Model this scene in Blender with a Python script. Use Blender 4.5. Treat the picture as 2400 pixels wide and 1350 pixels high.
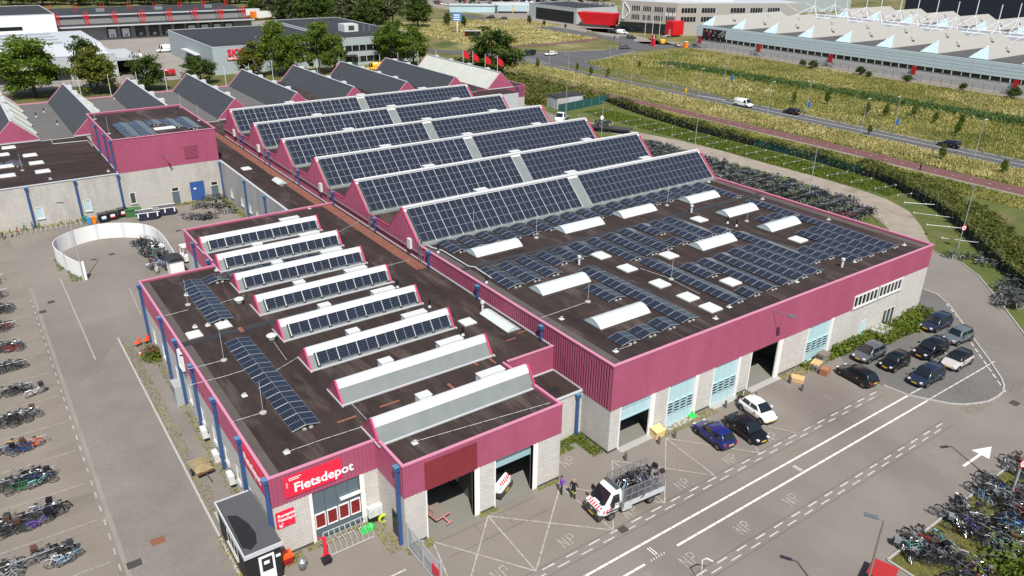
import bpy, bmesh, math, random
from mathutils import Vector, Matrix
for o in list(bpy.data.objects): bpy.data.objects.remove(o)
scene = bpy.context.scene
COL = scene.collection
rnd = random.Random(7)
# ------------------------------------------------------------------ camera
FPX = 1811.370
CAM = Vector((-36.4700, -37.2014, 38.1))
_y, _p, _r = (math.radians(a) for a in (35.68539, 24.48834, 0.81999))
_f = Vector((math.sin(_y)*math.cos(_p), math.cos(_y)*math.cos(_p), -math.sin(_p)))
_rt = Vector((math.cos(_y), -math.sin(_y), 0)); _up = _rt.cross(_f)
CR = math.cos(_r)*_rt + math.sin(_r)*_up
CU = -math.sin(_r)*_rt + math.cos(_r)*_up
CF = _f
cd = bpy.data.cameras.new('camera'); cam = bpy.data.objects.new('camera', cd); COL.objects.link(cam)
cd.sensor_width = 36; cd.lens = 36*FPX/2400; cd.clip_start = 0.5; cd.clip_end = 6000
m3 = Matrix((CR, CU, -CF)).transposed()
cam.matrix_world = Matrix.Translation(CAM) @ m3.to_4x4()
scene.camera = cam
scene.render.resolution_x, scene.render.resolution_y = 1024, 576
# ------------------------------------------------------------------ world, sun, exposure
SAZ, SEL = math.radians(203.0), math.radians(55.0)      # the sun stands behind the camera's left shoulder
w = bpy.data.worlds.new('World'); scene.world = w; w.use_nodes = True
nt = w.node_tree; nt.nodes.clear()
sky = nt.nodes.new('ShaderNodeTexSky'); sky.sky_type = 'NISHITA'; sky.sun_disc = False
sky.sun_elevation = SEL; sky.sun_rotation = SAZ
bg = nt.nodes.new('ShaderNodeBackground'); bg.inputs['Strength'].default_value = 0.085
wo = nt.nodes.new('ShaderNodeOutputWorld')
nt.links.new(sky.outputs[0], bg.inputs[0]); nt.links.new(bg.outputs[0], wo.inputs[0])
sl = bpy.data.lights.new('sun', 'SUN'); sl.energy = 4.4; sl.angle = math.radians(0.53); sl.color = (1.0, 0.955, 0.89)
sun = bpy.data.objects.new('sun', sl); COL.objects.link(sun)
sdir = Vector((math.sin(SAZ)*math.cos(SEL), math.cos(SAZ)*math.cos(SEL), math.sin(SEL)))
sun.rotation_euler = sdir.to_track_quat('Z', 'Y').to_euler(); sun.location = (0, 0, 80)
vs = scene.view_settings
vs.view_transform = 'Standard'; vs.look = 'None'; vs.exposure = 0.35; vs.gamma = 1; vs.use_curve_mapping = False

# ------------------------------------------------------------------ surveying: sight line -> point on a level or an upright plane
def sight(u, v): return (CF + CR*((u-1200)/FPX) + CU*((675-v)/FPX))
def g(u, v, z=0.0):
    d = sight(u, v); t = (z-CAM.z)/d.z; return CAM + d*t
def gx(u, v, x):
    d = sight(u, v); return CAM + d*((x-CAM.x)/d.x)
def gy(u, v, y):
    d = sight(u, v); return CAM + d*((y-CAM.y)/d.y)
def px(x, y, z=0.0):
    d = Vector((x, y, z))-CAM; w = d.dot(CF); return (1200+FPX*d.dot(CR)/w, 675-FPX*d.dot(CU)/w)
def seen(x, y, z=0.0, mg=40):
    u, v = px(x, y, z); return -mg < u < 2400+mg and -mg < v < 1350+mg
def hgt(b, v):                     # height of a post on ground point b whose head shows at row v
    lo, hi = 0.0, 60.0
    for _ in range(40):
        mid = (lo+hi)/2; q = Vector((b.x, b.y, mid))-CAM
        if 675-FPX*q.dot(CU)/q.dot(CF) > v: lo = mid
        else: hi = mid
    return lo

# ------------------------------------------------------------------ objects
def setp(o, label=None, cat=None, group=None, kind=None):
    if label: o['label'] = label
    if cat: o['category'] = cat
    if group: o['group'] = group
    if kind: o['kind'] = kind
    return o
def thing(name, label, cat, loc=(0, 0, 0), rotz=0.0, group=None):
    o = bpy.data.objects.new(name, None); COL.objects.link(o); o.empty_display_size = 0.3
    o.location = loc; o.rotation_euler = (0, 0, rotz)
    return setp(o, label, cat, group)
class MB:
    def __init__(s): s.v = []; s.f = []; s.m = []; s.smooth = False
    def face(s, pts, m=0):
        n = len(s.v); s.v += [tuple(p) for p in pts]; s.f.append(tuple(range(n, n+len(pts)))); s.m.append(m); return s
    def box(s, x0, y0, z0, x1, y1, z1, m=0):
        if x0 > x1: x0, x1 = x1, x0
        if y0 > y1: y0, y1 = y1, y0
        if z0 > z1: z0, z1 = z1, z0
        n = len(s.v)
        s.v += [(x0,y0,z0),(x1,y0,z0),(x1,y1,z0),(x0,y1,z0),(x0,y0,z1),(x1,y0,z1),(x1,y1,z1),(x0,y1,z1)]
        for q in ((0,3,2,1),(4,5,6,7),(0,1,5,4),(1,2,6,5),(2,3,7,6),(3,0,4,7)): s.f.append(tuple(n+i for i in q)); s.m.append(m)
        return s
    def prism(s, poly, z0, z1, m=0, mt=None):
        a = sum(poly[i][0]*poly[(i+1)%len(poly)][1]-poly[(i+1)%len(poly)][0]*poly[i][1] for i in range(len(poly)))
        if a < 0: poly = poly[::-1]
        k = len(poly); n = len(s.v)
        s.v += [(p[0], p[1], z0) for p in poly]+[(p[0], p[1], z1) for p in poly]
        s.f.append(tuple(n+i for i in range(k-1, -1, -1))); s.m.append(m)
        s.f.append(tuple(n+k+i for i in range(k))); s.m.append(m if mt is None else mt)
        for i in range(k): j = (i+1) % k; s.f.append((n+i, n+j, n+k+j, n+k+i)); s.m.append(m)
        return s
    def extr(s, poly, axis, a0, a1, m=0):           # closed outline extruded along axis 0 (x) or 1 (y); outline in the other two
        k = len(poly); n = len(s.v)
        for a in (a0, a1): s.v += [((a, p[0], p[1]) if axis == 0 else (p[0], a, p[1])) for p in poly]
        s.f.append(tuple(n+i for i in range(k))); s.m.append(m); s.f.append(tuple(n+k+i for i in range(k-1, -1, -1))); s.m.append(m)
        for i in range(k): j = (i+1) % k; s.f.append((n+j, n+i, n+k+i, n+k+j)); s.m.append(m)
        return s
    def tube(s, pts, r, n=6, m=0, cap=True, r2=None):
        pts = [Vector(p) for p in pts]; rings = []
        for i, p in enumerate(pts):
            d = (pts[min(i+1, len(pts)-1)]-pts[max(i-1, 0)])
            d = d.normalized() if d.length > 1e-9 else Vector((0, 0, 1))
            a = d.cross(Vector((0, 0, 1)) if abs(d.z) < .95 else Vector((1, 0, 0))).normalized(); b = d.cross(a)
            rr = r if r2 is None else r+(r2-r)*i/(len(pts)-1)
            base = len(s.v); rings.append(base)
            for k in range(n):
                t = 2*math.pi*k/n; q = p+a*(math.cos(t)*rr)+b*(math.sin(t)*rr); s.v.append((q.x, q.y, q.z))
        for i in range(len(rings)-1):
            A, B = rings[i], rings[i+1]
            for k in range(n): j = (k+1) % n; s.f.append((A+k, A+j, B+j, B+k)); s.m.append(m)
        if cap:
            s.f.append(tuple(rings[0]+k for k in range(n-1, -1, -1))); s.m.append(m)
            s.f.append(tuple(rings[-1]+k for k in range(n))); s.m.append(m)
        return s
    def bar(s, a, b, wd, ht, m=0):                  # rectangular bar between two points
        a, b = Vector(a), Vector(b); d = (b-a).normalized()
        x = d.cross(Vector((0, 0, 1)) if abs(d.z) < .95 else Vector((1, 0, 0))).normalized(); y = x.cross(d)
        n = len(s.v)
        for p in (a, b):
            for sx, sy in ((-1,-1),(1,-1),(1,1),(-1,1)): q = p+x*(sx*wd/2)+y*(sy*ht/2); s.v.append((q.x, q.y, q.z))
        for q in ((0,1,2,3),(7,6,5,4),(0,4,5,1),(1,5,6,2),(2,6,7,3),(3,7,4,0)): s.f.append(tuple(n+i for i in q)); s.m.append(m)
        return s
    def lathe(s, prof, c=(0, 0, 0), axis='z', n=16, m=0):   # profile (radius, height)
        base = len(s.v); k = len(prof)
        for i in range(n):
            t = 2*math.pi*i/n; cs, sn = math.cos(t), math.sin(t)
            for r, h in prof:
                p = (r*cs, r*sn, h) if axis == 'z' else ((r*cs, h, r*sn) if axis == 'y' else (h, r*cs, r*sn))
                s.v.append((c[0]+p[0], c[1]+p[1], c[2]+p[2]))
        for i in range(n):
            j = (i+1) % n
            for q in range(k-1): s.f.append((base+i*k+q, base+j*k+q, base+j*k+q+1, base+i*k+q+1)); s.m.append(m)
        return s
    def mesh(s, name, mats, off=(0, 0, 0), smooth=False, fix=True):
        me = bpy.data.meshes.new(name)
        ox, oy, oz = off
        me.from_pydata([(x-ox, y-oy, z-oz) for x, y, z in s.v] if any(off) else s.v, [], s.f)
        for mt in (mats if isinstance(mats, (list, tuple)) else [mats]): me.materials.append(MAT[mt] if isinstance(mt, str) else mt)
        if any(s.m): me.polygons.foreach_set('material_index', s.m)
        if fix and len(s.f) < 60000:
            bm = bmesh.new(); bm.from_mesh(me); bmesh.ops.recalc_face_normals(bm, faces=bm.faces); bm.to_mesh(me); bm.free()
        if smooth: me.polygons.foreach_set('use_smooth', [True]*len(me.polygons))
        me.update(); return me
    def obj(s, name, mats, parent=None, smooth=False, fix=True):
        """one mesh object; with a parent the points (given in world space) are stored relative to that parent's root"""
        off = (0, 0, 0)
        if parent is not None:
            r = parent
            while r.parent: r = r.parent
            off = tuple(r.location)
        o = bpy.data.objects.new(name, s.mesh(name, mats, off, smooth, fix)); COL.objects.link(o)
        if parent is not None: o.parent = parent
        return o
def link(name, me, parent=None, loc=(0, 0, 0), rot=(0, 0, 0), scale=None):
    o = bpy.data.objects.new(name, me); COL.objects.link(o); o.parent = parent; o.location = loc; o.rotation_euler = rot
    if scale: o.scale = scale
    return o
def kids(o):
    return [c for c in KIDS.get(o.name, [])]
KIDS = {}
def reg_tree(o):                                    # remember the children of a thing once, so that copying needs no searching
    for c in o.children: KIDS.setdefault(o.name, []).append(c); reg_tree(c)
def copy_tree(o, parent=None):
    c = o.copy(); COL.objects.link(c); c.parent = parent
    for ch in kids(o): copy_tree(ch, c)
    return c

# ------------------------------------------------------------------ materials (procedural)
MAT = {}
def _new(name):
    m = bpy.data.materials.new(name); m.use_nodes = True; t = m.node_tree; b = t.nodes['Principled BSDF']; MAT[name] = m
    return m, t, b
def node(t, ty, **kw):
    n = t.nodes.new(ty)
    for k, v in kw.items():
        if k in n.inputs.keys() if hasattr(n, 'inputs') else False: n.inputs[k].default_value = v
        else: setattr(n, k, v)
    return n
def plain(name, col, rough=.6, metal=0.0, spec=.5, emit=None, coat=0.0, alpha=None, trans=0.0):
    m, t, b = _new(name)
    b.inputs['Base Color'].default_value = (*col, 1); b.inputs['Roughness'].default_value = rough
    b.inputs['Metallic'].default_value = metal; b.inputs['Specular IOR Level'].default_value = spec
    if coat: b.inputs['Coat Weight'].default_value = coat; b.inputs['Coat Roughness'].default_value = .04
    if trans: b.inputs['Transmission Weight'].default_value = trans
    return m
def ramp(t, fac, stops):
    r = t.nodes.new('ShaderNodeValToRGB'); e = r.color_ramp.elements
    while len(e) < len(stops): e.new(0.5)
    for i, (p, c) in enumerate(stops): e[i].position = p; e[i].color = (*c, 1) if len(c) == 3 else c
    t.links.new(fac, r.inputs[0]); return r.outputs[0]
def noise(t, scale, detail=4, rough=.55, stretch=(1, 1, 1), dist=0.0, coord='pos', rotz=0.0):
    if coord == 'pos': src = t.nodes.new('ShaderNodeNewGeometry').outputs['Position']
    else: src = t.nodes.new('ShaderNodeTexCoord').outputs['Object']
    mp = t.nodes.new('ShaderNodeMapping'); mp.inputs['Scale'].default_value = stretch; mp.inputs['Rotation'].default_value = (0, 0, rotz)
    t.links.new(src, mp.inputs[0])
    n = t.nodes.new('ShaderNodeTexNoise'); n.inputs['Scale'].default_value = scale; n.inputs['Detail'].default_value = detail
    n.inputs['Roughness'].default_value = rough; n.inputs['Distortion'].default_value = dist
    t.links.new(mp.outputs[0], n.inputs['Vector']); return n.outputs['Fac']
def mixc(t, fac, a, b, mode='MIX'):
    n = t.nodes.new('ShaderNodeMix'); n.data_type = 'RGBA'; n.blend_type = mode
    for s, v in ((0, fac), (6, a), (7, b)):
        if isinstance(v, (int, float)): n.inputs[s].default_value = v
        elif isinstance(v, tuple): n.inputs[s].default_value = (*v, 1)
        else: t.links.new(v, n.inputs[s])
    return n.outputs[2]
def mth(t, op, a, b=None, c=None):
    n = t.nodes.new('ShaderNodeMath'); n.operation = op
    for i, v in enumerate((a, b, c)):
        if v is None: continue
        if isinstance(v, (int, float)): n.inputs[i].default_value = v
        else: t.links.new(v, n.inputs[i])
    return n.outputs[0]
def bumpn(t, b, h, strength=.3, dist=.02):
    n = t.nodes.new('ShaderNodeBump'); n.inputs['Strength'].default_value = strength; n.inputs['Distance'].default_value = dist
    t.links.new(h, n.inputs['Height']); t.links.new(n.outputs[0], b.inputs['Normal'])
def mottle(name, c1, c2, scale=1.0, rough=.85, stretch=(1, 1, 1), lo=.3, hi=.7, fine=None, bump=0.0, extra=None, rotz=0, metal=0.0, spec=.4, coord='pos', bscale=None):
    """two-tone weathered surface; fine=(scale, amount) adds grain; extra=(colour, scale, lo, hi, stretch) a third patchy tone"""
    m, t, b = _new(name)
    col = ramp(t, noise(t, scale, 6, .6, stretch, coord=coord, rotz=rotz), [(lo, c1), (hi, c2)])
    for ex in (extra if isinstance(extra, list) else ([extra] if extra else [])):
        ec, es, el, eh, est = ex
        fac = ramp(t, noise(t, es, 4, .55, est, coord=coord), [(el, (0, 0, 0)), (eh, (1, 1, 1))])
        col = mixc(t, fac, col, ec)
    if fine:
        gfac = noise(t, fine[0], 3, .7, coord=coord)
        gg = ramp(t, gfac, [(.25, (1-2*fine[1],)*3), (.75, (1, 1, 1))])
        col = mixc(t, 1.0, col, gg, 'MULTIPLY')
    t.links.new(col, b.inputs['Base Color'])
    b.inputs['Roughness'].default_value = rough; b.inputs['Metallic'].default_value = metal; b.inputs['Specular IOR Level'].default_value = spec
    if bump: bumpn(t, b, noise(t, bscale or (fine[0] if fine else scale*8), 3, .6, coord=coord), bump, .03)
    return m
# ------------------------------------------------------------------ palette
mottle('asphalt', (.205, .182, .156), (.250, .224, .195), .16, .9, fine=(9.0, .10), bump=.25, bscale=30,
       extra=[((.170, .150, .130), .07, .52, .75, (1, .6, 1)), ((.285, .257, .225), .5, .64, .8, (1, 1, 1))])
mottle('lot_asphalt', (.205, .178, .146), (.258, .226, .188), .22, .9, fine=(8.0, .10), bump=.25, bscale=30,
       extra=[((.165, .142, .116), .3, .58, .8, (.4, 1.6, 1))])
def paver_mat(name, c1, c2, mortar, bw, bh, fine=.12):
    m, t, b = _new(name)
    geo = t.nodes.new('ShaderNodeNewGeometry')
    br = t.nodes.new('ShaderNodeTexBrick'); br.inputs['Scale'].default_value = 1.0
    br.inputs['Brick Width'].default_value = bw; br.inputs['Row Height'].default_value = bh; br.inputs['Mortar Size'].default_value = .012
    br.inputs['Color1'].default_value = (*c1, 1); br.inputs['Color2'].default_value = (*c2, 1); br.inputs['Mortar'].default_value = (*mortar, 1)
    t.links.new(geo.outputs['Position'], br.inputs['Vector'])
    big = ramp(t, noise(t, .25, 5), [(.3, (.78, .78, .78)), (.7, (1, 1, 1))])
    c = mixc(t, 1.0, br.outputs['Color'], big, 'MULTIPLY')
    t.links.new(c, b.inputs['Base Color']); b.inputs['Roughness'].default_value = .9
    bumpn(t, b, br.outputs['Fac'], -.3, .02)
paver_mat('pavers', (.255, .228, .200), (.215, .194, .172), (.15, .13, .112), .22, .11)
paver_mat('dark_pavers', (.190, .180, .168), (.150, .144, .136), (.10, .098, .09), .22, .11)
mottle('road', (.095, .095, .097), (.118, .116, .116), .3, .9, fine=(6, .06), extra=((.08, .08, .082), .15, .5, .7, (2, .1, 1)))
mottle('red_path', (.150, .064, .062), (.175, .082, .078), .4, .9, fine=(6, .07))
mottle('pale_tiles', (.24, .215, .185), (.29, .26, .225), .6, .9, fine=(6, .08))
mottle('sand_path', (.27, .225, .175), (.36, .31, .255), .35, .95, fine=(5, .08), extra=((.22, .18, .13), .2, .6, .75, (1, 1, 1)))
mottle('concrete_yard', (.25, .225, .195), (.31, .285, .255), .12, .9, fine=(4, .05), extra=((.19, .17, .15), .06, .55, .7, (1, 1, 1)))
mottle('grass_ground', (.115, .130, .028), (.25, .215, .082), .09, .95, fine=(2.5, .25), lo=.36, hi=.62, bump=.5, bscale=3,
       extra=[((.33, .28, .13), .045, .56, .68, (1, .7, 1)), ((.070, .095, .020), .06, .55, .68, (1, .7, 1))])
mottle('lawn', (.090, .110, .022), (.165, .150, .042), .25, .95, fine=(4, .25), bump=.5, bscale=6, extra=((.17, .13, .05), .18, .55, .7, (1, 1, 1)))
mottle('path_verge', (.085, .120, .022), (.150, .165, .038), .3, .95, fine=(4, .25), bump=.5, bscale=6, extra=((.18, .155, .06), .14, .58, .72, (1, 1, 1)))
plain('paint_white', (.72, .71, .68), .75)
mottle('worn_paint', (.27, .245, .215), (.47, .445, .405), 2.5, .85, lo=.3, hi=.65, extra=((.225, .20, .172), 5.0, .50, .62, (1, 1, 1)))
mottle('half_worn_paint', (.42, .40, .37), (.58, .56, .53), 2.5, .85, lo=.35, hi=.6, extra=((.25, .22, .195), 6.0, .60, .7, (1, 1, 1)))
# buildings
def clad_mat(name, c1, c2, rough=.55):
    mottle(name, c1, c2, .35, rough, stretch=(1, 1, .25), fine=(1.2, .06), spec=.35)
clad_mat('pink_clad', (.345, .078, .140), (.400, .098, .172))
clad_mat('dark_red_clad', (.20, .028, .035), (.245, .036, .045))
plain('pink_trim', (.58, .23, .33), .45); plain('pink_edge', (.50, .05, .13), .45)
mottle('red_box', (.62, .012, .018), (.55, .010, .015), .3, .5)
def brick_mat(name, c1, c2, mortar, stain, bw=.42, bh=.16):
    m, t, b = _new(name)
    geo = t.nodes.new('ShaderNodeNewGeometry'); sp = t.nodes.new('ShaderNodeSeparateXYZ'); t.links.new(geo.outputs['Position'], sp.inputs[0])
    cb = t.nodes.new('ShaderNodeCombineXYZ'); t.links.new(mth(t, 'ADD', sp.outputs[0], sp.outputs[1]), cb.inputs[0]); t.links.new(sp.outputs[2], cb.inputs[1])
    br = t.nodes.new('ShaderNodeTexBrick'); br.inputs['Scale'].default_value = 1.0; br.inputs['Brick Width'].default_value = bw
    br.inputs['Row Height'].default_value = bh; br.inputs['Mortar Size'].default_value = .012; br.inputs['Mortar Smooth'].default_value = .2
    br.inputs['Color1'].default_value = (*c1, 1); br.inputs['Color2'].default_value = (*c2, 1); br.inputs['Mortar'].default_value = (*mortar, 1)
    t.links.new(cb.outputs[0], br.inputs['Vector'])
    st = ramp(t, noise(t, .55, 6, .65, (1, 1, .35)), [(.48, (0, 0, 0)), (.75, (1, 1, 1))])
    c = mixc(t, mth(t, 'MULTIPLY', st, .45), br.outputs['Color'], stain)
    t.links.new(c, b.inputs['Base Color']); b.inputs['Roughness'].default_value = .85
    bumpn(t, b, br.outputs['Fac'], -.5, .02)
brick_mat('white_brick', (.60, .575, .535), (.52, .50, .465), (.30, .285, .26), (.40, .375, .34))
brick_mat('old_brick', (.52, .495, .45), (.45, .43, .39), (.33, .31, .28), (.20, .19, .175))
mottle('grey_render', (.30, .30, .29), (.42, .42, .405), .5, .9, stretch=(1, 1, .3), extra=((.16, .16, .155), .6, .58, .75, (1, 1, .3)))
plain('plinth', (.07, .068, .065), .9)
plain('white_frame', (.78, .77, .75), .5); plain('pale_blue', (.42, .60, .63), .5); plain('pale_blue_dark', (.30, .45, .48), .5)
plain('blue_pipe', (.030, .085, .235), .4); plain('blue_pipe_top', (.085, .22, .36), .4); plain('blue_door', (.032, .095, .30), .5)
plain('grey_door', (.10, .135, .16), .5); plain('dark_glass', (.012, .016, .018), .06, spec=.8); plain('mid_glass', (.06, .075, .075), .08, spec=.8)
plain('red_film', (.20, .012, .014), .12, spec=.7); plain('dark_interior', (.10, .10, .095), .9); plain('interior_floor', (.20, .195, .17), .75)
plain('black_board', (.012, .012, .013), .7); plain('alu', (.55, .56, .57), .35, metal=.8); plain('galv', (.42, .44, .45), .45, metal=.7); plain('alu_flat', (.50, .52, .53), .5)
plain('black_plastic', (.012, .012, .013), .5); plain('rubber', (.014, .014, .014), .8)
def bitumen(name, c1, c2, pale, stretch, red=0.0):
    m, t, b = _new(name)
    c = ramp(t, noise(t, .55, 6, .65, stretch), [(.32, c1), (.66, c2)])
    f = ramp(t, noise(t, .42, 5, .62, stretch, dist=.5), [(.53, (0, 0, 0)), (.70, (1, 1, 1))])
    c = mixc(t, mth(t, 'MULTIPLY', f, .7), c, pale)
    geo = t.nodes.new('ShaderNodeNewGeometry'); sp = t.nodes.new('ShaderNodeSeparateXYZ'); t.links.new(geo.outputs['Position'], sp.inputs[0])
    ax = sp.outputs[0 if stretch[0] > stretch[1] else 1]
    seam = mth(t, 'LESS_THAN', mth(t, 'FRACT', ax), .05)
    c = mixc(t, mth(t, 'MULTIPLY', seam, .35), c, (.008, .006, .006))
    gr = ramp(t, noise(t, 14, 3, .7), [(.3, (.8, .8, .8)), (.7, (1, 1, 1))]); c = mixc(t, 1.0, c, gr, 'MULTIPLY')
    t.links.new(c, b.inputs['Base Color']); b.inputs['Roughness'].default_value = .88; b.inputs['Specular IOR Level'].default_value = .35
    bumpn(t, b, noise(t, 20, 3, .6), .25, .02)
bitumen('roof_brown', (.024, .015, .0135), (.050, .034, .029), (.125, .095, .082), (1.3, .30, 1))
bitumen('roof_wing', (.022, .013, .012), (.045, .029, .025), (.085, .058, .050), (.25, 1.6, 1))
bitumen('roof_grey', (.125, .118, .115), (.155, .147, .143), (.18, .17, .165), (.12, 2.0, 1))
bitumen('roof_dark', (.030, .032, .036), (.045, .047, .052), (.06, .06, .062), (.2, 1.5, 1))
mottle('hall_roof', (.075, .072, .070), (.10, .096, .094), .3, .9); mottle('gutter_bitumen', (.085, .072, .064), (.12, .10, .09), .6, .9, fine=(10, .1))
mottle('slate_felt', (.047, .053, .060), (.060, .067, .075), .8, .8, fine=(10, .12))
mottle('orange_walk', (.20, .075, .052), (.25, .10, .07), .8, .9, fine=(9, .1))
plain('roof_patch', (.24, .085, .06), .9)
mottle('skylight', (.52, .56, .545), (.58, .615, .60), .4, .35)
plain('dome_white', (.62, .63, .61), .45); plain('ridge_white', (.60, .61, .60), .4); plain('ridge_grey', (.50, .52, .53), .4)
mottle('saw_grey', (.165, .186, .180), (.205, .228, .220), .8, .5, stretch=(1, 1, .2), extra=((.30, .32, .31), 1.6, .64, .8, (1, 1, .1)))
mottle('pale_green_sheet', (.50, .53, .47), (.58, .60, .53), .3, .5)
def solar(name, along):
    """cells with their silver fingers; local x across, y along the module"""
    m, t, b = _new(name)
    sp = t.nodes.new('ShaderNodeSeparateXYZ'); t.links.new(t.nodes.new('ShaderNodeTexCoord').outputs['Object'], sp.inputs[0])
    def lines(axis, pitch, wd, off=0.0):
        fr = mth(t, 'FRACT', mth(t, 'DIVIDE', mth(t, 'ADD', sp.outputs[axis], off), pitch)); return mth(t, 'LESS_THAN', fr, wd/pitch)
    gx_ = lines(0, .167, .013); gy_ = lines(1, .0828, .006)
    mid = mth(t, 'LESS_THAN', mth(t, 'ABSOLUTE', mth(t, 'SUBTRACT', sp.outputs[1], .8275)), .014)
    c = mixc(t, mth(t, 'MULTIPLY', gx_, .55), (.0095, .0130, .0250), (.25, .29, .345))
    c = mixc(t, mth(t, 'MULTIPLY', gy_, .22), c, (.16, .19, .24))
    c = mixc(t, mid, c, (.34, .37, .41))
    t.links.new(c, b.inputs['Base Color']); b.inputs['Roughness'].default_value = .14; b.inputs['Specular IOR Level'].default_value = .36
    bumpn(t, b, noise(t, 3.0, 2, .5), .03, .01)
solar('solar_glass', 1)
# vegetation
def leaf_mat(name, c1, c2, scale=.5):
    m, t, b = _new(name)
    c = ramp(t, noise(t, scale, 4, .6), [(.32, c1), (.68, c2)])
    oi = t.nodes.new('ShaderNodeObjectInfo'); tint = ramp(t, oi.outputs['Random'], [(0, (.82, .86, .8)), (1, (1, 1, .92))])
    c = mixc(t, 1.0, c, tint, 'MULTIPLY')
    t.links.new(c, b.inputs['Base Color']); b.inputs['Roughness'].default_value = .6; b.inputs['Specular IOR Level'].default_value = .25
    tr = t.nodes.new('ShaderNodeBsdfTranslucent'); t.links.new(c, tr.inputs['Color'])
    mx = t.nodes.new('ShaderNodeMixShader'); mx.inputs[0].default_value = .38
    out = t.nodes['Material Output']; t.links.new(b.outputs[0], mx.inputs[1]); t.links.new(tr.outputs[0], mx.inputs[2]); t.links.new(mx.outputs[0], out.inputs[0])
leaf_mat('leaf_green', (.085, .150, .018), (.190, .255, .036)); leaf_mat('leaf_dark', (.050, .090, .018), (.115, .160, .030))
leaf_mat('leaf_olive', (.120, .150, .022), (.235, .230, .045)); leaf_mat('leaf_grey', (.085, .105, .045), (.18, .195, .10))
leaf_mat('hedge_leaf', (.075, .105, .018), (.23, .225, .065), .35); leaf_mat('weed_leaf', (.100, .165, .020), (.23, .26, .045), .8)
leaf_mat('dry_grass', (.40, .35, .13), (.74, .63, .33), .12); leaf_mat('field_grass', (.20, .225, .05), (.49, .43, .15), .07); leaf_mat('reed', (.08, .145, .04), (.15, .22, .07), .3)
leaf_mat('flower_pink', (.20, .06, .05), (.30, .12, .09))
mottle('bark', (.07, .055, .04), (.12, .10, .08), 3, .9)
# paints
for n, c in dict(car_black=(.006, .006, .007), car_blue=(.008, .016, .125), car_white=(.80, .80, .79), car_grey=(.085, .095, .11), car_slate=(.10, .125, .14), car_navy=(.016, .022, .045),
                 car_silver=(.48, .44, .44), car_red=(.42, .012, .016), car_yellow=(.80, .42, .01), car_orange=(.75, .13, .02)).items(): plain(n, c, .28, spec=.5, coat=.6)
plain('van_white', (.80, .80, .79), .35, coat=.4); plain('tyre', (.012, .012, .012), .85); plain('rim', (.45, .46, .47), .35, metal=.6)
plain('headlamp', (.70, .72, .74), .12, spec=.8); plain('taillamp', (.42, .006, .008), .2); plain('plate_yellow', (.72, .46, .02), .5); plain('stripe_red', (.60, .012, .03), .5)
plain('sign_red', (.74, .018, .055), .5); plain('sign_white', (.85, .85, .85), .5); plain('sign_blue', (.03, .20, .55), .5); plain('ink', (.01, .01, .012), .6)
for n, c in dict(black=(.010, .010, .011), darkgrey=(.035, .036, .04), grey=(.20, .21, .22), white=(.70, .70, .69), blue=(.02, .05, .22), teal=(.18, .44, .42), purple=(.13, .06, .42), orange=(.75, .10, .01),
                 red=(.35, .015, .02), silver=(.42, .43, .45), green=(.03, .16, .07), yellow=(.7, .42, .02), brown=(.10, .05, .03), lightblue=(.20, .36, .50)).items(): plain('bike_'+n, c, .38)
plain('bike_chrome', (.55, .56, .58), .25, metal=.85); plain('tyre_grey', (.42, .42, .41), .7)
plain('wood_new', (.62, .42, .20), .8); plain('wood_old', (.21, .185, .155), .9); plain('wood_red', (.33, .15, .075), .8); plain('yellow_bin', (.76, .55, .24), .6); mottle('hay', (.20, .155, .08), (.33, .27, .15), 6, .95)
plain('skin', (.48, .27, .19), .6); plain('hair', (.05, .03, .02), .7); plain('cloth_purple', (.16, .055, .42), .85); plain('cloth_black', (.010, .010, .012), .85); plain('hivis', (.62, .80, .05), .7)
plain('bin_green', (.05, .16, .05), .55); plain('bin_blue', (.06, .26, .55), .5); plain('bin_orange', (.85, .22, .01), .5); plain('green_neon', (.25, .75, .03), .5); plain('green_bright', (.03, .50, .08), .5)
plain('chair_orange', (.85, .09, .01), .45); plain('rust', (.20, .085, .045), .9); plain('iron', (.055, .048, .044), .8); plain('screen_green', (.012, .075, .072), .9); plain('screen_dark', (.020, .026, .024), .9); plain('post_grey', (.36, .38, .39), .5)
plain('red_trailer', (.38, .022, .022), .6); plain('pink_steel', (.58, .24, .22), .6); plain('lamp_grey', (.13, .14, .15), .5); plain('stone_bollard', (.10, .095, .09), .9)
plain('white_wall', (.80, .80, .78), .7); mottle('white_wall_out', (.56, .58, .60), (.74, .75, .76), 1.2, .7, stretch=(1, 1, .1)); plain('concrete', (.38, .37, .35), .9); plain('cream_roof', (.345, .335, .305), .7); plain('cabin_felt', (.075, .080, .088), .8)
plain('ice_glass', (.42, .58, .62), .25); plain('ice_panel', (.52, .62, .64), .5); plain('concrete_wall', (.42, .42, .40), .85); plain('white_steel', (.70, .71, .72), .4); plain('navy_shed', (.013, .017, .032), .7)
plain('grey_shed', (.44, .46, .47), .6); plain('blue_grey_shed', (.36, .42, .43), .6); plain('flag_red', (.55, .01, .02), .7); plain('post_concrete', (.36, .34, .305), .85); plain('dock_wall', (.25, .25, .245), .8)
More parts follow.
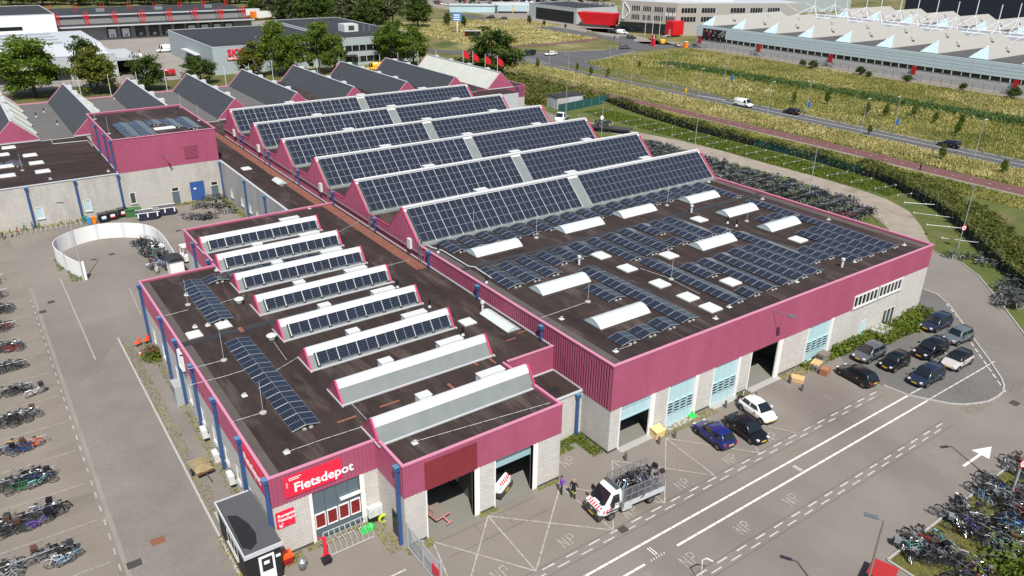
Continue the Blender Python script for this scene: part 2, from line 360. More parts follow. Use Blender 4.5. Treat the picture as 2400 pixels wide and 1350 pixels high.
# ------------------------------------------------------------------ the ground
def sheet(name, poly, mat, z, kind='structure', parent=None):
    mb = MB(); pts = [(p[0], p[1], z) for p in poly]
    a = sum(pts[i][0]*pts[(i+1)%len(pts)][1]-pts[(i+1)%len(pts)][0]*pts[i][1] for i in range(len(pts)))
    if a < 0: pts = pts[::-1]
    mb.face(pts)
    me = mb.mesh(name, mat, fix=False)
    bm = bmesh.new(); bm.from_mesh(me); bmesh.ops.triangulate(bm, faces=bm.faces); bm.to_mesh(me); bm.free()
    o = bpy.data.objects.new(name, me); COL.objects.link(o); o.parent = parent
    if parent is None: o['kind'] = kind
    return o
def PG(*px): return [(p.x, p.y) for p in (g(u, v) for u, v in px)]
def band(line, wd):                                  # a strip of constant width round a centre line
    L, Rr = [], []
    for i, p in enumerate(line):
        a = Vector(line[max(i-1, 0)]); b = Vector(line[min(i+1, len(line)-1)]); d = (b-a).normalized(); n = Vector((-d.y, d.x))
        p = Vector(p); L.append(tuple(p+n*wd/2)); Rr.append(tuple(p-n*wd/2))
    return L+Rr[::-1]
sheet('ground', [(-1500, -400), (2500, -400), (2500, 2600), (-1500, 2600)], 'grass_ground', -.05)
sheet('yard', [(-160, -95), (7.6, -95), (7.6, -19.5), (28.5, -19.3), (40, -16), (51, -9.4), (57.6, -3.8), (63.1, 1.2), (65.6, 4.5), (66.4, 8.7), (62, 14), (52, 16), (52, 100), (76, 100), (79, 112), (78, 158), (-160, 158)], 'asphalt', 0)
sheet('bike_lot', [(-160, -60), (-34.9, -60), (-34.9, 100), (-160, 100)], 'lot_asphalt', .004)
sheet('pavement', [(-28.4, -2), (-25.7, 3.6), (-25.7, 40.8), (-18.5, 41), (-28.4, 43)], 'pavers', .012)
sheet('left_lane', [(-34.3, -60), (-28.6, -60), (-28.6, 43), (-31, 38), (-34.3, 34)], 'pavers', .008)
path_n = [(79.3, 74.2), (77.8, 58.4), (79.1, 49.5), (80.2, 41.2), (78.6, 34.5), (76.0, 26.6), (72.6, 20.3), (68.9, 16.1), (63, 12.6)]
path_f = [(66.7, 8.7), (75.2, 15.2), (80.3, 20.0), (83.2, 25.5), (84.2, 32.1), (84.7, 40.8), (84.4, 49.6), (84.7, 60.3), (84.0, 71.1), (81, 84), (79.3, 96), (73, 99), (74, 90)]
sheet('verge', [(52, 14.5), (62, 13.5), (66.4, 8.5), (65.6, 4.3), (63.1, 1), (57.6, -4), (51, -9.6), (40, -16.2), (28.5, -19.5), (30, -40), (104, -40), (104, 118), (79, 112), (76, 100), (52, 100)], 'path_verge', -.02)
sheet('sand_path', path_n+path_f, 'sand_path', .006)
sheet('lawn', [(7.9, -90), (7.9, -19.75), (28.4, -19.55), (40, -16.3), (60, -30), (60, -90)], 'lawn', .03)
isl = [(47.0, 3.2), (53.3, 2.9), (53.2, 1.3), (51.7, -1.0), (48.5, -4), (45.6, -6.7), (41.9, -10.2), (39.3, -12.5), (38.1, -13.3), (36.8, -13.8), (35.5, -13.9), (34, -13.8), (32.9, -13.4), (31.6, -12.8), (30.7, -12.0), (29.7, -10.4), (28.9, -9.0), (28.6, -6.8), (28.6, -4), (29.4, -2.2), (31, -.6), (31, .4), (47, .4)]
isl_o = sheet('parking_island', isl, 'dark_pavers', .024)
kerb = MB()
for i in range(1, 17):
    a, b = isl[i], isl[i+1]; kerb.bar((a[0], a[1], .035), (b[0], b[1], .035), .16, .12)
setp(kerb.obj('kerb', 'concrete'), kind='structure')
k2 = MB(); ed = [(7.75, -60), (7.75, -19.6), (28.5, -19.4), (40, -16.1), (51, -9.5), (57.6, -3.9), (63.1, 1.1), (65.6, 4.4), (66.4, 8.6)]
for a, b in zip(ed[:-1], ed[1:]): k2.bar((a[0], a[1], .02), (b[0], b[1], .02), .14, .14)
setp(k2.obj('kerb', 'concrete'), kind='structure')
k3 = MB(); k3.box(-28.62, -2, -.05, -28.46, 43, .09); setp(k3.obj('kerb', 'concrete'), kind='structure')
# roads to the east
sheet('bike_path', [(104.4, -120), (108.9, -120), (108.9, 60), (107.4, 100), (106.6, 128), (105.6, 150), (100, 175), (84, 205), (60, 228), (58, 224), (80, 202), (96, 175), (102.4, 150), (103, 128), (103.6, 100), (104.4, 60)], 'red_path', .006)
sheet('footpath', [(103.0, -120), (104.5, -120), (104.5, 60), (103.7, 100), (103.1, 128), (102.4, 150), (101.2, 150), (101.8, 128), (102.4, 100), (103, 60)], 'pale_tiles', .010)
rd = sheet('road', [(121.8, -150), (128.6, -150), (128.6, 96), (133.5, 112), (134.5, 135), (134.0, 150), (136, 160), (142, 166), (156, 172), (172, 177), (188, 178), (205, 170), (208, 176), (196, 186), (190, 192), (193, 200), (204, 212), (200, 216), (186, 203), (178, 190), (165, 186), (150, 190), (136, 194), (122, 204), (104, 226), (90, 250), (86, 247), (99, 223), (116, 196), (119, 172), (120.5, 150), (121.2, 120), (121.8, 96)], 'road', 0)
sheet('median', [(126.2, 166), (125.2, 150), (125.2, 125), (125.2, 108), (126, 104), (127.5, 109), (129.6, 125), (130, 140), (129.6, 155), (128.6, 164)], 'lawn', .02)
sheet('bus_road', [(148, 300), (205, 252), (206, 245), (190, 226), (186, 228), (196, 246), (140, 300)], 'pale_tiles', -.02)
sheet('cycle_link', [(131, 210), (150, 207), (175, 208), (190, 216), (189, 219), (172, 211.5), (150, 210.5), (131, 213)], 'red_path', .004)
sheet('forecourt', [(186, 203), (206, 190), (204, -150), (197, -150), (197, 172), (190, 182), (205, 205), (215, 240), (195, 262), (190, 256), (204, 240), (190, 214)], 'pale_tiles', -.03)
sheet('depot_yard', [(-120, 204), (44, 204), (44, 330), (130, 330), (130, 345), (-120, 345)], 'concrete_yard', -.02)
sheet('verge_strip', [(-160, 158), (70, 158), (92, 168), (70, 198), (20, 200), (-160, 200)], 'lawn', -.03)
sheet('street', [(-160, 199), (22, 199), (22, 204.5), (-160, 204.5)], 'concrete_yard', 0)
sheet('far_car_park', PG((985, 12), (1050, 22), (1140, 36), (1250, 58), (1450, 80), (1455, 40), (1440, 6), (1300, -6), (980, -2)), 'pale_tiles', -.03)
sheet('far_road', PG((1035, 28), (1060, 28), (1150, 44), (1240, 55), (1330, 68), (1470, 92), (1455, 98), (1330, 78), (1235, 62), (1150, 52)), 'road', -.01)

# ------------------------------------------------------------------ painted markings (each line a sheet 4 mm above the ground)
def line(a, b, wd, mat='worn_paint', z=.016, name='road_marking'):
    a, b = Vector((a[0], a[1])), Vector((b[0], b[1])); d = (b-a).normalized(); n = Vector((-d.y, d.x))*wd/2
    return sheet(name, [tuple(a+n), tuple(b+n), tuple(b-n), tuple(a-n)], mat, z)
def strokes(name, segs, wd, mat, z):
    mb = MB()
    for i, (a, b) in enumerate(segs):
        a, b = Vector(a), Vector(b); d = (b-a).normalized(); n = Vector((-d.y, d.x))*wd/2; zz = z+.0006*i
        mb.face([(*(a-n), zz), (*(b-n), zz), (*(b+n), zz), (*(a+n), zz)])
    o = mb.obj(name, mat); o['kind'] = 'structure'; return o
for y, x0, x1 in ((-9.07, -60, 28.8), (-10.54, -60, 29.4)):
    x = x0
    while x < x1:                                    # laid as one-metre white slabs with open joints
        if not (y < -10 and -6.5 < x < -3.4): line((x, y), (min(x+.94, x1), y), .17, 'paint_white', .016)
        x += 1.0
for (y1, y2) in ((-7.04, -7.45), (-13.22, -13.62)):
    for i in range(-26, 30):
        if i*2 < 27: line((i*2+.0, y1), (i*2+1.0, y1), .11, 'half_worn_paint')
        if i*2+1 < 27: line((i*2+1.0, y2), (i*2+2.0, y2), .09, 'half_worn_paint')
line((29, -9.0), (45, -6.9), .0, 'paint_white') if False else None
for s in (0, 1):                                     # the two lines run on over the island
    x = 29.3
    while x < (33 if s == 0 else 41.5): line((x, (-9.07, -10.54)[s]), (x+.9, (-9.07, -10.54)[s]), .14, 'half_worn_paint', .040); x += 1.0
for i in range(9): line((45.2-.95*i, -6.3-.95*i*.93), (44.6-.95*i, -6.9-.95*i*.93), .14, 'half_worn_paint', .040)
for i in range(7): line((52.6-1.0*i, .2-1.0*i), (52-1.0*i, -.4-1.0*i), .14, 'half_worn_paint', .040)
xm = [(-16.64, -.69), (-12.08, -.69), (-5.71, -1.03), (-.29, -.91), (5.44, -1.19), (12.4, -2.3)]
ym = [(-18.2, -6.9), (-12.43, -6.89), (-5.61, -6.9), (-.53, -6.94), (5.05, -6.84), (10.33, -6.95), (15.22, -6.98)]
def xl(i, j): line(xm[i], ym[j], .11, 'worn_paint', .020+.0008*(i+j*3))
for i, j in ((0, 0), (0, 1), (1, 1), (1, 0), (2, 1), (2, 2), (3, 2), (3, 3), (4, 3), (4, 4), (1, 2), (3, 4), (4, 5), (2, 3), (5, 5), (5, 6)): xl(i, j)
def np_mark(x, y, s=1.0):
    h, w_ = .95*s, .42*s
    N = [((x, y), (x, y+h)), ((x, y+h), (x+w_, y)), ((x+w_, y), (x+w_, y+h))]
    px = x+.72*s
    P = [((px, y), (px, y+h)), ((px, y+h), (px+.36*s, y+h)), ((px+.36*s, y+h), (px+.44*s, y+h*.78)), ((px+.44*s, y+h*.78), (px+.36*s, y+h*.5)), ((px+.36*s, y+h*.5), (px, y+h*.5))]
    strokes('parking_letters', N+P, .085, 'worn_paint', .022)
for x, y in ((-3.36, .99), (-8.94, -5.89), (7.7, -6.17), (2.21, -6.15), (-3.33, -11.95), (2.18, -11.99), (7.59, -12.05), (12.96, -6.1), (-14.48, -5.75), (-3.3, -6.15)): np_mark(x-.55, y-.45)
c0 = g(1598, 1252)                                   # pedestrian strokes beside the white line
for q in ((1605, 1268), (2243, 1075)):
    pass
for X in (-4.9, 11.1):
    for dx in (0, .2): line((X+dx, -9.55), (X+dx+.02, -10.35), .07, 'paint_white', .02)
    for i in range(6): line((X-.6+i*.24, -10.62), (X-.52+i*.24, -10.45), .05, 'paint_white', .02)
# turn arrow
ar = [(0, -.09), (2.35, -.09), (2.35, -.62), (4.0, 0), (2.35, .62), (2.35, .09), (0, .09)]
A0, A1 = g(2258, 1093), g(2324, 1047); aa = math.atan2(A1.y-A0.y, A1.x-A0.x); sc = (A1-A0).length/4.0
sheet('direction_arrow', [(A0.x+sc*(x*math.cos(aa)-y*math.sin(aa)), A0.y+sc*(x*math.sin(aa)+y*math.cos(aa))) for x, y in ar], 'paint_white', .018)
# bike lot bays, kerb gutter
for i in range(14):
    y = 9.8+4.9*i
    line((-44, y), (-35.15, y), .07, 'worn_paint', .014)
yy = 5
while yy < 58:
    line((-34.75, yy), (-34.75, yy+.75), .12, 'worn_paint', .020); yy += 1.75
line((-31.2, 39.5), (-31.2, 63), .12, 'worn_paint', .018)
gt = sheet('gutter', [(-34.55, -20), (-34.25, -20), (-34.25, 62), (-34.55, 62)], 'pale_tiles', .010)
line((-25, 55.5), (-25.4, 47.6), .1, 'worn_paint', .018); line((-28.8, 49.2), (-25, 49.6), .08, 'worn_paint', .018)
line((-19.4, -1.9), (-24.2, -1.9), .12, 'half_worn_paint', .018); line((-25.8, 1.2), (-26.2, -1.6), .12, 'half_worn_paint', .018)
# manhole covers
for u, v, a, b, mt in ((370, 1268, .9, .7, 'rust'), (315, 1322, .9, .7, 'iron'), (120, 708, .7, .7, 'iron'), (100, 731, .7, .7, 'iron'), (262, 596, .7, .6, 'iron'), (418, 541, .7, .6, 'iron'), (1460, 1241, .7, .6, 'iron'), (2378, 945, .9, .7, 'iron'), (1750, 1290, 0, 0, '')):
    if a: p = g(u, v); sheet('manhole_cover', [(p.x-a/2, p.y-b/2), (p.x+a/2, p.y-b/2), (p.x+a/2, p.y+b/2), (p.x-a/2, p.y+b/2)], mt, .018)
for y in (-.9, -2.6):                                # slab joints before the doors
    line((-16.4, y), (-8, y), .03, 'iron', .014)
for x in (-13.4, -11.0): line((x, -.9), (x, -2.6), .03, 'iron', .014)
line((0, 0.0), (1, 0), .01, 'iron', .0) if False else None
for y in (-6.82, -7.72, -13.0, -13.9): line((-60, y), (27.5, y), .03, 'iron', .010)
# road paint
for a, b in ((-150, 96),):
    for x in (122.1, 128.3):
        y = a
        while y < b: line((x, y), (x, y+2.4), .14, 'paint_white', .012); y += 3.2
    line((125.2, a), (125.2, b), .16, 'paint_white', .012)
line((121.8, 96), (121.2, 150), .14, 'paint_white', .012); line((125, 104), (124.9, 165), .12, 'paint_white', .012); line((126.8, 96), (125.3, 104), .3, 'paint_white', .012)
line((133.2, 112), (134.1, 135), .14, 'paint_white', .012); line((129.9, 112), (130.1, 150), .12, 'paint_white', .012)
line((136, 193), (165, 185.6), .2, 'paint_white', .012); line((140, 166), (172, 177.3), .2, 'paint_white', .012)
for i in range(7): line((120+.3*i, 171+2.4*i), (127+.3*i, 170+2.4*i), .22, 'half_worn_paint', .014)
for i in range(60): line((106.6, -60+3.2*i), (106.6, -59.5+3.2*i), .10, 'paint_white', .012)
# ------------------------------------------------------------------ building helpers
def cst(v): return v if callable(v) else (lambda t, v=v: v)
def clad(mb, axis, fixed, a0, a1, zb, zt, side, pitch=.30, depth=.032, m=0, extra=()):
    """trapezoid-ribbed sheet on an upright plane; axis 0: runs along x at y=fixed, axis 1: along y at x=fixed"""
    zb, zt = cst(zb), cst(zt); pts = []; t = a0
    while t < a1-1e-6:
        for fr, d in ((0, 1), (.52, 1), (.62, 0), (.90, 0)):
            q = t+pitch*fr
            if q < a1: pts.append((q, d))
        t += pitch
    pts.append((a1, 1)); pts += [(e, 1) for e in extra if a0 < e < a1]; pts.sort()
    n = len(mb.v)
    for q, d in pts:
        o = fixed+side*depth*d
        for z in (zb(q), zt(q)): mb.v.append((q, o, z) if axis == 0 else (o, q, z))
    for i in range(len(pts)-1):
        f = (n+2*i, n+2*i+2, n+2*i+3, n+2*i+1)
        mb.f.append(f); mb.m.append(m)
    return mb
def coping(mb, axis, fixed, a0, a1, z, wd=.24, ht=.10, m=0):
    if axis == 0: mb.box(a0, fixed-wd/2, z-ht/2, a1, fixed+wd/2, z+ht/2, m)
    else: mb.box(fixed-wd/2, a0, z-ht/2, fixed+wd/2, a1, z+ht/2, m)
def wall_x(mb, y0, y1, x0, x1, z0, z1, holes, m=0):   # wall along x with rectangular openings (xa, xb, za, zb)
    xs = sorted(set([x0, x1]+[h for H in holes for h in H[:2]])); xs = [x for x in xs if x0 <= x <= x1]
    for xa, xb in zip(xs[:-1], xs[1:]):
        hs = sorted([(H[2], H[3]) for H in holes if H[0] <= xa+1e-6 and H[1] >= xb-1e-6]); z = z0
        for ha, hb in hs:
            if ha > z: mb.box(xa, y0, z, xb, y1, ha, m)
            z = max(z, hb)
        if z < z1: mb.box(xa, y0, z, xb, y1, z1, m)
def wall_y(mb, x0, x1, y0, y1, z0, z1, holes, m=0):
    ys = sorted(set([y0, y1]+[h for H in holes for h in H[:2]])); ys = [y for y in ys if y0 <= y <= y1]
    for ya, yb in zip(ys[:-1], ys[1:]):
        hs = sorted([(H[2], H[3]) for H in holes if H[0] <= ya+1e-6 and H[1] >= yb-1e-6]); z = z0
        for ha, hb in hs:
            if ha > z: mb.box(x0, ya, z, x1, yb, ha, m)
            z = max(z, hb)
        if z < z1: mb.box(x0, ya, z, x1, yb, z1, m)
def window(parent, axis, plane, a0, a1, z0, z1, side, bars=(1, 0), fm='white_frame', gm='dark_glass', fw=.07, sill=True, rec=.08):
    """frame, panes and sill as parts; plane = face of the wall, side = outward sign"""
    def B(mb, aa, ab, za, zb, da, db):
        lo, hi = plane+side*da, plane+side*db
        if axis == 0: mb.box(aa, lo, za, ab, hi, zb)
        else: mb.box(lo, aa, za, hi, ab, zb)
    fr = MB(); B(fr, a0, a1, z0, z0+fw, -rec, -rec+.09); B(fr, a0, a1, z1-fw, z1, -rec, -rec+.09); B(fr, a0, a0+fw, z0+fw, z1-fw, -rec, -rec+.09); B(fr, a1-fw, a1, z0+fw, z1-fw, -rec, -rec+.09)
    nx, nz = bars; stepx = (a1-a0-fw)/nx if nx else 0
    for i in range(1, nx): B(fr, a0+stepx*i, a0+stepx*i+fw, z0+fw, z1-fw, -rec, -rec+.085)
    for i in range(1, nz+1): zz = z0+(z1-z0)*i/(nz+1); B(fr, a0+fw, a1-fw, zz-fw/2, zz+fw/2, -rec, -rec+.08)
    f = fr.obj('window_frame', fm, parent)
    for i in range(max(nx, 1)):
        p = MB(); B(p, a0+stepx*i+fw*.5, a0+stepx*(i+1)+fw*.5 if nx else a1, z0+fw*.5, z1-fw*.5, -rec-.02, -rec+.02)
        p.obj('pane', gm, f)
    if sill:
        s = MB(); B(s, a0-.08, a1+.08, z0-.09, z0-.005, -.05, .12); s.obj('sill', 'concrete', f)
    return f
def downpipe(parent, x, y, z0, z1, dx, dy, r=.085, hop=True):
    """a blue rainwater pipe with a hopper head; (dx, dy) points away from the wall"""
    cx, cy = x+dx*.17, y+dy*.17
    p = MB(); p.box(cx-r, cy-r, z0, cx+r, cy+r, z1-.3); o = p.obj('downpipe', 'blue_pipe', parent)
    if hop:
        h = MB(); h.box(cx-.19, cy-.19, z1-.38, cx+.19, cy+.19, z1-.06); h.box(cx-.22, cy-.22, z1-.06, cx+.22, cy+.22, z1, 1); h.obj('hopper', ['blue_pipe', 'blue_pipe_top'], o)
    b = MB()
    for q in (.25, .6):
        zz = z0+(z1-z0)*q; b.box(min(cx, x)-.06, min(cy, y)-.06, zz, max(cx, x)+.06, max(cy, y)+.06, zz+.05)
    b.obj('bracket', 'blue_pipe', o); return o
def text_obj(txt, size, mat, loc, rot, parent=None, ext=.006, name='lettering', align='LEFT', bold=True, sx=1.0):
    cu = bpy.data.curves.new('txt', 'FONT'); cu.body = txt; cu.size = size; cu.extrude = ext; cu.align_x = align
    if bold: cu.offset = size*.022
    cu.resolution_u = 3
    to = bpy.data.objects.new('tmp', cu); COL.objects.link(to)
    dg = bpy.context.evaluated_depsgraph_get(); me = bpy.data.meshes.new_from_object(to.evaluated_get(dg)); bpy.data.objects.remove(to)
    me.materials.clear(); me.materials.append(MAT[mat])
    M = Matrix.Translation(loc) @ rot.to_4x4() @ Matrix.Diagonal((sx, 1, 1, 1))
    off = Vector((0, 0, 0))
    if parent is not None:
        r = parent
        while r.parent: r = r.parent
        off = Vector(r.location)
    me.transform(Matrix.Translation(-off) @ M)
    o = bpy.data.objects.new(name, me); COL.objects.link(o)
    if parent is not None: o.parent = parent
    return o
RX = Matrix(((1, 0, 0), (0, 0, -1), (0, 1, 0)))      # upright, read from -y
RY = Matrix(((0, 0, -1), (-1, 0, 0), (0, 1, 0)))     # upright, read from -x (text runs towards -y)

# ------------------------------------------------------------------ 1. the big hall with the large sawtooth roof
X2, ZT, ZC = 46.56, 8.15, 4.06
APEX = [34.2+12.1*k for k in range(6)]
YB = 99.0
big = thing('big_hall', 'big pink-clad hall with solar-covered sawtooth roof and white brick base', 'warehouse', (23, 20, 0))
def saw_z(y):
    for a in APEX:
        if a-3.5 <= y <= a: return 8.15+(11.3-8.15)*(y-(a-3.5))/3.5
        if a < y <= a+3.25: return 11.3-(11.3-8.25)*(y-a)/3.25
    return ZT
doors = [(1.15, 4.46), (6.62, 9.76), (12.2, 15.36), (17.23, 21.05), (25.7, 29.27)]
frames = [(4.46, 5.0), (9.76, 10.2), (15.36, 15.72), (21.05, 21.73), (29.27, 29.78)]
holes = [(a, f[1], 0, ZC) for (a, b), f in zip(doors, frames)]+[(32.7, 41.6, 4.1, 5.55), (34.75, 36.15, 0, 2.15), (39.1, 41.5, 0, 2.3)]
wl = MB(); wall_x(wl, 0, .3, 0, 32.7, 0, ZC, holes); wall_x(wl, 0, .3, 32.7, X2, 0, 5.6, holes)
wall_y(wl, 0, .3, .3, YB, 0, 7.9, []); wall_y(wl, X2-.3, X2, .3, YB, 0, 5.6, []); wl.box(.3, YB-.3, 0, X2-.3, YB, 7.9)
wo_ = wl.obj('wall', 'white_brick', big)
def boxes(name, mat, parent, lst):
    for q in lst: m = MB(); m.box(*q); m.obj(name, mat, parent)
boxes('plinth', 'plinth', big, [(a, -.012, 0, b, 0, .22) for a, b in ((0, 1.15), (5.0, 6.62), (10.2, 12.2), (15.72, 17.23), (21.73, 25.7), (29.78, 34.7))]+[(-.012, 0, 0, 0, 3.4, .25)])
cl = MB(); clad(cl, 0, 0, -.04, 32.7, ZC, ZT, -1); clad(cl, 0, 0, 32.7, X2+.04, 5.6, ZT, -1)
ex = [a for a in APEX]+[a-3.5 for a in APEX]+[a+3.25 for a in APEX]
clad(cl, 1, 0, -.04, 7.5, lambda y: ZC if y < 3.4 else 4.25, ZT, -1); clad(cl, 1, 0, 7.5, YB, lambda y: 6.35 if y < 53.5 else 5.95, saw_z, -1, extra=ex)
clad(cl, 1, X2, 0, YB, 5.6, saw_z, 1, extra=ex); cl.obj('cladding', 'pink_clad', big)
cw = MB()                                            # solid behind the sheets, closing the gables
poly = [(.05, 7.7), (.05, ZT-.02)]
for a in APEX: poly += [(a-3.5, 8.12), (a, 11.27), (a+3.25, 8.22)]
poly += [(YB, 8.1), (YB, 7.7)]
cw.extr(poly, 0, .012, .18); cw.extr(poly, 0, X2-.18, X2-.012); cw.box(.18, .02, 5.6, X2-.18, .2, ZT-.03); cw.box(.3, .02, ZC, 32.7, .25, 5.6)
cw.obj('gable_wall', 'pink_clad', big)
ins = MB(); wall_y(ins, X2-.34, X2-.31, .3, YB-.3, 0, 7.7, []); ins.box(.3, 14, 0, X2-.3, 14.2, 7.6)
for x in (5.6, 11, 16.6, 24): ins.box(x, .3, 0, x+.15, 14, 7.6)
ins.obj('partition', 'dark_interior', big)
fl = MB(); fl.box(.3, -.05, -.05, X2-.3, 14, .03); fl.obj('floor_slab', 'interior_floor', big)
rf = MB(); rf.box(.18, .2, 7.70, X2-.18, YB, 7.95); roof_big = rf.obj('roof', 'roof_brown', big)
boxes('gutter_strip', 'gutter_bitumen', roof_big, [(.19, .21, 7.95, 1.25, 30.5, 7.956), (X2-1.2, .21, 7.95, X2-.19, 30.5, 7.956)])
vb = MB(); vb.box(.2, 22.55, 7.95, X2-.2, 23.2, 7.962); vb.box(.2, 22.5, 7.95, X2-.2, 22.58, 7.99); vb.obj('valley_strip', 'roof_dark', roof_big)
cp = MB(); coping(cp, 0, .05, -.1, X2+.1, ZT+.02); coping(cp, 1, .04, .17, 30.7, ZT+.02); coping(cp, 1, X2-.04, .17, 30.7, ZT+.02)
cp.obj('coping', 'pink_trim', big)
ce = MB()
for x in (.03, X2-.03):
    for i, a in enumerate(APEX):
        ce.bar((x, a-3.52, 8.17), (x, a, 11.33), .16, .12); ce.bar((x, a, 11.33), (x, a+3.25, 8.27), .16, .12)
        if i < 5: ce.bar((x, a+3.25, 8.25), (x, a+8.6, 8.19), .16, .12)
ce.obj('gable_edge', 'pink_edge', big)
for i, a in enumerate(APEX):
    s = MB(); s.face([(.18, a-3.5, 8.10), (X2-.18, a-3.5, 8.10), (X2-.18, a, 11.25), (.18, a, 11.25)]); s.face([(.18, a, 11.25), (X2-.18, a, 11.25), (X2-.18, a+3.25, 8.15), (.18, a+3.25, 8.15)])
    s.face([(.18, a-3.5, 8.10), (.18, a-3.5, 7.9), (X2-.18, a-3.5, 7.9), (X2-.18, a-3.5, 8.10)])
    so = s.obj('sawtooth_slope', 'saw_grey', big, fix=False)
    c = MB(); c.bar((.1, a, 11.30), (X2-.1, a, 11.30), .55, .10); c.face([(.1, a-.46, 10.93), (X2-.1, a-.46, 10.93), (X2-.1, a, 11.37), (.1, a, 11.37)]); c.face([(.1, a, 11.37), (X2-.1, a, 11.37), (X2-.1, a+.4, 10.99), (.1, a+.4, 10.99)])
    c.obj('ridge_cap', 'ridge_white', so)
    for x in (10.6, 24.0, 36.8):                     # ridge ventilators
        vt = MB(); vt.box(x-.75, a+.25, 10.85, x+.75, a+1.0, 11.42); vt.box(x-.8, a+.2, 11.42, x+.8, a+1.05, 11.47); vt.obj('ridge_vent', 'ridge_white', so)
    gtr = MB(); gtr.box(.2, a-3.95, 7.952, X2-.2, a-3.5, 8.06); gtr.obj('gutter', 'saw_grey', so)
# doors of the big hall
def sect_door(parent, x0, x1, y, z1, up=0.0, win=True):
    """ribbed pale blue overhead door; up = height of the opening left below a raised door"""
    zt = z1
    d = MB(); d.box(x0, y+.12, max(up, .03), x1, y+.18, zt)
    o = d.obj('garage_door', 'pale_blue', parent)
    r = MB(); n = max(2, round((x1-x0)/.8))
    for i in range(1, n): xx = x0+(x1-x0)*i/n; r.box(xx-.012, y+.112, max(up, .03), xx+.012, y+.12, zt)
    r.obj('panel_joint', 'pale_blue_dark', o)
    if up > 0:
        bb = MB(); bb.box(x0, y+.05, up-.08, x1, y+.12, up); bb.box(x0, y+.06, up+1.0, x1, y+.12, up+1.06); bb.obj('door_rail', 'pale_blue_dark', o)
    if win:
        for i in range(4):
            a = x0+(x1-x0)*i/4+.07; b = x0+(x1-x0)*(i+1)/4-.07
            wv = window(o, 0, y+.12, a, b, 1.15, 2.3, -1, bars=(1, 3), fm='pale_blue', gm='dark_glass', fw=.03, sill=False, rec=-.01)
    return o
for i, ((a, b), f) in enumerate(zip(doors, frames)):
    pf = MB(); pf.box(f[0], -.02, 0, f[1], .12, ZC); pf.box(f[0]+.1, -.06, 0, f[0]+.2, -.02, ZC); pf.obj('door_frame', 'white_frame', big)
    pe = MB(); pe.box(a-.12, -.025, 0, a+.0, .1, ZC); pe.obj('door_jamb', 'white_frame', big)
    if i == 0: sect_door(big, a, b, 0, ZC, up=2.75, win=False)
    elif i == 3:
        tr = MB(); tr.box(a, .12, ZC-.22, b, .2, ZC); tr.obj('door_rail', 'iron', big)
    else:
        sect_door(big, a, b, 0, ZC)
    st = MB(); st.box(a-.1, -.55, -.02, f[1], .12, .035); st.obj('threshold', 'concrete', big)
wf = [(32.75, 37.05), (37.3, 41.55)]
for a, b in wf: window(big, 0, 0, a, b, 4.12, 5.5, -1, bars=(6, 0), fw=.13, rec=.04)
window(big, 0, 0, 34.8, 36.1, .05, 2.1, -1, bars=(2, 0), fw=.09, gm='pale_blue', sill=False)
window(big, 0, 0, 39.15, 41.45, .05, 2.25, -1, bars=(3, 0), fw=.08, gm='mid_glass', sill=False)
ws = MB(); ws.box(32.6, -.02, 5.55, 41.7, .3, 5.62); ws.obj('lintel', 'white_frame', big)
fsh = MB()
for (ax, fx, a0, a1, z) in ((1, -.03, 7.5, 53.4, 6.52), (1, -.03, 53.6, 99, 6.05), (1, -.03, 3.5, 7.3, 4.32)): coping(fsh, ax, fx, a0, a1, z, .12, .14)
fsh.obj('flashing', 'alu_flat', big)
for y, zb in ((28.3, 6.5), (40.8, 6.5), (52.7, 6.5), (64.6, 6.0), (76.5, 6.0), (88.6, 6.0), (19.0, 6.5), (9.0, 6.5)): downpipe(big, 0, y, zb, 8.3 if y > 20 else 7.9, -1, 0)
# wall lamp
for bx, by, dx, dy, par, z in ((19.3, 0, .35, -1.3, big, 7.55),):
    l = MB(); l.tube([(bx, by, z), (bx+.1, by-.5, z+.15), (bx+dx, by+dy, z+.05)], .03); lo_ = l.obj('wall_lamp', 'lamp_grey', par)
    h = MB(); h.box(bx+dx-.05, by+dy-.55, z-.02, bx+dx+.5, by+dy, z+.07); h.obj('lamp_head', 'lamp_grey', lo_)
# interior clutter seen through the open door
il = MB()
for i, h in enumerate((2.3, 2.6, 2.1)): il.bar((17.9+.45*i, 6.8, .05), (17.9+.45*i, 7.6, h), .35, .08)
setp(il.obj('timber_boards', 'wood_new'), 'timber boards leaning inside the open garage door', 'timber')

# ------------------------------------------------------------------ 2. the low hall
XL, XA, XR, YF, YA, ZL, ZLC, ZR = -25.85, -18.4, -5.2, 3.77, -.19, 6.57, 4.2, 6.38
low = thing('low_hall', 'low pink-clad depot hall with rows of small roof lights', 'warehouse', (-14, 22, 0))
LAP = [4.3+5.98*k for k in range(8)]
fx0, fx1 = gy(743, 1265, YF).x, gy(850, 1216, YF).x
lw = MB()
dh = [(-16.7, -12.9, 0, 4.2), (-11.1, -7.75, 0, 4.2)]
wall_x(lw, YF, YF+.3, XL, XA, 0, ZLC, [(fx0, fx1, 0, ZLC)]); lw.obj('wall', 'white_brick', low); lw = MB(); wall_x(lw, YA, YA+.3, XA, XR, 0, ZLC, dh)
yd0, yd1 = gx(921, 1248, XA).y, gx(910, 1190, XA).y
yd0, yd1 = .75, 1.75
lholes = []
for y in (8.2, 11.2, 14.0, 17.2, 20.4, 24.2, 28.5, 33.5, 37.2): lholes.append((y, y+.95, 1.1, 2.5))
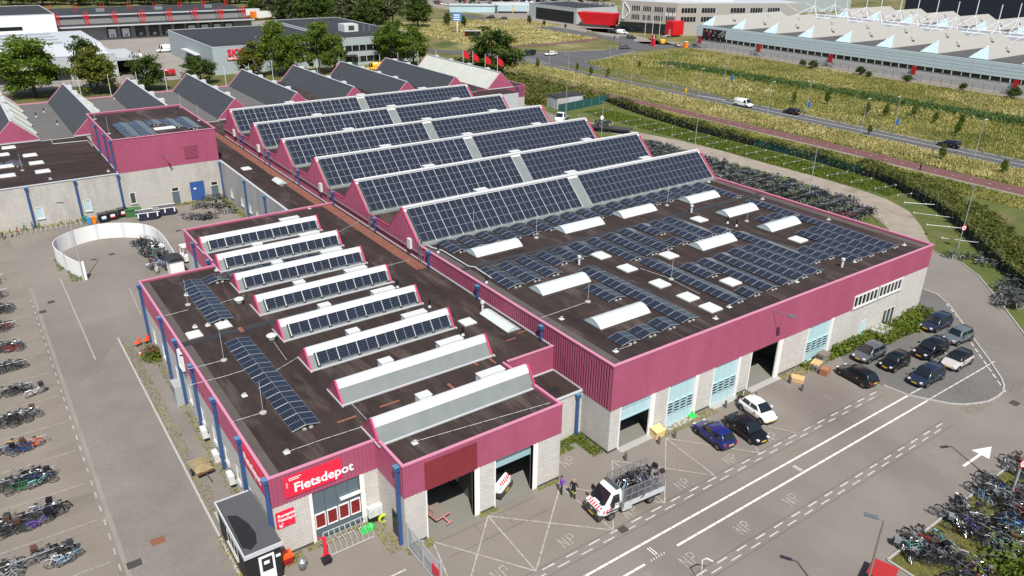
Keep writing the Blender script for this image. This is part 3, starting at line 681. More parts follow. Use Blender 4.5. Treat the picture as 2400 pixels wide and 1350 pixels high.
lw.obj('wall', 'white_brick', low); lw = MB(); wall_y(lw, XL, XL+.3, YF+.3, 40.8, 0, ZLC, lholes); lw.obj('wall', 'white_brick', low); lw = MB(); wall_y(lw, XA, XA+.3, YA+.3, YF, 0, ZLC, [(yd0, yd1, 0, 2.1)]); wall_y(lw, XR-.3, XR, YA+.3, 7.4, 0, ZLC, [])
wall_x(lw, 40.5, 40.8, XL+.3, XA, 0, ZLC, []); wall_y(lw, XA, XA+.3, 40.5, 53.5, 0, ZLC, []); wall_x(lw, 53.2, 53.5, XA+.3, 0, 0, ZLC, [])
lw.obj('wall', 'white_brick', low); lw = MB(); wall_x(lw, 3.5, 3.8, XR, 0, 0, 4.1, [])
lw.obj('wall', 'white_brick', low)
boxes('plinth', 'plinth', low, [(XL, YF-.012, 0, fx0-.1, YF, .2), (XA+.02, YA-.012, 0, -16.75, YA, .22), (-12.45, YA-.012, 0, -11.2, YA, .22), (-7.3, YA-.012, 0, XR, YA, .22)])
lc = MB(); clad(lc, 0, YF, XL-.04, XA, ZLC, ZL, -1); clad(lc, 0, YA, XA-.04, XR+.04, ZLC, 6.8, -1)
def lz(y):
    for a in LAP:
        if abs(y-a) < 6:
            if a-1.15 <= y <= a: return 6.6+1.35*(y-(a-1.15))/1.15
            if a < y <= a+1.6: return 7.95-1.35*(y-a)/1.6
    return 6.62
clad(lc, 1, XL, YF-.04, 40.8, ZLC, ZL, -1); clad(lc, 1, XA, YA-.04, YF, ZLC, lambda y: max(6.8, lz(y)) if y > 3 else 6.8, -1, extra=[3.15]); clad(lc, 1, XR, YA-.04, 7.4, ZLC, lambda y: max(6.7, lz(y)), 1, extra=[3.15, 4.3, 5.9])
clad(lc, 0, 7.42, -4.75, 0, 4.3, ZL, -1); clad(lc, 1, XA, 40.8, 53.5, ZLC, lz, -1, extra=[a for a in LAP]+[a-1.15 for a in LAP]+[a+1.6 for a in LAP]); clad(lc, 0, 40.8, XL, XA, ZLC, ZL, 1); clad(lc, 0, 53.5, XA, 0, ZLC, ZL, 1)
lc.obj('cladding', 'pink_clad', low)
lb = MB()                                            # closing sheets behind the ribs
lb.box(XL+.012, YF+.012, ZLC, XA, YF+.14, ZL-.02); lb.box(XA+.012, YA+.012, ZLC, XR-.012, YA+.14, 6.78); lb.box(XL+.012, YF+.14, ZLC, XL+.14, 40.79, ZL-.02); lb.box(XA+.012, YA+.14, ZLC, XA+.14, YF, 6.7); lb.box(XR-.14, YA+.14, ZLC, XR-.012, 7.4, 6.66)
lb.box(-4.75, 7.432, 4.1, -.01, 7.56, ZL-.02); lb.box(XL+.14, 40.66, ZLC, XA, 40.788, ZL-.02); lb.box(XA+.012, 40.788, ZLC, XA+.14, 53.48, ZL-.02); lb.box(XA+.14, 53.36, ZLC, -.05, 53.488, ZL-.02)
lb.obj('parapet', 'pink_clad', low)
lr = MB(); ol = [(XL+.14, YF+.14), (XA+.1, YF+.14), (XA+.14, YA+.14), (XR-.14, YA+.14), (XR-.14, 7.5), (-.02, 7.56), (-.02, 53.36), (XA+.14, 53.36), (XA+.14, 40.66), (XL+.14, 40.66)]
lr.prism(ol, 6.05, ZR); roof_low = lr.obj('roof', 'roof_brown', low, fix=False)
rr = MB(); rr.box(XR, 3.55, 3.9, 0, 7.42, 4.2); rr.obj('lower_roof', 'roof_brown', low)
rb = MB(); coping(rb, 0, 3.5, XR, 0, 4.23, .2, .12); coping(rb, 0, 7.34, XR, -.05, 4.3, .1, .12); rb.obj('flashing', 'alu_flat', low)
pa = MB(); pa.box(-3.2, 4.3, 4.2, -2.4, 5.0, 4.206); pa.box(-2.3, 4.5, 4.2, -1.3, 5.2, 4.206); pa.obj('roof_patch', 'black_board', low)
lco = MB()
for ax, fx, a0, a1, z in ((0, YF+.03, XL-.08, XA, ZL), (1, XL+.03, YF+.15, 40.8, ZL), (0, YA+.03, XA-.08, XR+.08, 6.82), (1, XA+.03, YA+.15, 3.1, 6.82), (1, XR-.03, YA+.15, 3.1, 6.72), (1, XR-.03, 5.95, 7.4, 6.66), (0, 7.45, -4.8, 0, ZL+.02), (0, 40.77, XL+.15, XA, ZL), (1, XA+.03, 42.0, 45.1, ZL+.03), (1, XA+.03, 47.8, 53.35, ZL+.03), (0, 53.47, XA-.08, -.1, ZL+.02)): coping(lco, ax, fx, a0, a1, z, .2, .11)
lco.obj('coping', 'pink_trim', low)
ow = MB(); ow.box(-1.45, 28.6, ZR, -.25, 53.3, ZR+.012); ow.obj('roof_walkway', 'orange_walk', roof_low)
ds = MB(); ds.box(XL+.2, 25.0, ZR, -5, 25.75, ZR+.010); ds.obj('valley_strip', 'roof_dark', roof_low)
boxes('gutter_strip', 'gutter_bitumen', roof_low, [(XL+.2, YF+.2, ZR, XL+.85, 24.9, ZR+.006), (XL+.2, 25.8, ZR, XL+.85, 40.5, ZR+.006)])
for x, y, dx, dy in ((-10.5, 5.9, .25, 1.6), (-16.2, 7.4, 1.6, .2), (-14.6, 9.0, 1.7, .22), (-19.6, 7.3, 1.5, .2), (-7.0, 8.6, .2, 1.3), (-5.6, 8.0, .2, 1.2), (-2.6, 10.6, 1.0, .15), (-.9, 11.2, 1.0, .15), (-14.2, 37.6, .2, 1.2), (-20.9, 24.9, .35, 1.0)): boxes('roof_patch', 'roof_patch', roof_low, [(x, y, ZR, x+dx, y+dy, ZR+.014)])
fin = MB(); fin.box(XL+.3, YF, -.05, XA+.2, 14, .03); fin.box(XA+.3, YA-.05, -.05, XR-.3, 14, .034); fin.obj('floor_slab', 'interior_floor', low)
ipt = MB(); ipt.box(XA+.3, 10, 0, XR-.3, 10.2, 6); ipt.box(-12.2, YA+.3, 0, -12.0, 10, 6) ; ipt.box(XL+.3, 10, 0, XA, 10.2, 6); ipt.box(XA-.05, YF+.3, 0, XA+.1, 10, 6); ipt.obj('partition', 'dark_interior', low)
for i, a in enumerate(LAP):                          # eight small roof-light ridges
    s = MB(); x0, x1 = XA+.02, -5.1
    s.face([(x0, a-1.1, ZR-.05), (x1, a-1.1, ZR-.05), (x1, a, 7.88), (x0, a, 7.88)]); s.face([(x0, a, 7.88), (x1, a, 7.88), (x1, a+1.55, ZR-.05), (x0, a+1.55, ZR-.05)])
    so = s.obj('roof_light', 'saw_grey', low, fix=False)
    c = MB(); c.face([(x0, a-.36, 7.40), (x1, a-.36, 7.40), (x1, a-.03, 7.91), (x0, a-.03, 7.91)]); c.face([(x0, a-.03, 7.91), (x1, a-.03, 7.91), (x1, a+.25, 7.88), (x0, a+.25, 7.88)]); c.face([(x0, a+.25, 7.88), (x1, a+.25, 7.88), (x1, a+.6, 7.42), (x0, a+.6, 7.42)]); c.obj('ridge_cap', 'ridge_white', so, fix=False)
    for x in ((x0, x1) if i not in (6, 7) or True else (x1,)):
        e = MB(); e.extr([(a-1.12, ZR-.05), (a, 7.93), (a+1.57, ZR-.05)], 0, x-.05, x+.05); e.obj('gable_end', 'pink_clad', so)
        eb = MB(); eb.bar((x, a-1.14, ZR), (x, a, 7.97), .15, .1); eb.bar((x, a, 7.97), (x, a+1.6, ZR), .15, .1); eb.obj('gable_edge', 'pink_edge', so)
    fs = MB(); fs.box(x0-.12, a-1.3, ZR, x0+.02, a+1.6, ZR+.12); fs.box(x1+.05, a-1.3, ZR, x1+.2, a-1.05, ZR+.12); fs.box(x0, a-1.22, ZR, x1, a-1.08, ZR+.1); fs.obj('flashing', 'alu_flat', so)
    for x, wd in (((-9.2, 2.2), (-14.4, 1.0)) if i != 7 else ((-9.2, 2.2),)):
        vt = MB(); vt.box(x, a+.3, 7.4, x+wd, a+1.0, 7.98); vt.box(x-.04, a+.26, 7.98, x+wd+.04, a+1.04, 8.02); vt.obj('ridge_vent', 'ridge_white', so)
# front doors of the low hall
gd = MB(); gd.box(fx0, YF+.1, .1, fx1, YF+.18, ZLC); go = gd.obj('garage_door', 'grey_door', low)
gj = MB()
for i in range(1, 4): xx = fx0+(fx1-fx0)*i/4; gj.box(xx-.012, YF+.09, 2.4, xx+.012, YF+.1, ZLC)
gj.obj('panel_joint', 'iron', go)
for i in range(4):
    a = fx0+(fx1-fx0)*i/4+.05; b = fx0+(fx1-fx0)*(i+1)/4-.05
    window(go, 0, YF+.1, a, b, 1.05, 2.3, -1, bars=(1, 0), fm='white_frame', gm='red_film', fw=.06, sill=False, rec=-.01)
fr2 = MB(); fr2.box(fx0-.22, YF-.02, 0, fx0, YF+.12, ZLC); fr2.box(fx1, YF-.02, 0, fx1+.35, YF+.14, ZLC); fr2.box(fx1-1.5, YF-.12, 2.75, fx1+.05, YF+.09, 2.9); fr2.obj('door_frame', 'white_frame', low)
for a, b in ((-12.9, -12.45), (-7.75, -7.3)):
    m_ = MB(); m_.box(a, YA-.02, 0, b, YA+.32, ZLC); m_.obj('door_frame', 'white_frame', low)
for a in (-16.7, -11.1):
    m_ = MB(); m_.box(a-.1, YA-.02, 0, a, YA+.32, ZLC); m_.obj('door_jamb', 'white_frame', low)
m_ = MB(); m_.box(-11.1, YA+.3, 3.2, -7.75, YA+.4, ZLC); m_.obj('garage_door', 'pale_blue_dark', low)
m_ = MB(); m_.box(-16.7, YA+.05, 4.05, -12.9, YA+.3, ZLC); m_.obj('door_rail', 'pink_edge', low)
m_ = MB(); clad(m_, 0, YA-.042, -16.85, -12.7, ZLC+.03, 6.45, -1); m_.obj('sign_ghost', 'dark_red_clad', low)
m_ = MB(); m_.box(XA-.04, yd0, .05, XA+.1, yd1, 2.1); dd = m_.obj('side_door', 'iron', low)
m_ = MB(); m_.box(XA-.06, yd0+.2, 1.1, XA-.02, yd1-.2, 1.9); m_.obj('pane', 'dark_glass', dd)
for y0, y1, z0, z1 in lholes: window(low, 1, XL, y0, y1, z0, z1, -1, bars=(1, 0), gm='mid_glass')
for y in (4.0, 9.4, 15.4, 21.4, 26.5, 31.7, 40.2): downpipe(low, XL, y, 0, 6.5, -1, 0, .11)
for x, y, dx, dy, z1 in ((XA, .35, -1, 0, 6.6), (-.55, 3.5, 0, -1, 4.15)): downpipe(low, x, y, 0, z1, dx, dy, .11)
for y in (43.2, 49.2): downpipe(low, XA, y, 0, 6.4, -1, 0, .1)
# signs fixed to the low hall
sg0, sg1 = gy(666, 1150, YF-.06), gy(800, 1096, YF-.06)
s = MB(); zb_, zt_ = 4.62, 6.22; s.box(sg0.x, YF-.1, zb_, sg1.x, YF-.05, zt_)
sign1 = s.obj('fascia_sign', 'sign_red', None); setp(sign1, 'long red fascia sign with white Fietsdepot lettering above the grey door', 'sign')
text_obj('Fietsdepot', .98, 'sign_white', (sg0.x+.62, YF-.11, 4.92), RX, sign1)
for i in range(3): text_obj('x', .17, 'sign_white', (sg0.x+.16, YF-.11, 5.72-.15*i), RX, sign1, name='emblem')
eb_ = MB(); eb_.box(sg0.x+.36, YF-.11, 6.04, sg0.x+1.2, YF-.1, 6.09); eb_.box(sg0.x+.36, YF-.11, 5.90, sg0.x+1.05, YF-.1, 5.95); eb_.obj('emblem_line', 'sign_white', sign1)
s = MB(); r0, r1 = gy(644, 1200, YF-.06).x, gy(688, 1190, YF-.06).x; s.box(r0, YF-.08, 2.45, r1, YF-.02, 3.75)
sign2 = s.obj('wall_sign', 'sign_red', None); setp(sign2, 'small red Receptie Fietsdepot sign with arrow on white brick', 'sign')
text_obj('Receptie', .33, 'sign_white', (r0+.12, YF-.09, 3.32), RX, sign2); text_obj('Fietsdepot', .33, 'sign_white', (r0+.12, YF-.09, 2.98), RX, sign2, sx=.86)
am = MB(); am.bar((r0+.2, YF-.09, 2.58), (r0+.44, YF-.09, 2.82), .02, .05); am.bar((r0+.18, YF-.09, 2.56), (r0+.4, YF-.09, 2.56), .02, .05); am.bar((r0+.18, YF-.09, 2.56), (r0+.18, YF-.09, 2.78), .02, .05); am.obj('arrow', 'sign_white', sign2)
s = MB(); s.box(XL-.12, 4.4, 4.75, XL-.06, 9.0, 6.2); sign3 = s.obj('side_sign', 'sign_red', None); setp(sign3, 'red Fietsdepot sign on the long side wall by the drainpipes', 'sign')
text_obj('Fietsdepot', .95, 'sign_white', (XL-.125, 8.75, 5.1), RY, sign3, sx=.85)

# ------------------------------------------------------------------ 3. corridor, tall block, wing and rear hall
cor = thing('link_corridor', 'grey low corridor with flat roof and orange roof walkway beside the big hall', 'building', (-2.7, 70, 0))
m_ = MB(); wh = [(55.5, 56.7, 1.2, 2.4), (58.6, 59.8, 1.2, 2.4), (61.6, 62.8, 1.2, 2.4), (64.4, 65.6, 1.2, 2.4), (67.5, 68.5, 0, 2.2), (70.4, 71.6, 1.2, 2.4), (74, 75.2, 1.2, 2.4), (79, 80.2, 1.2, 2.4)]
wall_y(m_, -5.4, -5.1, 53.6, 84.3, 0, 5.87, wh); m_.obj('wall', 'grey_render', cor)
for h in wh: window(cor, 1, -5.4, h[0], h[1], h[2], h[3], -1, bars=(2, 0), gm='dark_glass', sill=h[2] > 0)
m_ = MB(); m_.box(-5.1, 53.6, 5.6, -.02, 111.7, 5.86); cr = m_.obj('roof', 'roof_brown', cor)
m_ = MB(); m_.box(-1.4, 53.7, 5.86, -.2, 108, 5.872); m_.obj('roof_walkway', 'orange_walk', cr)
m_ = MB(); coping(m_, 1, -5.25, 53.6, 84.3, 5.9, .3, .1); m_.obj('coping', 'alu_flat', cor)
for y in (56.3, 63.5, 72.0, 83.7): downpipe(cor, -5.4, y, 0, 5.8, -1, 0, .1)
blk = thing('tall_block', 'tall pink block with louvre and blue double door in the courtyard', 'building', (-12.5, 90, 0))
BX0, BX1, BY0, BZ = -19.7, -5.35, 84.4, 10.9
BY1 = g(203, 267, BZ).y
m_ = MB(); bh = [(gy(403, 450, BY0).x, gy(420, 450, BY0).x, 0, 2.75), (gy(444, 430, BY0).x, gy(478, 430, BY0).x, 0, 3.1), (gy(494, 430, BY0).x, gy(511, 430, BY0).x-.05, 0, 2.75), (gy(304, 460, BY0).x, gy(318, 460, BY0).x, 1.2, 2.9)]
wall_x(m_, BY0, BY0+.3, BX0, BX1, 0, 6, bh); m_.box(BX0, BY0+.3, 0, BX0+.3, BY1, 6); m_.box(BX1-.3, BY0+.3, 0, BX1, BY1, 6); m_.obj('wall', 'old_brick', blk)
m_ = MB(); clad(m_, 0, BY0, BX0, BX1, 6, BZ, -1); clad(m_, 1, BX0, BY0, BY1, 6, BZ, -1); clad(m_, 1, BX1, BY0, BY1, 6, BZ, 1); m_.box(BX0+.012, BY0+.012, 6, BX1-.012, BY0+.12, BZ-.02); m_.box(BX0+.012, BY0+.12, 6, BX0+.12, BY1, BZ-.02); m_.box(BX1-.12, BY0+.12, 6, BX1-.012, BY1, BZ-.02); m_.box(BX0, BY1, 6, BX1, BY1+.12, BZ-.02); m_.obj('cladding', 'pink_clad', blk)
m_ = MB(); m_.box(BX0+.1, BY0+.1, 10.2, BX1-.1, BY1, 10.62); m_.obj('roof', 'roof_brown', blk)
m_ = MB(); coping(m_, 0, BY0, BX0-.1, BX1+.1, BZ, .2, .1); coping(m_, 0, BY1+.06, BX0-.1, BX1+.1, BZ, .2, .1); coping(m_, 1, BX0, BY0+.1, BY1, BZ, .2, .1); coping(m_, 1, BX1, BY0+.1, BY1, BZ, .2, .1); m_.obj('coping', 'pink_trim', blk)
for i, h in enumerate(bh):
    if i == 1:
        m_ = MB(); m_.box(h[0]+.02, BY0+.05, .03, h[1]-.02, BY0+.12, 3.05); m_.box((h[0]+h[1])/2-.02, BY0+.03, .03, (h[0]+h[1])/2+.02, BY0+.05, 3.05); bd = m_.obj('double_door', 'blue_door', blk)
        m_ = MB(); m_.box(h[0]+.5, BY0+.02, 1.9, h[0]+.85, BY0+.04, 2.15); m_.obj('notice', 'sign_white', bd)
    elif i == 3: window(blk, 0, BY0, h[0], h[1], h[2], h[3], -1, gm='mid_glass')
    else:
        m_ = MB(); m_.box(h[0], BY0+.05, .03, h[1], BY0+.12, 2.0); m_.obj('door', 'grey_door', blk); window(blk, 0, BY0, h[0], h[1], 2.05, 2.7, -1, gm='dark_glass', sill=False)
lv = MB(); l0, l1 = gy(430, 350, BY0).x, gy(462, 350, BY0).x
for i in range(9): z = 6.95+.2*i; lv.box(l0, BY0-.14, z, l1, BY0-.02, z+.11)
lv.box(l0, BY0-.06, 6.9, l1, BY0-.05, 8.75, 1); lv.box(l0-.08, BY0-.1, 6.85, l1+.08, BY0-.02, 6.92); lv.box(l0-.08, BY0-.1, 8.72, l1+.08, BY0-.02, 8.8); lv.obj('louvre', ['pink_clad', 'dark_red_clad'], blk)
m_ = MB(); xx = gy(380, 362, BY0).x; m_.tube([(xx, BY0, 7.7), (xx+.3, BY0-1.0, 7.9)], .04); m_.box(xx+.2, BY0-1.6, 7.84, xx+.5, BY0-.95, 7.93); m_.obj('wall_lamp', 'lamp_grey', blk)
for y in (85.3, 90, 97.3): downpipe(blk, BX0, y, 6.1, 10.7, -1, 0, .1)
wing = thing('side_wing', 'flat-roofed whitewashed wing with blue drainpipes behind the courtyard', 'building', (-40, 92, 0))
m_ = MB(); wx = [(gy(84, 500, BY0).x, gy(103, 500, BY0).x, 1.15, 2.85), (gy(197, 480, BY0).x, gy(214, 480, BY0).x, 1.15, 2.85), (-38.6, -37.4, 1.15, 2.85)]
wall_x(m_, BY0, BY0+.3, -70, BX0, 0, 5.95, wx); m_.obj('wall', 'old_brick', wing)
for h in wx: window(wing, 0, BY0, *h, -1, gm='ice_glass')
m_ = MB(); m_.box(-70, BY0+.05, 5.6, BX0, 111.8, 5.95); wr = m_.obj('roof', 'roof_wing', wing)
m_ = MB(); coping(m_, 0, BY0+.05, -70, BX0, 6.02, .26, .12); coping(m_, 1, BX0-.05, BY0+.2, BY1, 6.1, .12, .16); m_.obj('coping', 'alu_flat', wing)
for x in (-31.5, -25.5, -19.9, -37.5): downpipe(wing, x, BY0, 0, 5.95, 0, -1, .12)
rear = thing('rear_hall', 'rear hall with grey felt gabled roof ridges and pink gable ends', 'warehouse', (5, 128, 0))
RZ, RA, RY0, RY1 = 6.2, 9.66, 111.8, 145.8
m_ = MB(); m_.box(-82, RY0, 0, 73.4, RY1, 6.05); m_.obj('wall', 'old_brick', rear)
m_ = MB(); clad(m_, 0, RY0, 60, 73.4, 3.6, RZ+.1, -1); clad(m_, 1, 73.4, RY0, RY1, 3.6, RZ+.1, 1); m_.obj('cladding', 'pink_clad', rear)
m_ = MB(); m_.box(-82, RY0+.1, 6.05, 24, RY1-.1, RZ); m_.obj('roof', 'roof_grey', rear)
m_ = MB(); m_.box(24, RY0+.1, 6.05, 73.3, RY1-.1, RZ+.002); m_.obj('roof', 'roof_brown', rear)
m_ = MB(); coping(m_, 0, RY1-.1, -82, 73.4, RZ+.1, .2, .2); m_.obj('coping', 'pink_trim', rear)
m_ = MB(); coping(m_, 1, 73.35, RY0, RY1-.2, RZ+.12, .2, .14); m_.obj('coping', 'pink_trim', rear)
for i in range(11):
    x = -54.2+12.07*i; hw_ = 3.5
    lm = 'pale_green_sheet' if i == 10 else 'slate_felt'; rm = 'pale_green_sheet' if i < 4 else 'slate_felt'
    s = MB(); s.face([(x-hw_, RY1-.3, RZ), (x-hw_, RY0+.2, RZ), (x, RY0+.2, RA), (x, RY1-.3, RA)]); o = s.obj('roof_ridge', lm, rear, fix=False)
    s = MB(); s.face([(x, RY1-.3, RA), (x, RY0+.2, RA), (x+hw_, RY0+.2, RZ), (x+hw_, RY1-.3, RZ)]); s.obj('roof_slope', rm, o, fix=False)
    if lm == 'pale_green_sheet':
        for j in range(44): y = RY0+.6+.75*j; r = MB(); r.bar((x-hw_, y, RZ+.04), (x, y, RA+.04), .05, .05); r.obj('sheet_rib', 'cream_roof', o)
    for ya, yb in ((RY0, RY0+.2), (RY1-.3, RY1-.1)):
        s = MB(); s.extr([(x-hw_, RZ-.1), (x, RA+.03), (x+hw_, RZ-.1)], 1, ya, yb); s.obj('gable_end', 'pink_clad', o)
        s = MB(); s.bar((x-hw_-.05, (ya+yb)/2, RZ+.03), (x, (ya+yb)/2, RA+.08), .16, .1); s.bar((x+hw_+.05, (ya+yb)/2, RZ+.03), (x, (ya+yb)/2, RA+.08), .16, .1); s.obj('gable_edge', 'pink_trim', o)
    s = MB(); s.bar((x, RY0, RA+.05), (x, RY1-.1, RA+.05), .34, .12); s.obj('ridge_cap', 'ridge_grey', o)
    s = MB(); s.box(x-hw_, RY0-.12, RZ-.12, x+hw_, RY0, RZ+.06); s.obj('flashing', 'alu_flat', o)
    for y in (117.5, 125.5, 134, 141):
        s = MB(); s.box(x+.1, y, RA-.55, x+.9, y+1.0, RA+.25); s.obj('ridge_vent', 'ridge_white', o)
    if rm == 'pale_green_sheet':
        for y in (116, 123, 130, 137):
            s = MB(); s.bar((x+.4, y, RA-.1), (x+hw_, y, RZ+.3), .5, .35); s.obj('roof_duct', 'pale_green_sheet', o)
m_ = MB(); m_.box(46.6, 106.0, 0, 67.4, RY0-.02, 5.95); anx = m_.obj('rear_annex', 'grey_shed', None); setp(anx, 'pale plastered box annex between the two halls', 'building')
m_ = MB(); m_.box(46.7, 106.1, 5.95, 67.3, RY0-.1, 6.0); m_.obj('roof', 'roof_brown', anx)
m_ = MB(); m_.box(0, YB, 0, 46.5, RY0, 5.8); lk = m_.obj('rear_link', 'grey_shed', None); setp(lk, 'low flat-roofed link between the sawtooth hall and the rear hall', 'building')
m_ = MB(); m_.box(0, YB+.02, 5.8, 46.5, RY0-.02, 5.9); m_.obj('roof', 'roof_brown', lk)
downpipe(rear, 71.2, RY0-.05, 0, 6.2, 0, -1, .14)
# courtyard wall: a white horseshoe of boards
hs = [(-28.82, 61.15), (-29.75, 63.9), (-30.4, 66.6), (-30.75, 69.0), (-30.5, 71.0), (-29.5, 72.6), (-27.6, 74.1), (-25.28, 74.8), (-23.1, 74.3), (-20.95, 72.9), (-19.6, 71.3), (-18.85, 69.2), (-18.6, 65.1), (-18.8, 60.0), (-18.95, 57.6)]
def spline(pts, n):
    out = []
    for i in range(len(pts)-1):
        p0, p1, p2, p3 = (Vector(pts[max(i-1, 0)]), Vector(pts[i]), Vector(pts[i+1]), Vector(pts[min(i+2, len(pts)-1)]))
        for k in range(n):
            t = k/n; out.append(tuple(.5*((2*p1)+(p2-p0)*t+(2*p0-5*p1+4*p2-p3)*t*t+(3*p1-p0-3*p2+p3)*t**3)))
    return out+[tuple(pts[-1])]
hw = thing('horseshoe_wall', 'white curved board wall round the courtyard bicycle heap', 'wall', (-28.8, 61, 0))
hp = spline(hs, 5)
for i, (a, b) in enumerate(zip(hp[:-1], hp[1:])):
    p = MB(); p.bar((a[0], a[1], 1.05+rnd.uniform(-.015, .015)), (b[0]+(b[0]-a[0])*.01, b[1]+(b[1]-a[1])*.01, 1.05), .07, 2.1); p.obj('board_panel', 'white_wall' if i % 7 else 'white_wall_out', hw)
p = MB(); p.box(-29.0, 60.9, 0, -28.55, 61.25, 2.3); p.obj('end_post', 'white_wall', hw)
hut = thing('white_hut', 'small white hut with dark curved roof at the end of the curved wall', 'hut', (-19.2, 57, 0))
m_ = MB(); m_.box(-20.1, 56.2, 0, -18.5, 58.0, 1.9); m_.obj('wall', 'white_wall', hut)
m_ = MB(); m_.extr([(-20.25, 1.9), (-19.9, 2.2), (-19.3, 2.35), (-18.7, 2.2), (-18.35, 1.9)], 1, 56.05, 58.15); m_.obj('roof', 'roof_dark', hut)
# reception cabin against the low hall
cab = thing('reception_cabin', 'black boarded reception cabin with flat roof and white door', 'cabin', (-27.3, 4.5, 0))
CXa, CXb, CYa, CYb, CZ = -28.35, -26.15, 2.15, 8.2, 2.75
m_ = MB()
for i in range(14): m_.box(CXa+.02, CYa-.015, .2*i, CXb, CYa+.05, .2*i+.185); m_.box(CXa-.015, CYa+.05, .2*i, CXa+.05, CYb, .2*i+.185)
m_.box(CXa+.03, CYa+.02, 0, CXb, CYb, CZ-.05); m_.obj('board_wall', 'black_board', cab)
m_ = MB(); m_.box(CXa-.05, CYa-.05, CZ-.05, CXb+.15, CYb+.05, CZ+.02); crf = m_.obj('roof', 'cabin_felt', cab); m_ = MB(); m_.prism([(CXa+.1, 3.0), (CXa+.5, 2.5), (CXa+1.0, 2.9), (CXa+1.25, 3.8), (CXa+1.15, 5.0), (CXa+.75, 6.2), (CXa+.2, 6.5)], CZ+.02, CZ+.024); m_.obj('roof_stain', 'black_board', crf)
m_ = MB(); m_.box(CXa-.12, CYa-.14, CZ-.2, CXb+.2, CYa-.04, CZ+.1); m_.box(CXa-.12, CYa-.04, CZ-.2, CXa-.02, CYb+.1, CZ+.1); m_.box(CXa-.02, CYb, CZ-.2, CXb, CYb+.1, CZ+.08); m_.obj('roof_edge', 'alu_flat', cab)
m_ = MB(); m_.box(CXa+.75, CYa-.07, .1, CXa+1.75, CYa-.015, 2.25); dr = m_.obj('door', 'white_frame', cab)
m_ = MB(); m_.box(CXa+.92, CYa-.09, 1.05, CXa+1.6, CYa-.065, 2.1); m_.obj('pane', 'dark_glass', dr); m_ = MB(); m_.box(CXa+1.05, CYa-.1, 1.6, CXa+1.4, CYa-.088, 1.85); m_.obj('notice', 'sign_white', dr)
m_ = MB(); m_.box(CXa+1.85, CYa-.04, 1.75, CXa+2.15, CYa-.012, 1.95); m_.obj('notice', 'sign_white', cab)
window(cab, 1, CXa-.02, 4.0, 6.2, 1.0, 2.1, -1, bars=(3, 0), gm='ice_glass')
m_ = MB(); m_.box(CXa+.4, CYa-1.0, -.02, CXb, CYa-.1, .1); m_.obj('doorstep', 'concrete', cab)
m_ = MB(); m_.box(CXa+.1, CYb+.1, 0, CXb+.3, CYb+2.0, .5); m_.box(CXa+.2, CYb+.3, .5, CXa+1.5, CYb+1.5, 1.1); pf_ = m_.obj('concrete_box', 'concrete', None); setp(pf_, 'grey concrete box beside the reception cabin', 'box')
# ------------------------------------------------------------------ solar panels: one module mesh shared by every panel
PW, PL = 1.03, 1.655
def panel_mesh(name, w_, l_):
    mb = MB(); t = .035
    mb.box(0, 0, 0, w_, l_, t-.004, 1)
    b = .022
    mb.box(0, 0, t-.004, w_, b, t, 1); mb.box(0, l_-b, t-.004, w_, l_, t, 1); mb.box(0, b, t-.004, b, l_-b, t, 1); mb.box(w_-b, b, t-.004, w_, l_-b, t, 1)
    mb.face([(b, b, t-.0015), (w_-b, b, t-.0015), (w_-b, l_-b, t-.0015), (b, l_-b, t-.0015)], 0)
    return mb.mesh(name, ['solar_glass', 'alu'], fix=False)
PANEL = panel_mesh('solar_panel', PW, PL)
def frame_mat(origin, xax, yax):
    x = Vector(xax).normalized(); y = Vector(yax).normalized(); z = x.cross(y)
    M = Matrix((x, y, z)).transposed().to_4x4(); M.translation = Vector(origin); return M
NUM = ['no', 'one', 'two', 'three', 'four', 'five', 'six', 'seven', 'eight', 'nine', 'ten']
def put_panel(root, origin, xax, yax, me=PANEL):
    o = bpy.data.objects.new('solar_panel', me); COL.objects.link(o); o.parent = root
    M = frame_mat(Vector(origin)-Vector(root.location), xax, yax); o.matrix_local = M
    return o
_t = math.radians(12); _rise = PW*math.sin(_t); _ww = PW*math.cos(_t)
m = MB(); m.bar((-.06, 0, .08), (_ww+.015, 0, .09+_rise), .05, .05); m.bar((_ww+.015, 0, .09+_rise), (2*_ww+.1, 0, .08), .05, .05); RAIL2 = m.mesh('mounting_rail', 'alu')
m = MB(); m.box(0, 0, 0, .26, .14, .12); BLOCK = m.mesh('ballast_block', 'concrete')
def ew_row(x, y0, n, zr, label, group, dy=1.72, hw=1.02):
    """east-west ridged row running along y: n pairs of modules on a low ridge, rails and ballast blocks"""
    tilt = math.radians(12); r = thing('solar_panel_row', label, 'solar panels', (x, y0, zr), group=group)
    rise = PW*math.sin(tilt); ww = PW*math.cos(tilt)
    for i in range(n):
        y = y0+dy*i
        put_panel(r, (x+rnd.uniform(-.01, .01), y, zr+.10), (math.cos(tilt), 0, math.sin(tilt)), (0, 1, 0))
        put_panel(r, (x+ww+.03, y, zr+.10+rise), (math.cos(tilt), 0, -math.sin(tilt)), (0, 1, 0))
    for i in range(n+1): link('mounting_rail', RAIL2, r, (0, dy*i-.01, 0))
    for yy in (-.16, dy*n+.02):
        for xx in (.72, 1.2): link('ballast_block', BLOCK, r, (xx, yy, 0))
    m = MB(); m.box(x+ww-.05, y0+.02, zr+.02, x+ww+.07, y0+dy*n-.05, zr+.28); m.obj('wind_plate', 'black_plastic', r)
    return r
ROWS = [(x, 26.85, 2) for x in (1.95, 4.39, 6.81, 9.17, 11.53, 13.95, 16.4, 18.8, 21.2, 23.6, 25.95, 28.3, 30.6, 32.86, 34.96, 37.0, 39.1)]+[(41.35, 23.25, 4)]
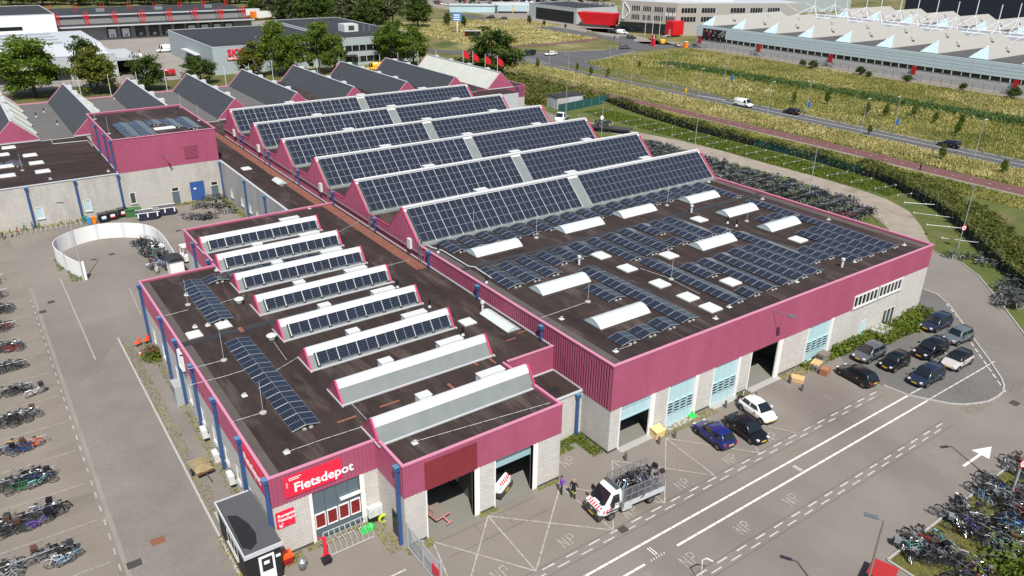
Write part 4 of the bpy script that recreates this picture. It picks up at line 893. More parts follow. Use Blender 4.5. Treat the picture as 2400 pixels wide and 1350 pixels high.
ROWS += [(1.58, 16.45, 3), (3.93, 16.55, 3), (6.31, 16.65, 3), (8.75, 18.35, 2), (11.0, 18.45, 2), (13.39, 18.6, 2), (15.8, 15.1, 4), (18.28, 15.2, 4), (20.7, 15.35, 4), (23.35, 18.95, 2), (23.2, 15.5, 1), (25.6, 15.42, 4), (27.77, 15.42, 4), (30.03, 15.33, 1)]
ROWS += [(41.65, 14.65, 4), (39.5, 14.7, 1), (37.2, 14.75, 1), (30.67, 4.25, 6), (41.6, 2.13, 7), (39.35, 2.14, 5), (37.1, 2.2, 5), (35.0, 2.24, 3), (32.88, 4.1, 2)]
ROWS += [(9.95, 2.36, 8), (7.55, 9.05, 2), (2.85, 2.2, 1), (5.13, 2.22, 1), (7.5, 2.3, 1), (16.5, 2.46, 7), (18.97, 2.55, 1), (19.07, 7.75, 2), (21.43, 2.52, 5), (23.93, 2.58, 5), (26.3, 2.65, 5), (28.5, 2.58, 5)]
for x, y, n in ROWS:
    zone = 'along the sawtooth foot' if y > 23 else ('behind the roof seam' if y > 14.3 else 'near the front edge')
    ew_row(x, y, n, 7.955, f'ridged solar row {NUM[n]} panel pairs long on the big flat roof {zone}', f'{NUM[n]}-pair solar rows {zone}')
ew_row(-22.65, 27.85, 6, ZR, 'six-pair ridged solar row on the low roof behind two square hatches', 'low roof solar rows', hw=1.02)
ew_row(-22.7, 7.95, 9, ZR, 'long nine-pair ridged solar row near the Fietsdepot front corner', 'low roof solar rows')
for k in range(6):
    ew_row(-20.35+2.36*k, 36.6, 1, ZR, 'single-pair ridged solar row squeezed between two small roof lights', 'single pairs between roof lights')
for x, y, n in ((-17.6, 85.6, 6), (-15.35, 85.7, 6), (-13.1, 92.2, 2), (-10.9, 88.4, 4), (-8.7, 86.7, 5)):
    ew_row(x, y, n, 10.63, f'{NUM[n]}-pair ridged solar row on the roof of the tall pink block', f'{NUM[n]}-pair rows on the tall block')
for k in range(4): ew_row(-40.2+2.36*k+.5, 96.2, 2, 5.96, 'two-pair solar row on the dark roof of the side wing', 'side wing solar rows')
for k, a in enumerate(APEX[:-1] if False else APEX):  # modules lying flat on the sawtooth slopes: 4 high, 13 + 13 wide
    dirv = Vector((0, 3.5, 3.15)).normalized(); nrm = Vector((0, -3.15, 3.5)).normalized(); base = Vector((0, a-3.5, 8.10))
    for half, x0, pit in ((0, .55, 1.71), (1, 24.3, 1.675)):
        ordw = ['front', 'second', 'third', 'fourth', 'fifth', 'rear'][k]; side = ['gable-walkway', 'bicycle-path'][half]
        r = thing('solar_array', f'large solar array on the {ordw} sawtooth ridge, half nearest the {side} end', 'solar panels', (x0, a-3.5, 8.1), group='sawtooth solar arrays')
        for c in range(13):
            for q in range(4):
                o = base+dirv*(.24+1.045*q)+nrm*.10+Vector((x0+pit*c, 0, 0))
                put_panel(r, (o.x+PL*.985, o.y, o.z), tuple(dirv), (-1, 0, 0))
        m = MB(); p0 = dirv*.05+nrm*.055; p1 = dirv*4.42+nrm*.055; m.bar(p0, p1, .075, .1); rmesh = m.mesh('mounting_rail', 'alu_flat')
        for c in range(14): link('mounting_rail', rmesh, r, (pit*c-.012, 0, 0))
        if half == 0:
            e = MB(); p0 = base+dirv*.1+nrm*.1+Vector((x0-.1, 0, 0)); p1 = base+dirv*4.38+nrm*.1+Vector((x0-.1, 0, 0)); e.bar(p0, p1, .1, .16); e.obj('edge_trunking', 'black_plastic', r)
for i, a in enumerate(LAP):
    if i < 2: continue
    dirv = Vector((0, 1.1, 1.55)).normalized(); nrm = Vector((0, -1.55, 1.1)).normalized(); base = Vector((0, a-1.1, ZR-.05))
    r = thing('solar_array', f'single strip of seven solar panels on the {["", "", "third", "fourth", "fifth", "sixth", "seventh", "eighth"][i]} small roof light counted from the front', 'solar panels', (-17.6, a-1.1, ZR), group='roof-light solar strips')
    for c in range(7):
        o = base+dirv*.36+nrm*.10+Vector((-17.62+1.75*c, 0, 0)); put_panel(r, (o.x+PL*1.035, o.y, o.z), tuple(dirv), (-1, 0, 0)).scale = (1, 1.035, 1)
    m = MB(); p0 = dirv*.30+nrm*.06; p1 = dirv*1.42+nrm*.06; m.bar(p0, p1, .08, .1); rmesh = m.mesh('mounting_rail', 'alu_flat')
    for c in range(8): link('mounting_rail', rmesh, r, (-.045+1.75*c, 0, -.05))
    e = MB()
    for c in range(8): p0 = base+dirv*.24+nrm*.09+Vector((-17.645+1.75*c, 0, 0)); e.bar(p0, p0+dirv*.07, .28, .08)
    e.bar(base+dirv*.3+nrm*.09+Vector((-17.75, 0, 0)), base+dirv*1.42+nrm*.09+Vector((-17.75, 0, 0)), .1, .1); e.obj('edge_trunking', 'black_plastic', r)
# ------------------------------------------------------------------ skylights, hatches, vents
def barrel(x, y, lx, wy, zr, label, along=0, group='barrel skylights'):
    r = thing('barrel_skylight', label, 'skylight', (x+lx/2, y+wy/2, zr), group=group)
    n = 10; h = (.55 if along == 0 else .3); wsp = wy if along == 0 else lx
    prof = [(wsp*i/n, .16+h*math.sin(math.pi*i/n)) for i in range(n+1)]
    m = MB(); L = lx if along == 0 else wy
    nseg = 5
    def P(t, q, z): return (x+t, y+q, zr+z) if along == 0 else (x+q, y+t, zr+z)
    for j in range(nseg):
        s = MB(); t0, t1 = L*j/nseg, L*(j+1)/nseg-.0
        for i in range(n): s.face([P(t0, *prof[i]), P(t1, *prof[i]), P(t1, *prof[i+1]), P(t0, *prof[i+1])])
        s.obj('glazing', 'skylight', r, smooth=False)
    for t in (0, L): s = MB(); s.face([P(t, *p) for p in prof]); s.obj('end_glazing', 'ice_panel', r)
    s = MB()
    for j in range(nseg+1):
        t = L*j/nseg
        for i in range(n): s.bar(P(t, *prof[i]), P(t, *prof[i+1]), .035, .03)
    s.obj('glazing_bar', 'alu_flat', r)
    s = MB(); s.box(x-.06, y-.06, zr, x+lx+.06, y+wy+.06, zr+.16); s.obj('kerb', 'gutter_bitumen', r); return r
BAR = ['white barrel skylight at the sawtooth foot nearest the pink gable walkway', 'white barrel skylight second along the sawtooth foot from the gable walkway', 'white barrel skylight third along the sawtooth foot from the gable walkway', 'white barrel skylight at the sawtooth foot beside the long end solar row', 'white barrel skylight between roof seam and two black vent pipes', 'white barrel skylight behind two single-pair solar rows near the path edge', 'white barrel skylight amid solar rows at the middle of the big roof', 'white barrel skylight beside the eight-pair row and three-pair rows', 'white barrel skylight at the front corner of the big roof'
]
for i, (x, y, lx) in enumerate([(3.3, 24.4, 5.8), (15.3, 24.8, 5.8), (24.2, 25, 5.5), (35, 24.45, 5.4), (35, 18.4, 5.4), (35.1, 12.4, 5.4), (24.2, 12.8, 5.5), (3.3, 13.3, 5.8), (3.27, 5.25, 5.8)]):
    barrel(x, y, lx, 2.2, 7.955, BAR[i], group='big roof barrel skylights')
barrel(-1.8, 11.6, 1.35, 4.5, ZR, 'narrow white barrel skylight on the low roof beside the ribbed pink wall', along=1, group='')
barrel(-2.4, 66.5, 1.3, 2.8, 5.87, 'short white barrel skylight on the grey corridor roof', along=1, group='')
def hatch(x, y, a, b, zr, label, group, h=.2):
    r = thing('roof_dome', label, 'skylight', (x+a/2, y+b/2, zr), group=group)
    s = MB(); s.box(x-.08, y-.08, zr, x+a+.08, y+b+.08, zr+.12); s.obj('kerb', 'gutter_bitumen', r)
    s = MB(); s.box(x, y, zr+.12, x+a, y+b, zr+.12+h*.5)
    i = .12; n0 = len(s.v); z1, z2 = zr+.12+h*.5, zr+.12+h
    q0 = [(x, y), (x+a, y), (x+a, y+b), (x, y+b)]; q1 = [(x+i, y+i), (x+a-i, y+i), (x+a-i, y+b-i), (x+i, y+b-i)]
    for k in range(4): j = (k+1) % 4; s.face([(*q0[k], z1), (*q0[j], z1), (*q1[j], z2), (*q1[k], z2)])
    s.face([(*p, z2) for p in q1]); s.obj('dome', 'dome_white', r); return r
for x, y in ((13.55, 16.95), (19.5, 13.1), (13.5, 12.96), (13.5, 8.45), (13.5, 4.85), (13.5, 2.16), (19.5, 4.95), (30.7, 19.1), (34.8, 8.48)): hatch(x, y, 1.45, 1.6, 7.955, 'square white roof dome standing among the solar rows of the big flat roof', 'big roof domes')
hatch(-22.4, 26.15, 1.2, 1.2, ZR, 'square white hatch at the foot of the six-pair solar row', None); hatch(-25.0, 25.75, 1.2, 1.2, ZR, 'square white hatch beside the left parapet of the low roof', None); hatch(-4.25, 14.7, 1.25, 1.2, ZR, 'square white hatch beside the end of a small roof light', None)
for u, v in ((20, 348), (15, 392), (70, 366), (85, 384), (100, 404), (5, 365), (18, 414)):
    p = g(u, v, 6.0); hatch(p.x-.9, p.y-.7, 1.9, 1.5, 5.955, 'flat white roof dome on the dark side-wing roof', 'side wing domes')
p = g(386, 302, 10.7); hatch(p.x-1.5, p.y-.6, 3.0, 1.2, 10.63, 'flat white rectangular hatch on the tall pink block', None); p = g(578, 397, 5.9); hatch(p.x-.7, p.y-.7, 1.3, 1.3, 5.87, 'white roof dome on the grey corridor roof', None)
def vent(x, y, zr, kind):
    m = MB()
    if kind == 'cap':
        m.lathe([(0, 0), (.30, 0), (.30, .22), (.42, .24), (.44, .33), (.30, .42), (0, .45)], (x, y, zr+.25), n=14); m.lathe([(0, 0), (.34, 0), (.34, .26), (0, .26)], (x, y, zr), n=14, m=1)
        o = m.obj('roof_vent', ['dome_white', 'iron']); setp(o, 'round white mushroom roof ventilator on the low brown roof', 'vent', 'mushroom ventilators')
    elif kind == 'pipe':
        m.lathe([(0, 0), (.16, 0), (.10, .2), (.10, .25)], (x, y, zr), n=10); m.lathe([(.10, 0), (.10, .55), (0, .55)], (x, y, zr+.25), n=10, m=1)
        o = m.obj('vent_pipe', ['dome_white', 'black_plastic']); setp(o, 'short black vent pipe with white collar on a brown roof', 'vent', 'black vent pipes')
    else:
        m.lathe([(0, 0), (.12, 0), (.12, .75), (.2, .75), (.2, .95), (0, .95)], (x, y, zr), n=10)
        o = m.obj('flue', 'dome_white'); setp(o, 'white upright flue with wider cap on a flat roof', 'vent', 'white flues')
vent(-19.2, 30.5, ZR, 'cap'); vent(-19.2, 21.8, ZR, 'cap'); vent(-1.05, 16.75, ZR, 'flue')
for u, v, z in ((1620, 498, 7.96), (1357, 620, 7.96), (1973, 626, 7.96), (1470, 1000, 0)):
    if z: p = g(u, v, z); vent(p.x, p.y, z, 'flue')
for u, v, z in ((1027, 592, 7.96), (1140, 663, 7.96), (1705, 523, 7.96), (1726, 530, 7.96), (85, 274, 6.2), (135, 292, 6.2), (103, 263, 6.2), (1007, 720, ZR), (1085, 786, ZR), (932, 674, ZR)):
    p = g(u, v, z); vent(p.x, p.y, z, 'pipe')
# lightning rods on concrete feet, safety anchors
def rod(u, v, z, h=2.6):
    p = g(u, v, z); r = thing('lightning_rod', 'thin upright lightning rod on a round concrete foot on a roof', 'lightning rod', (p.x, p.y, z), group='lightning rods')
    m = MB(); m.lathe([(0, 0), (.26, 0), (.26, .09), (.2, .12), (0, .12)], (p.x, p.y, z), n=12); m.obj('foot', 'concrete', r)
    m = MB(); m.tube([(p.x, p.y, z+.1), (p.x, p.y, z+h)], .018, 5); m.obj('rod', 'alu_flat', r)
for u, v, z in ((1257, 558, 7.96), (1378, 708, 7.96), (1563, 482, 7.96), (1573, 655, 7.96), (1750, 519, 7.96), (617, 968, ZR), (525, 845, ZR), (441, 715, ZR), (53, 400, 5.96), (223, 280, 10.63), (256, 314, 10.63), (425, 253, 10.63), (467, 283, 10.63), (1110, 545, 7.96)): rod(u, v, z)
def anchor(u, v, z):
    p = g(u, v, z); m = MB(); m.box(p.x-.2, p.y-.2, z, p.x+.2, p.y+.2, z+.05); m.tube([(p.x, p.y, z+.05), (p.x, p.y, z+.3)], .03, 6)
    m.bar((p.x-.15, p.y, z+.22), (p.x+.15, p.y, z+.22), .04, .04)
    setp(m.obj('safety_anchor', 'dome_white'), 'small white fall-arrest anchor bolted to a flat roof', 'anchor', 'roof safety anchors')
for u, v, z in ((1443, 824, 7.96), (1316, 748, 7.96), (1677, 747, 7.96), (1709, 720, 7.96), (1867, 661, 7.96), (2002, 614, 7.96), (2119, 575, 7.96), (1942, 515, 7.96), (1787, 467, 7.96), (1661, 427, 7.96), (672, 1061, ZR), (573, 928, ZR), (487, 763, ZR), (457, 767, ZR), (508, 634, ZR), (972, 1039, ZR), (437, 692, ZR), (725, 489, ZR), (660, 434, 5.87), (254, 402, 5.96), (118, 420, 5.96), (553, 207, 6.2), (268, 232, 6.2)): anchor(u, v, z)
def cable(pts, z, label, r=.02):
    m = MB(); q = [g(u, v, z) for u, v in pts]; m.tube([(p.x, p.y, z+.05) for p in q], r, 5)
    for a, b in zip(q[:-1], q[1:]):
        n = max(1, int((b-a).length/1.1))
        for i in range(n): c = a.lerp(b, (i+.5)/n); m.box(c.x-.07, c.y-.07, z, c.x+.07, c.y+.07, z+.06, 1)
    setp(m.obj('lightning_cable', ['alu_flat', 'black_plastic']), label, 'cable', 'roof lightning cables')
for pts, z in (([(1378, 708), (1300, 735), (1268, 746)], 7.96), ([(617, 968), (560, 985), (545, 990)], ZR), ([(525, 845), (480, 857), (440, 866)], ZR), ([(575, 868), (520, 885), (440, 905)], ZR), ([(441, 727), (400, 738), (370, 745)], ZR), ([(460, 724), (520, 710), (573, 694)], ZR), ([(645, 871), (704, 835)], ZR), ([(672, 1061), (760, 1030), (870, 995)], ZR), ([(966, 1038), (1150, 985), (1290, 945)], ZR), ([(735, 575), (860, 510)], ZR), ([(846, 640), (960, 610)], ZR), ([(672, 845), (640, 800)], ZR), ([(798, 920), (860, 985)], ZR), ([(1640, 690), (1560, 650), (1500, 630)], 7.96), ([(1450, 820), (1480, 810)], 7.96)):
    cable(pts, z, 'thin lightning cable with black feet running across the brown roof')
# rail along the foot of the gable wall, ladders, white cabinets
rl = thing('safety_rail', 'long galvanised cable tray running along the foot of the pink gables', 'rail', (-.5, 60, 6.4))
m = MB(); m.bar((-.12, 29.5, 7.35), (-.12, 99, 7.35), .12, .1); m.obj('tray', 'galv', rl)
for a in APEX:
    y = a-4.3
    r = thing('roof_ladder', 'galvanised ladder climbing the pink wall beside a sawtooth gable', 'ladder', (-.25, y, 6.4), group='gable ladders')
    for dy in (-.22, .22):
        m = MB(); m.bar((-.28, y+dy, 6.4), (-.28, y+dy, 9.4), .04, .05); m.obj('stile', 'galv', r)
    for i in range(9):
        m = MB(); m.tube([(-.28, y-.22, 6.65+.3*i), (-.28, y+.22, 6.65+.3*i)], .015, 5); m.obj('rung', 'galv', r)
    if APEX.index(a) in (0, 2, 4, 5):
        m = MB(); m.box(-.35, a-2.2, 7.3, -.06, a-1.55, 8.4); setp(m.obj('inverter_cabinet', 'dome_white'), 'white electrical cabinet mounted on a pink sawtooth gable', 'cabinet', 'inverter cabinets')
gr_ = thing('guard_rail', 'white pipe conduit looping along the left edge of the big flat roof', 'conduit', (1.2, 26, 7.96))
m = MB(); pts = [(.7, 30.2, 8.2), (.8, 29.4, 8.15), (1.35, 28, 8.12), (1.35, 22.9, 8.12), (1.6, 22.2, 8.25), (1.6, 19.2, 8.12)]; m.tube(pts, .06, 6)
m.obj('conduit', 'ridge_grey', gr_)
m = MB(); pts = [g(u, v, 5.96) for u, v in ((0, 337), (118, 327), (125, 340), (205, 332), (218, 345))]; m.tube([(p.x, p.y, 6.15) for p in pts], .06, 6)
setp(m.obj('conduit', 'ridge_grey'), 'white conduit looping across the dark side-wing roof', 'conduit')
# ------------------------------------------------------------------ vehicles
def loft(mb, rings, m=0, cap=True):
    n = len(rings[0]); base = len(mb.v)
    for r in rings: mb.v += [tuple(p) for p in r]
    for i in range(len(rings)-1):
        for k in range(n):
            j = (k+1) % n; mb.f.append((base+i*n+k, base+i*n+j, base+(i+1)*n+j, base+(i+1)*n+k)); mb.m.append(m)
    if cap: mb.f.append(tuple(base+k for k in range(n))); mb.m.append(m); mb.f.append(tuple(base+(len(rings)-1)*n+k for k in range(n-1, -1, -1))); mb.m.append(m)
def body_ring(x, zb, zs, w_, top=.80, tuck=.93):
    h = zs-zb
    half = [(w_*tuck*.9, zb), (w_*.985, zb+.18*h), (w_, zb+.5*h), (w_*.985, zb+.80*h), (w_*.93, zb+.96*h), (w_*top, zs), (w_*top*.5, zs+.012)]
    return [(x, y, z) for y, z in half]+[(x, -y, z) for y, z in half[::-1]]
WHEELS = {}
def wheel_meshes(r, wd):
    k = (round(r, 3), round(wd, 3))
    if k not in WHEELS:
        t = MB(); t.lathe([(r*.60, -wd/2), (r*.92, -wd/2), (r, -wd*.32), (r, wd*.32), (r*.92, wd/2), (r*.60, wd/2)], axis='y', n=20)
        rm = MB(); rm.lathe([(0, -wd*.42), (r*.2, -wd*.44), (r*.56, -wd*.34), (r*.64, -wd*.47)], axis='y', n=20); rm.lathe([(r*.64, wd*.47), (r*.56, wd*.34), (r*.2, wd*.44), (0, wd*.42)], axis='y', n=20)
        sp = MB()
        for i in range(5):
            a = 2*math.pi*i/5
            for s in (-1, 1): sp.bar((math.cos(a)*r*.12, s*wd*.41, math.sin(a)*r*.12), (math.cos(a)*r*.58, s*wd*.41, math.sin(a)*r*.58), r*.16, .02)
        WHEELS[k] = (t.mesh('tyre', 'tyre', smooth=True), rm.mesh('rim', 'iron', smooth=True), sp.mesh('spoke', 'rim'))
    return WHEELS[k]
def add_wheel(root, x, y, r, wd):
    t, rm, sp = wheel_meshes(r, wd)
    o = link('wheel', t, root, (x, y, r)); link('rim', rm, o); link('spokes', sp, o); return o
def L(mb, name, mats, parent, smooth=False):         # local-space part
    o = bpy.data.objects.new(name, mb.mesh(name, mats, smooth=smooth)); COL.objects.link(o); o.parent = parent; return o
def car(label, loc, head, paint, Lc=4.0, W=1.74, H=1.48, wb=2.5, style='hatch', group=None, roofmat=None, plate=True, name='parked_car', lowdet=False):
    r = thing(name, label, 'car' if style != 'van' else 'van', (loc[0], loc[1], 0.0 if len(loc) < 3 else loc[2]), math.radians(head), group)
    hw = W/2; xf = wb/2+.80*(Lc-wb)/2*1.05; xf = Lc/2-.02+.02; xr = -Lc/2
    belt = {'hatch': .90, 'suv': 1.02, 'mini': .93, 'small': .92, 'van': 1.12}[style]; hood = belt-.10 if style != 'van' else .98
    nose = .66 if style != 'van' else .80
    if style == 'suv': nose = .78
    st = [(xr, .42, belt-.10, hw*.80), (xr+.10, .30, belt-.02, hw*.93), (xr+.45, .22, belt+.01, hw*.985), (-wb/2, .20, belt, hw), (-wb*.2, .19, belt-.01, hw), (wb*.15, .19, belt-.02, hw), (wb*.36, .19, belt-.03, hw), (wb/2, .20, hood, hw*.99), (xf-.42, .22, hood-.10, hw*.965), (xf-.14, .28, nose, hw*.86), (xf, .36, nose-.12, hw*.70)]
    b = MB(); loft(b, [body_ring(*s) for s in st]); bo = L(b, 'body', paint, r, True)
    sub = bo.modifiers.new('sub', 'SUBSURF'); sub.levels = sub.render_levels = 1
    # cabin
    if style == 'van': xs = (wb*.42+.32, wb*.42-.30, xr+.08, xr+.03); 
    else: xs = (wb*.36+.12, wb*.36-.62, xr+.62, xr+.16)
    if style == 'mini': xs = (wb*.36+.0, wb*.36-.45, xr+.45, xr+.14)
    bw, rw = hw*.90, hw*.70
    if style == 'van': bw, rw = hw*.965, hw*.86
    zr = H; zb = belt-.03
    def ring(x, zt_, wt, wbb):
        half = [(wbb, zb), (wbb*.985, zb+(zt_-zb)*.15), (wt+(wbb-wt)*.12, zt_-.07), (wt*.90, zt_-.015), (wt*.45, zt_)]
        return [(x, y, z) for y, z in half]+[(x, -y, z) for y, z in half[::-1]]
    c = MB(); loft(c, [ring(xs[0], zb+.03, bw*.92, bw*.95), ring(xs[1], zr-.05, rw*.96, bw), ring((xs[1]+xs[2])/2, zr, rw, bw), ring(xs[2], zr-.05, rw*.95, bw*.98), ring(xs[3], zb+(.04 if style != 'van' else zr-zb-.12), rw*.93 if style == 'van' else bw*.86, bw*.90)])
    co = L(c, 'cabin', roofmat or paint, r, True)
    e = .012
    def lerp(a, b_, t): return tuple(a[i]+(b_[i]-a[i])*t for i in range(3))
    # panes
    def pane(nm, pts, nrm, mat='dark_glass'):
        p = MB(); q = [Vector(v)+Vector(nrm)*e for v in pts]; p.face(q); p.face([v-Vector(nrm)*.03 for v in q][::-1]); return L(p, nm, mat, co)
    zt = zr-.09; n1 = Vector((zt-zb, 0, xs[0]-xs[1])).normalized()
    pane('windscreen', [(xs[0]+.01, -bw*.86, zb+.07), (xs[0]+.01, bw*.86, zb+.07), (xs[1]+.06, rw*.86, zt+.035), (xs[1]+.06, -rw*.86, zt+.035)], n1*3.2)
    if style != 'van':
        n2 = Vector((-(zt-zb), 0, xs[2]-xs[3])).normalized()
        pane('rear_window', [(xs[3]-.0, bw*.76, zb+.16), (xs[3]-.0, -bw*.76, zb+.16), (xs[2]-.05, -rw*.80, zt+.01), (xs[2]-.05, rw*.80, zt+.01)], n2*3)
    ymid = lambda z: bw+(rw+(bw-rw)*.12-bw)*min(1, max(0, (z-zb)/(zr-.07-zb)))
    z0, z1 = zb+.10, zr-.15
    for s in (-1, 1):
        fx = lambda z, A, B: A+(B-A)*(z-zb)/(zr-zb)
        a0, a1 = fx(z0, xs[0], xs[1])-.16, fx(z1, xs[0], xs[1])-.10
        mx = (xs[1]+xs[2])/2+.12
        segs = [((a0, a1), (mx+.05, mx+.05))]
        if style != 'van': segs.append(((mx-.05, mx-.05), (fx(z0, xs[3], xs[2])+.26, fx(z1, xs[3], xs[2])+.16)))
        else: segs = [((a0, a1), (a0-.85, a0-.85))]
        for (p0, p1), (q0, q1) in segs:
            pane('side_window', [(p0, s*ymid(z0), z0), (q0, s*ymid(z0), z0), (q1, s*ymid(z1), z1), (p1, s*ymid(z1), z1)], Vector((0, s, .25)).normalized()*1.6)
        if not lowdet:
            m = MB(); m.box(a0-.02, s*(hw+.02), belt+.02, a0-.20, s*(hw+.20), belt+.15); L(m, 'mirror', paint if style != 'van' else 'black_plastic', r)
            for x in (mx-.02, ):
                h = MB(); h.box(x-.22, s*(hw-.005), belt-.18, x-.05, s*(hw+.012), belt-.14); L(h, 'door_handle', 'alu_flat', r)
            se = MB(); se.box(xr+.62, s*hw*.955, .19, xf-.8, s*hw*1.003, .32); L(se, 'sill', 'black_plastic', r)
    rr = .315 if style not in ('suv', 'van') else .35
    for x in (wb/2, -wb/2):
        for s in (-1, 1):
            a = MB(); a.lathe([(0, -.006), (rr*1.16, -.006), (rr*1.16, .006), (0, .006)], (x, s*(hw-.006), rr+.02), axis='y', n=20); L(a, 'wheel_arch', 'black_plastic', r)
            add_wheel(r, x, s*(hw-.075), rr, .20)
    for s in (-1, 1):
        h = MB(); h.box(xf-.28, s*hw*.52, nose-.11, xf-.045, s*hw*.76, nose+.01); L(h, 'headlight', 'headlamp', r)
        t = MB(); t.box(xr-.005, s*hw*.60, belt-.26, xr+.16, s*hw*.82, belt-.08); L(t, 'tail_light', 'taillamp', r)
    gm = MB(); gm.box(xf-.08, -hw*.45, .46, xf+.012, hw*.45, nose-.18); gm.box(xf-.1, -hw*.6, .30, xf+.01, hw*.6, .38); L(gm, 'grille', 'black_plastic', r)
    if plate:
        for x, zz in ((xf+.012, .42), (xr-.02, .62)):
            m = MB(); m.box(x-.012, -.26, zz, x+.012, .26, zz+.11); L(m, 'number_plate', 'plate_yellow', r)
    return r
def heading(mx, my, hd): return hd
car('dark blue small hatchback parked alone before the pale blue doors', (8.7, -3.5), 84, 'car_blue', 3.95, 1.70, 1.49, 2.53, 'small')
car('black hatchback parked between the blue and the white car', (11.6, -4.5), -96, 'car_black', 3.98, 1.72, 1.46, 2.55, 'hatch')
car('small white city car parked with its nose to the road', (14.65, -3.25), -98, 'car_white', 3.55, 1.64, 1.49, 2.42, 'small')
car('black hatchback parked at an angle beside the pallet stacks', (27.45, -4.7), 84, 'car_black', 3.95, 1.70, 1.47, 2.5, 'hatch')
car('grey hatchback parked next to the overgrown wall', (32.42, -2.85), 180, 'car_grey', 4.0, 1.74, 1.5, 2.5, 'hatch')
car('tiny black city car on the island between grey hatchback and navy car', (32.85, -5.3), 180, 'car_black', 3.45, 1.63, 1.46, 2.34, 'mini')
car('dark blue-grey estate parked nearest the ivy corner', (44.7, -3.15), 178.5, 'car_navy', 4.4, 1.8, 1.48, 2.6, 'hatch')
car('slate grey rounded mini car at the kerb of the island', (43.5, -6.1), 175, 'car_slate', 3.6, 1.65, 1.49, 2.35, 'mini')
car('black crossover with roof rails parked mid island', (38.3, -6.0), 178, 'car_black', 4.38, 1.82, 1.6, 2.65, 'suv')
car('silver small car with black roof parked at the island edge', (38.3, -8.65), -179, 'car_silver', 3.85, 1.72, 1.42, 2.5, 'mini', roofmat='car_black')
car('navy hatchback parked over the white lines of the island', (32.9, -8.5), 179, 'car_navy', 4.3, 1.8, 1.5, 2.62, 'hatch')
car('white panel van driving on the grey main road', (123.9, 88), -88, 'van_white', 5.0, 1.9, 1.95, 3.1, 'van', name='panel_van')
car('black car driving behind a blue lamp banner on the main road', (126.9, 76), 88, 'car_black', 4.3, 1.78, 1.45, 2.7, 'hatch', name='driving_car')
car('black car driving beside the pedestrian on the main road', (127.1, 38), 91, 'car_black', 4.5, 1.8, 1.48, 2.75, 'hatch', name='driving_car')
car('black van waiting at the road junction', (131.5, 188.5), 175, 'car_black', 4.9, 1.95, 1.95, 3.1, 'van', name='panel_van')
car('white saloon car turning at the road junction', (138, 184.5), 176, 'car_white', 4.6, 1.82, 1.45, 2.8, 'hatch', name='driving_car')
car('dark hatchback leaving the forecourt at the junction', (173, 184), -20, 'car_grey', 4.2, 1.78, 1.48, 2.6, 'hatch', name='driving_car')
car('black car at the red building forecourt', (198, 207), -40, 'car_black', 4.3, 1.8, 1.5, 2.6, 'hatch')
car('white van parked before the concrete office', (206, 221), -60, 'van_white', 4.9, 1.9, 1.9, 3.0, 'van', name='panel_van')
car('dark car beside the white van before the concrete office', (205.5, 227), -60, 'car_black', 4.3, 1.8, 1.5, 2.6, 'suv')
# --- depot vans behind
p = g(387, 122); car('white panel van on the depot concrete yard', (p.x, p.y), 178, 'van_white', 5.6, 2.0, 2.5, 3.5, 'van', name='panel_van')
p = g(315, 140); car('white van half hidden behind a street tree', (p.x, p.y), 178, 'van_white', 4.8, 1.9, 1.9, 3.0, 'van', name='panel_van')
p = g(392, 178); car('red van behind the street trees', (p.x, p.y), 175, 'car_red', 4.6, 1.8, 1.9, 2.9, 'van', name='panel_van')
p = g(878, 165); car('yellow van behind the rear hall roof', (p.x, p.y), 160, 'car_yellow', 5.2, 2.0, 2.5, 3.2, 'van', name='panel_van')
# far small cars
p = g(1150, 43); car('dark car on the far road towards the car park', (p.x, p.y), 145, 'car_black', 4.4, 1.8, 1.6, 2.6, 'suv', name='driving_car', lowdet=True)
p = g(1180, 46); car('dark saloon following on the far road', (p.x, p.y), 145, 'car_black', 4.3, 1.8, 1.45, 2.6, 'hatch', name='driving_car', lowdet=True)
for u, v, nm in ((1289, 43, 'white car inside the fenced lot, the nearer'), (1305, 38, 'white car inside the fenced lot, the farther')): p = g(u, v); car(nm, (p.x, p.y), 20, 'car_white', 4.2, 1.8, 1.45, 2.6, 'hatch', lowdet=True)
def mini_car_mesh(nm, paint):
    mb = MB(); loft(mb, [body_ring(*s) for s in ((-2.1, .4, .8, .7), (-1.9, .25, .92, .86), (1.2, .22, .9, .87), (1.7, .25, .78, .82), (2.1, .35, .6, .62))])
    loft(mb, [[(1.0, -.78, .88), (1.0, .78, .88), (.95, .7, .9), (.95, -.7, .9)], [(.3, -.8, .88), (.3, .8, .88), (.3, .6, 1.44), (.3, -.6, 1.44)], [(-1.3, -.8, .88), (-1.3, .8, .88), (-1.3, .6, 1.44), (-1.3, -.6, 1.44)], [(-1.9, -.75, .88), (-1.9, .75, .88), (-1.85, .7, .92), (-1.85, -.7, .92)]], 1)
    mb.box(-1.2, -.58, 1.4, .25, .58, 1.47)
    for x in (-1.3, 1.3):
        for s in (-1, 1): mb.lathe([(0, -.1), (.3, -.1), (.3, .1), (0, .1)], (x, s*.78, .3), 'y', 10, 2)
    return mb.mesh(nm, [paint, 'dark_glass', 'tyre'])
mini = [mini_car_mesh('far_car', c) for c in ('car_black', 'car_white', 'car_grey', 'car_silver', 'car_red', 'car_slate', 'car_navy')]
names = ['black', 'white', 'grey', 'silver', 'red', 'slate grey', 'navy']
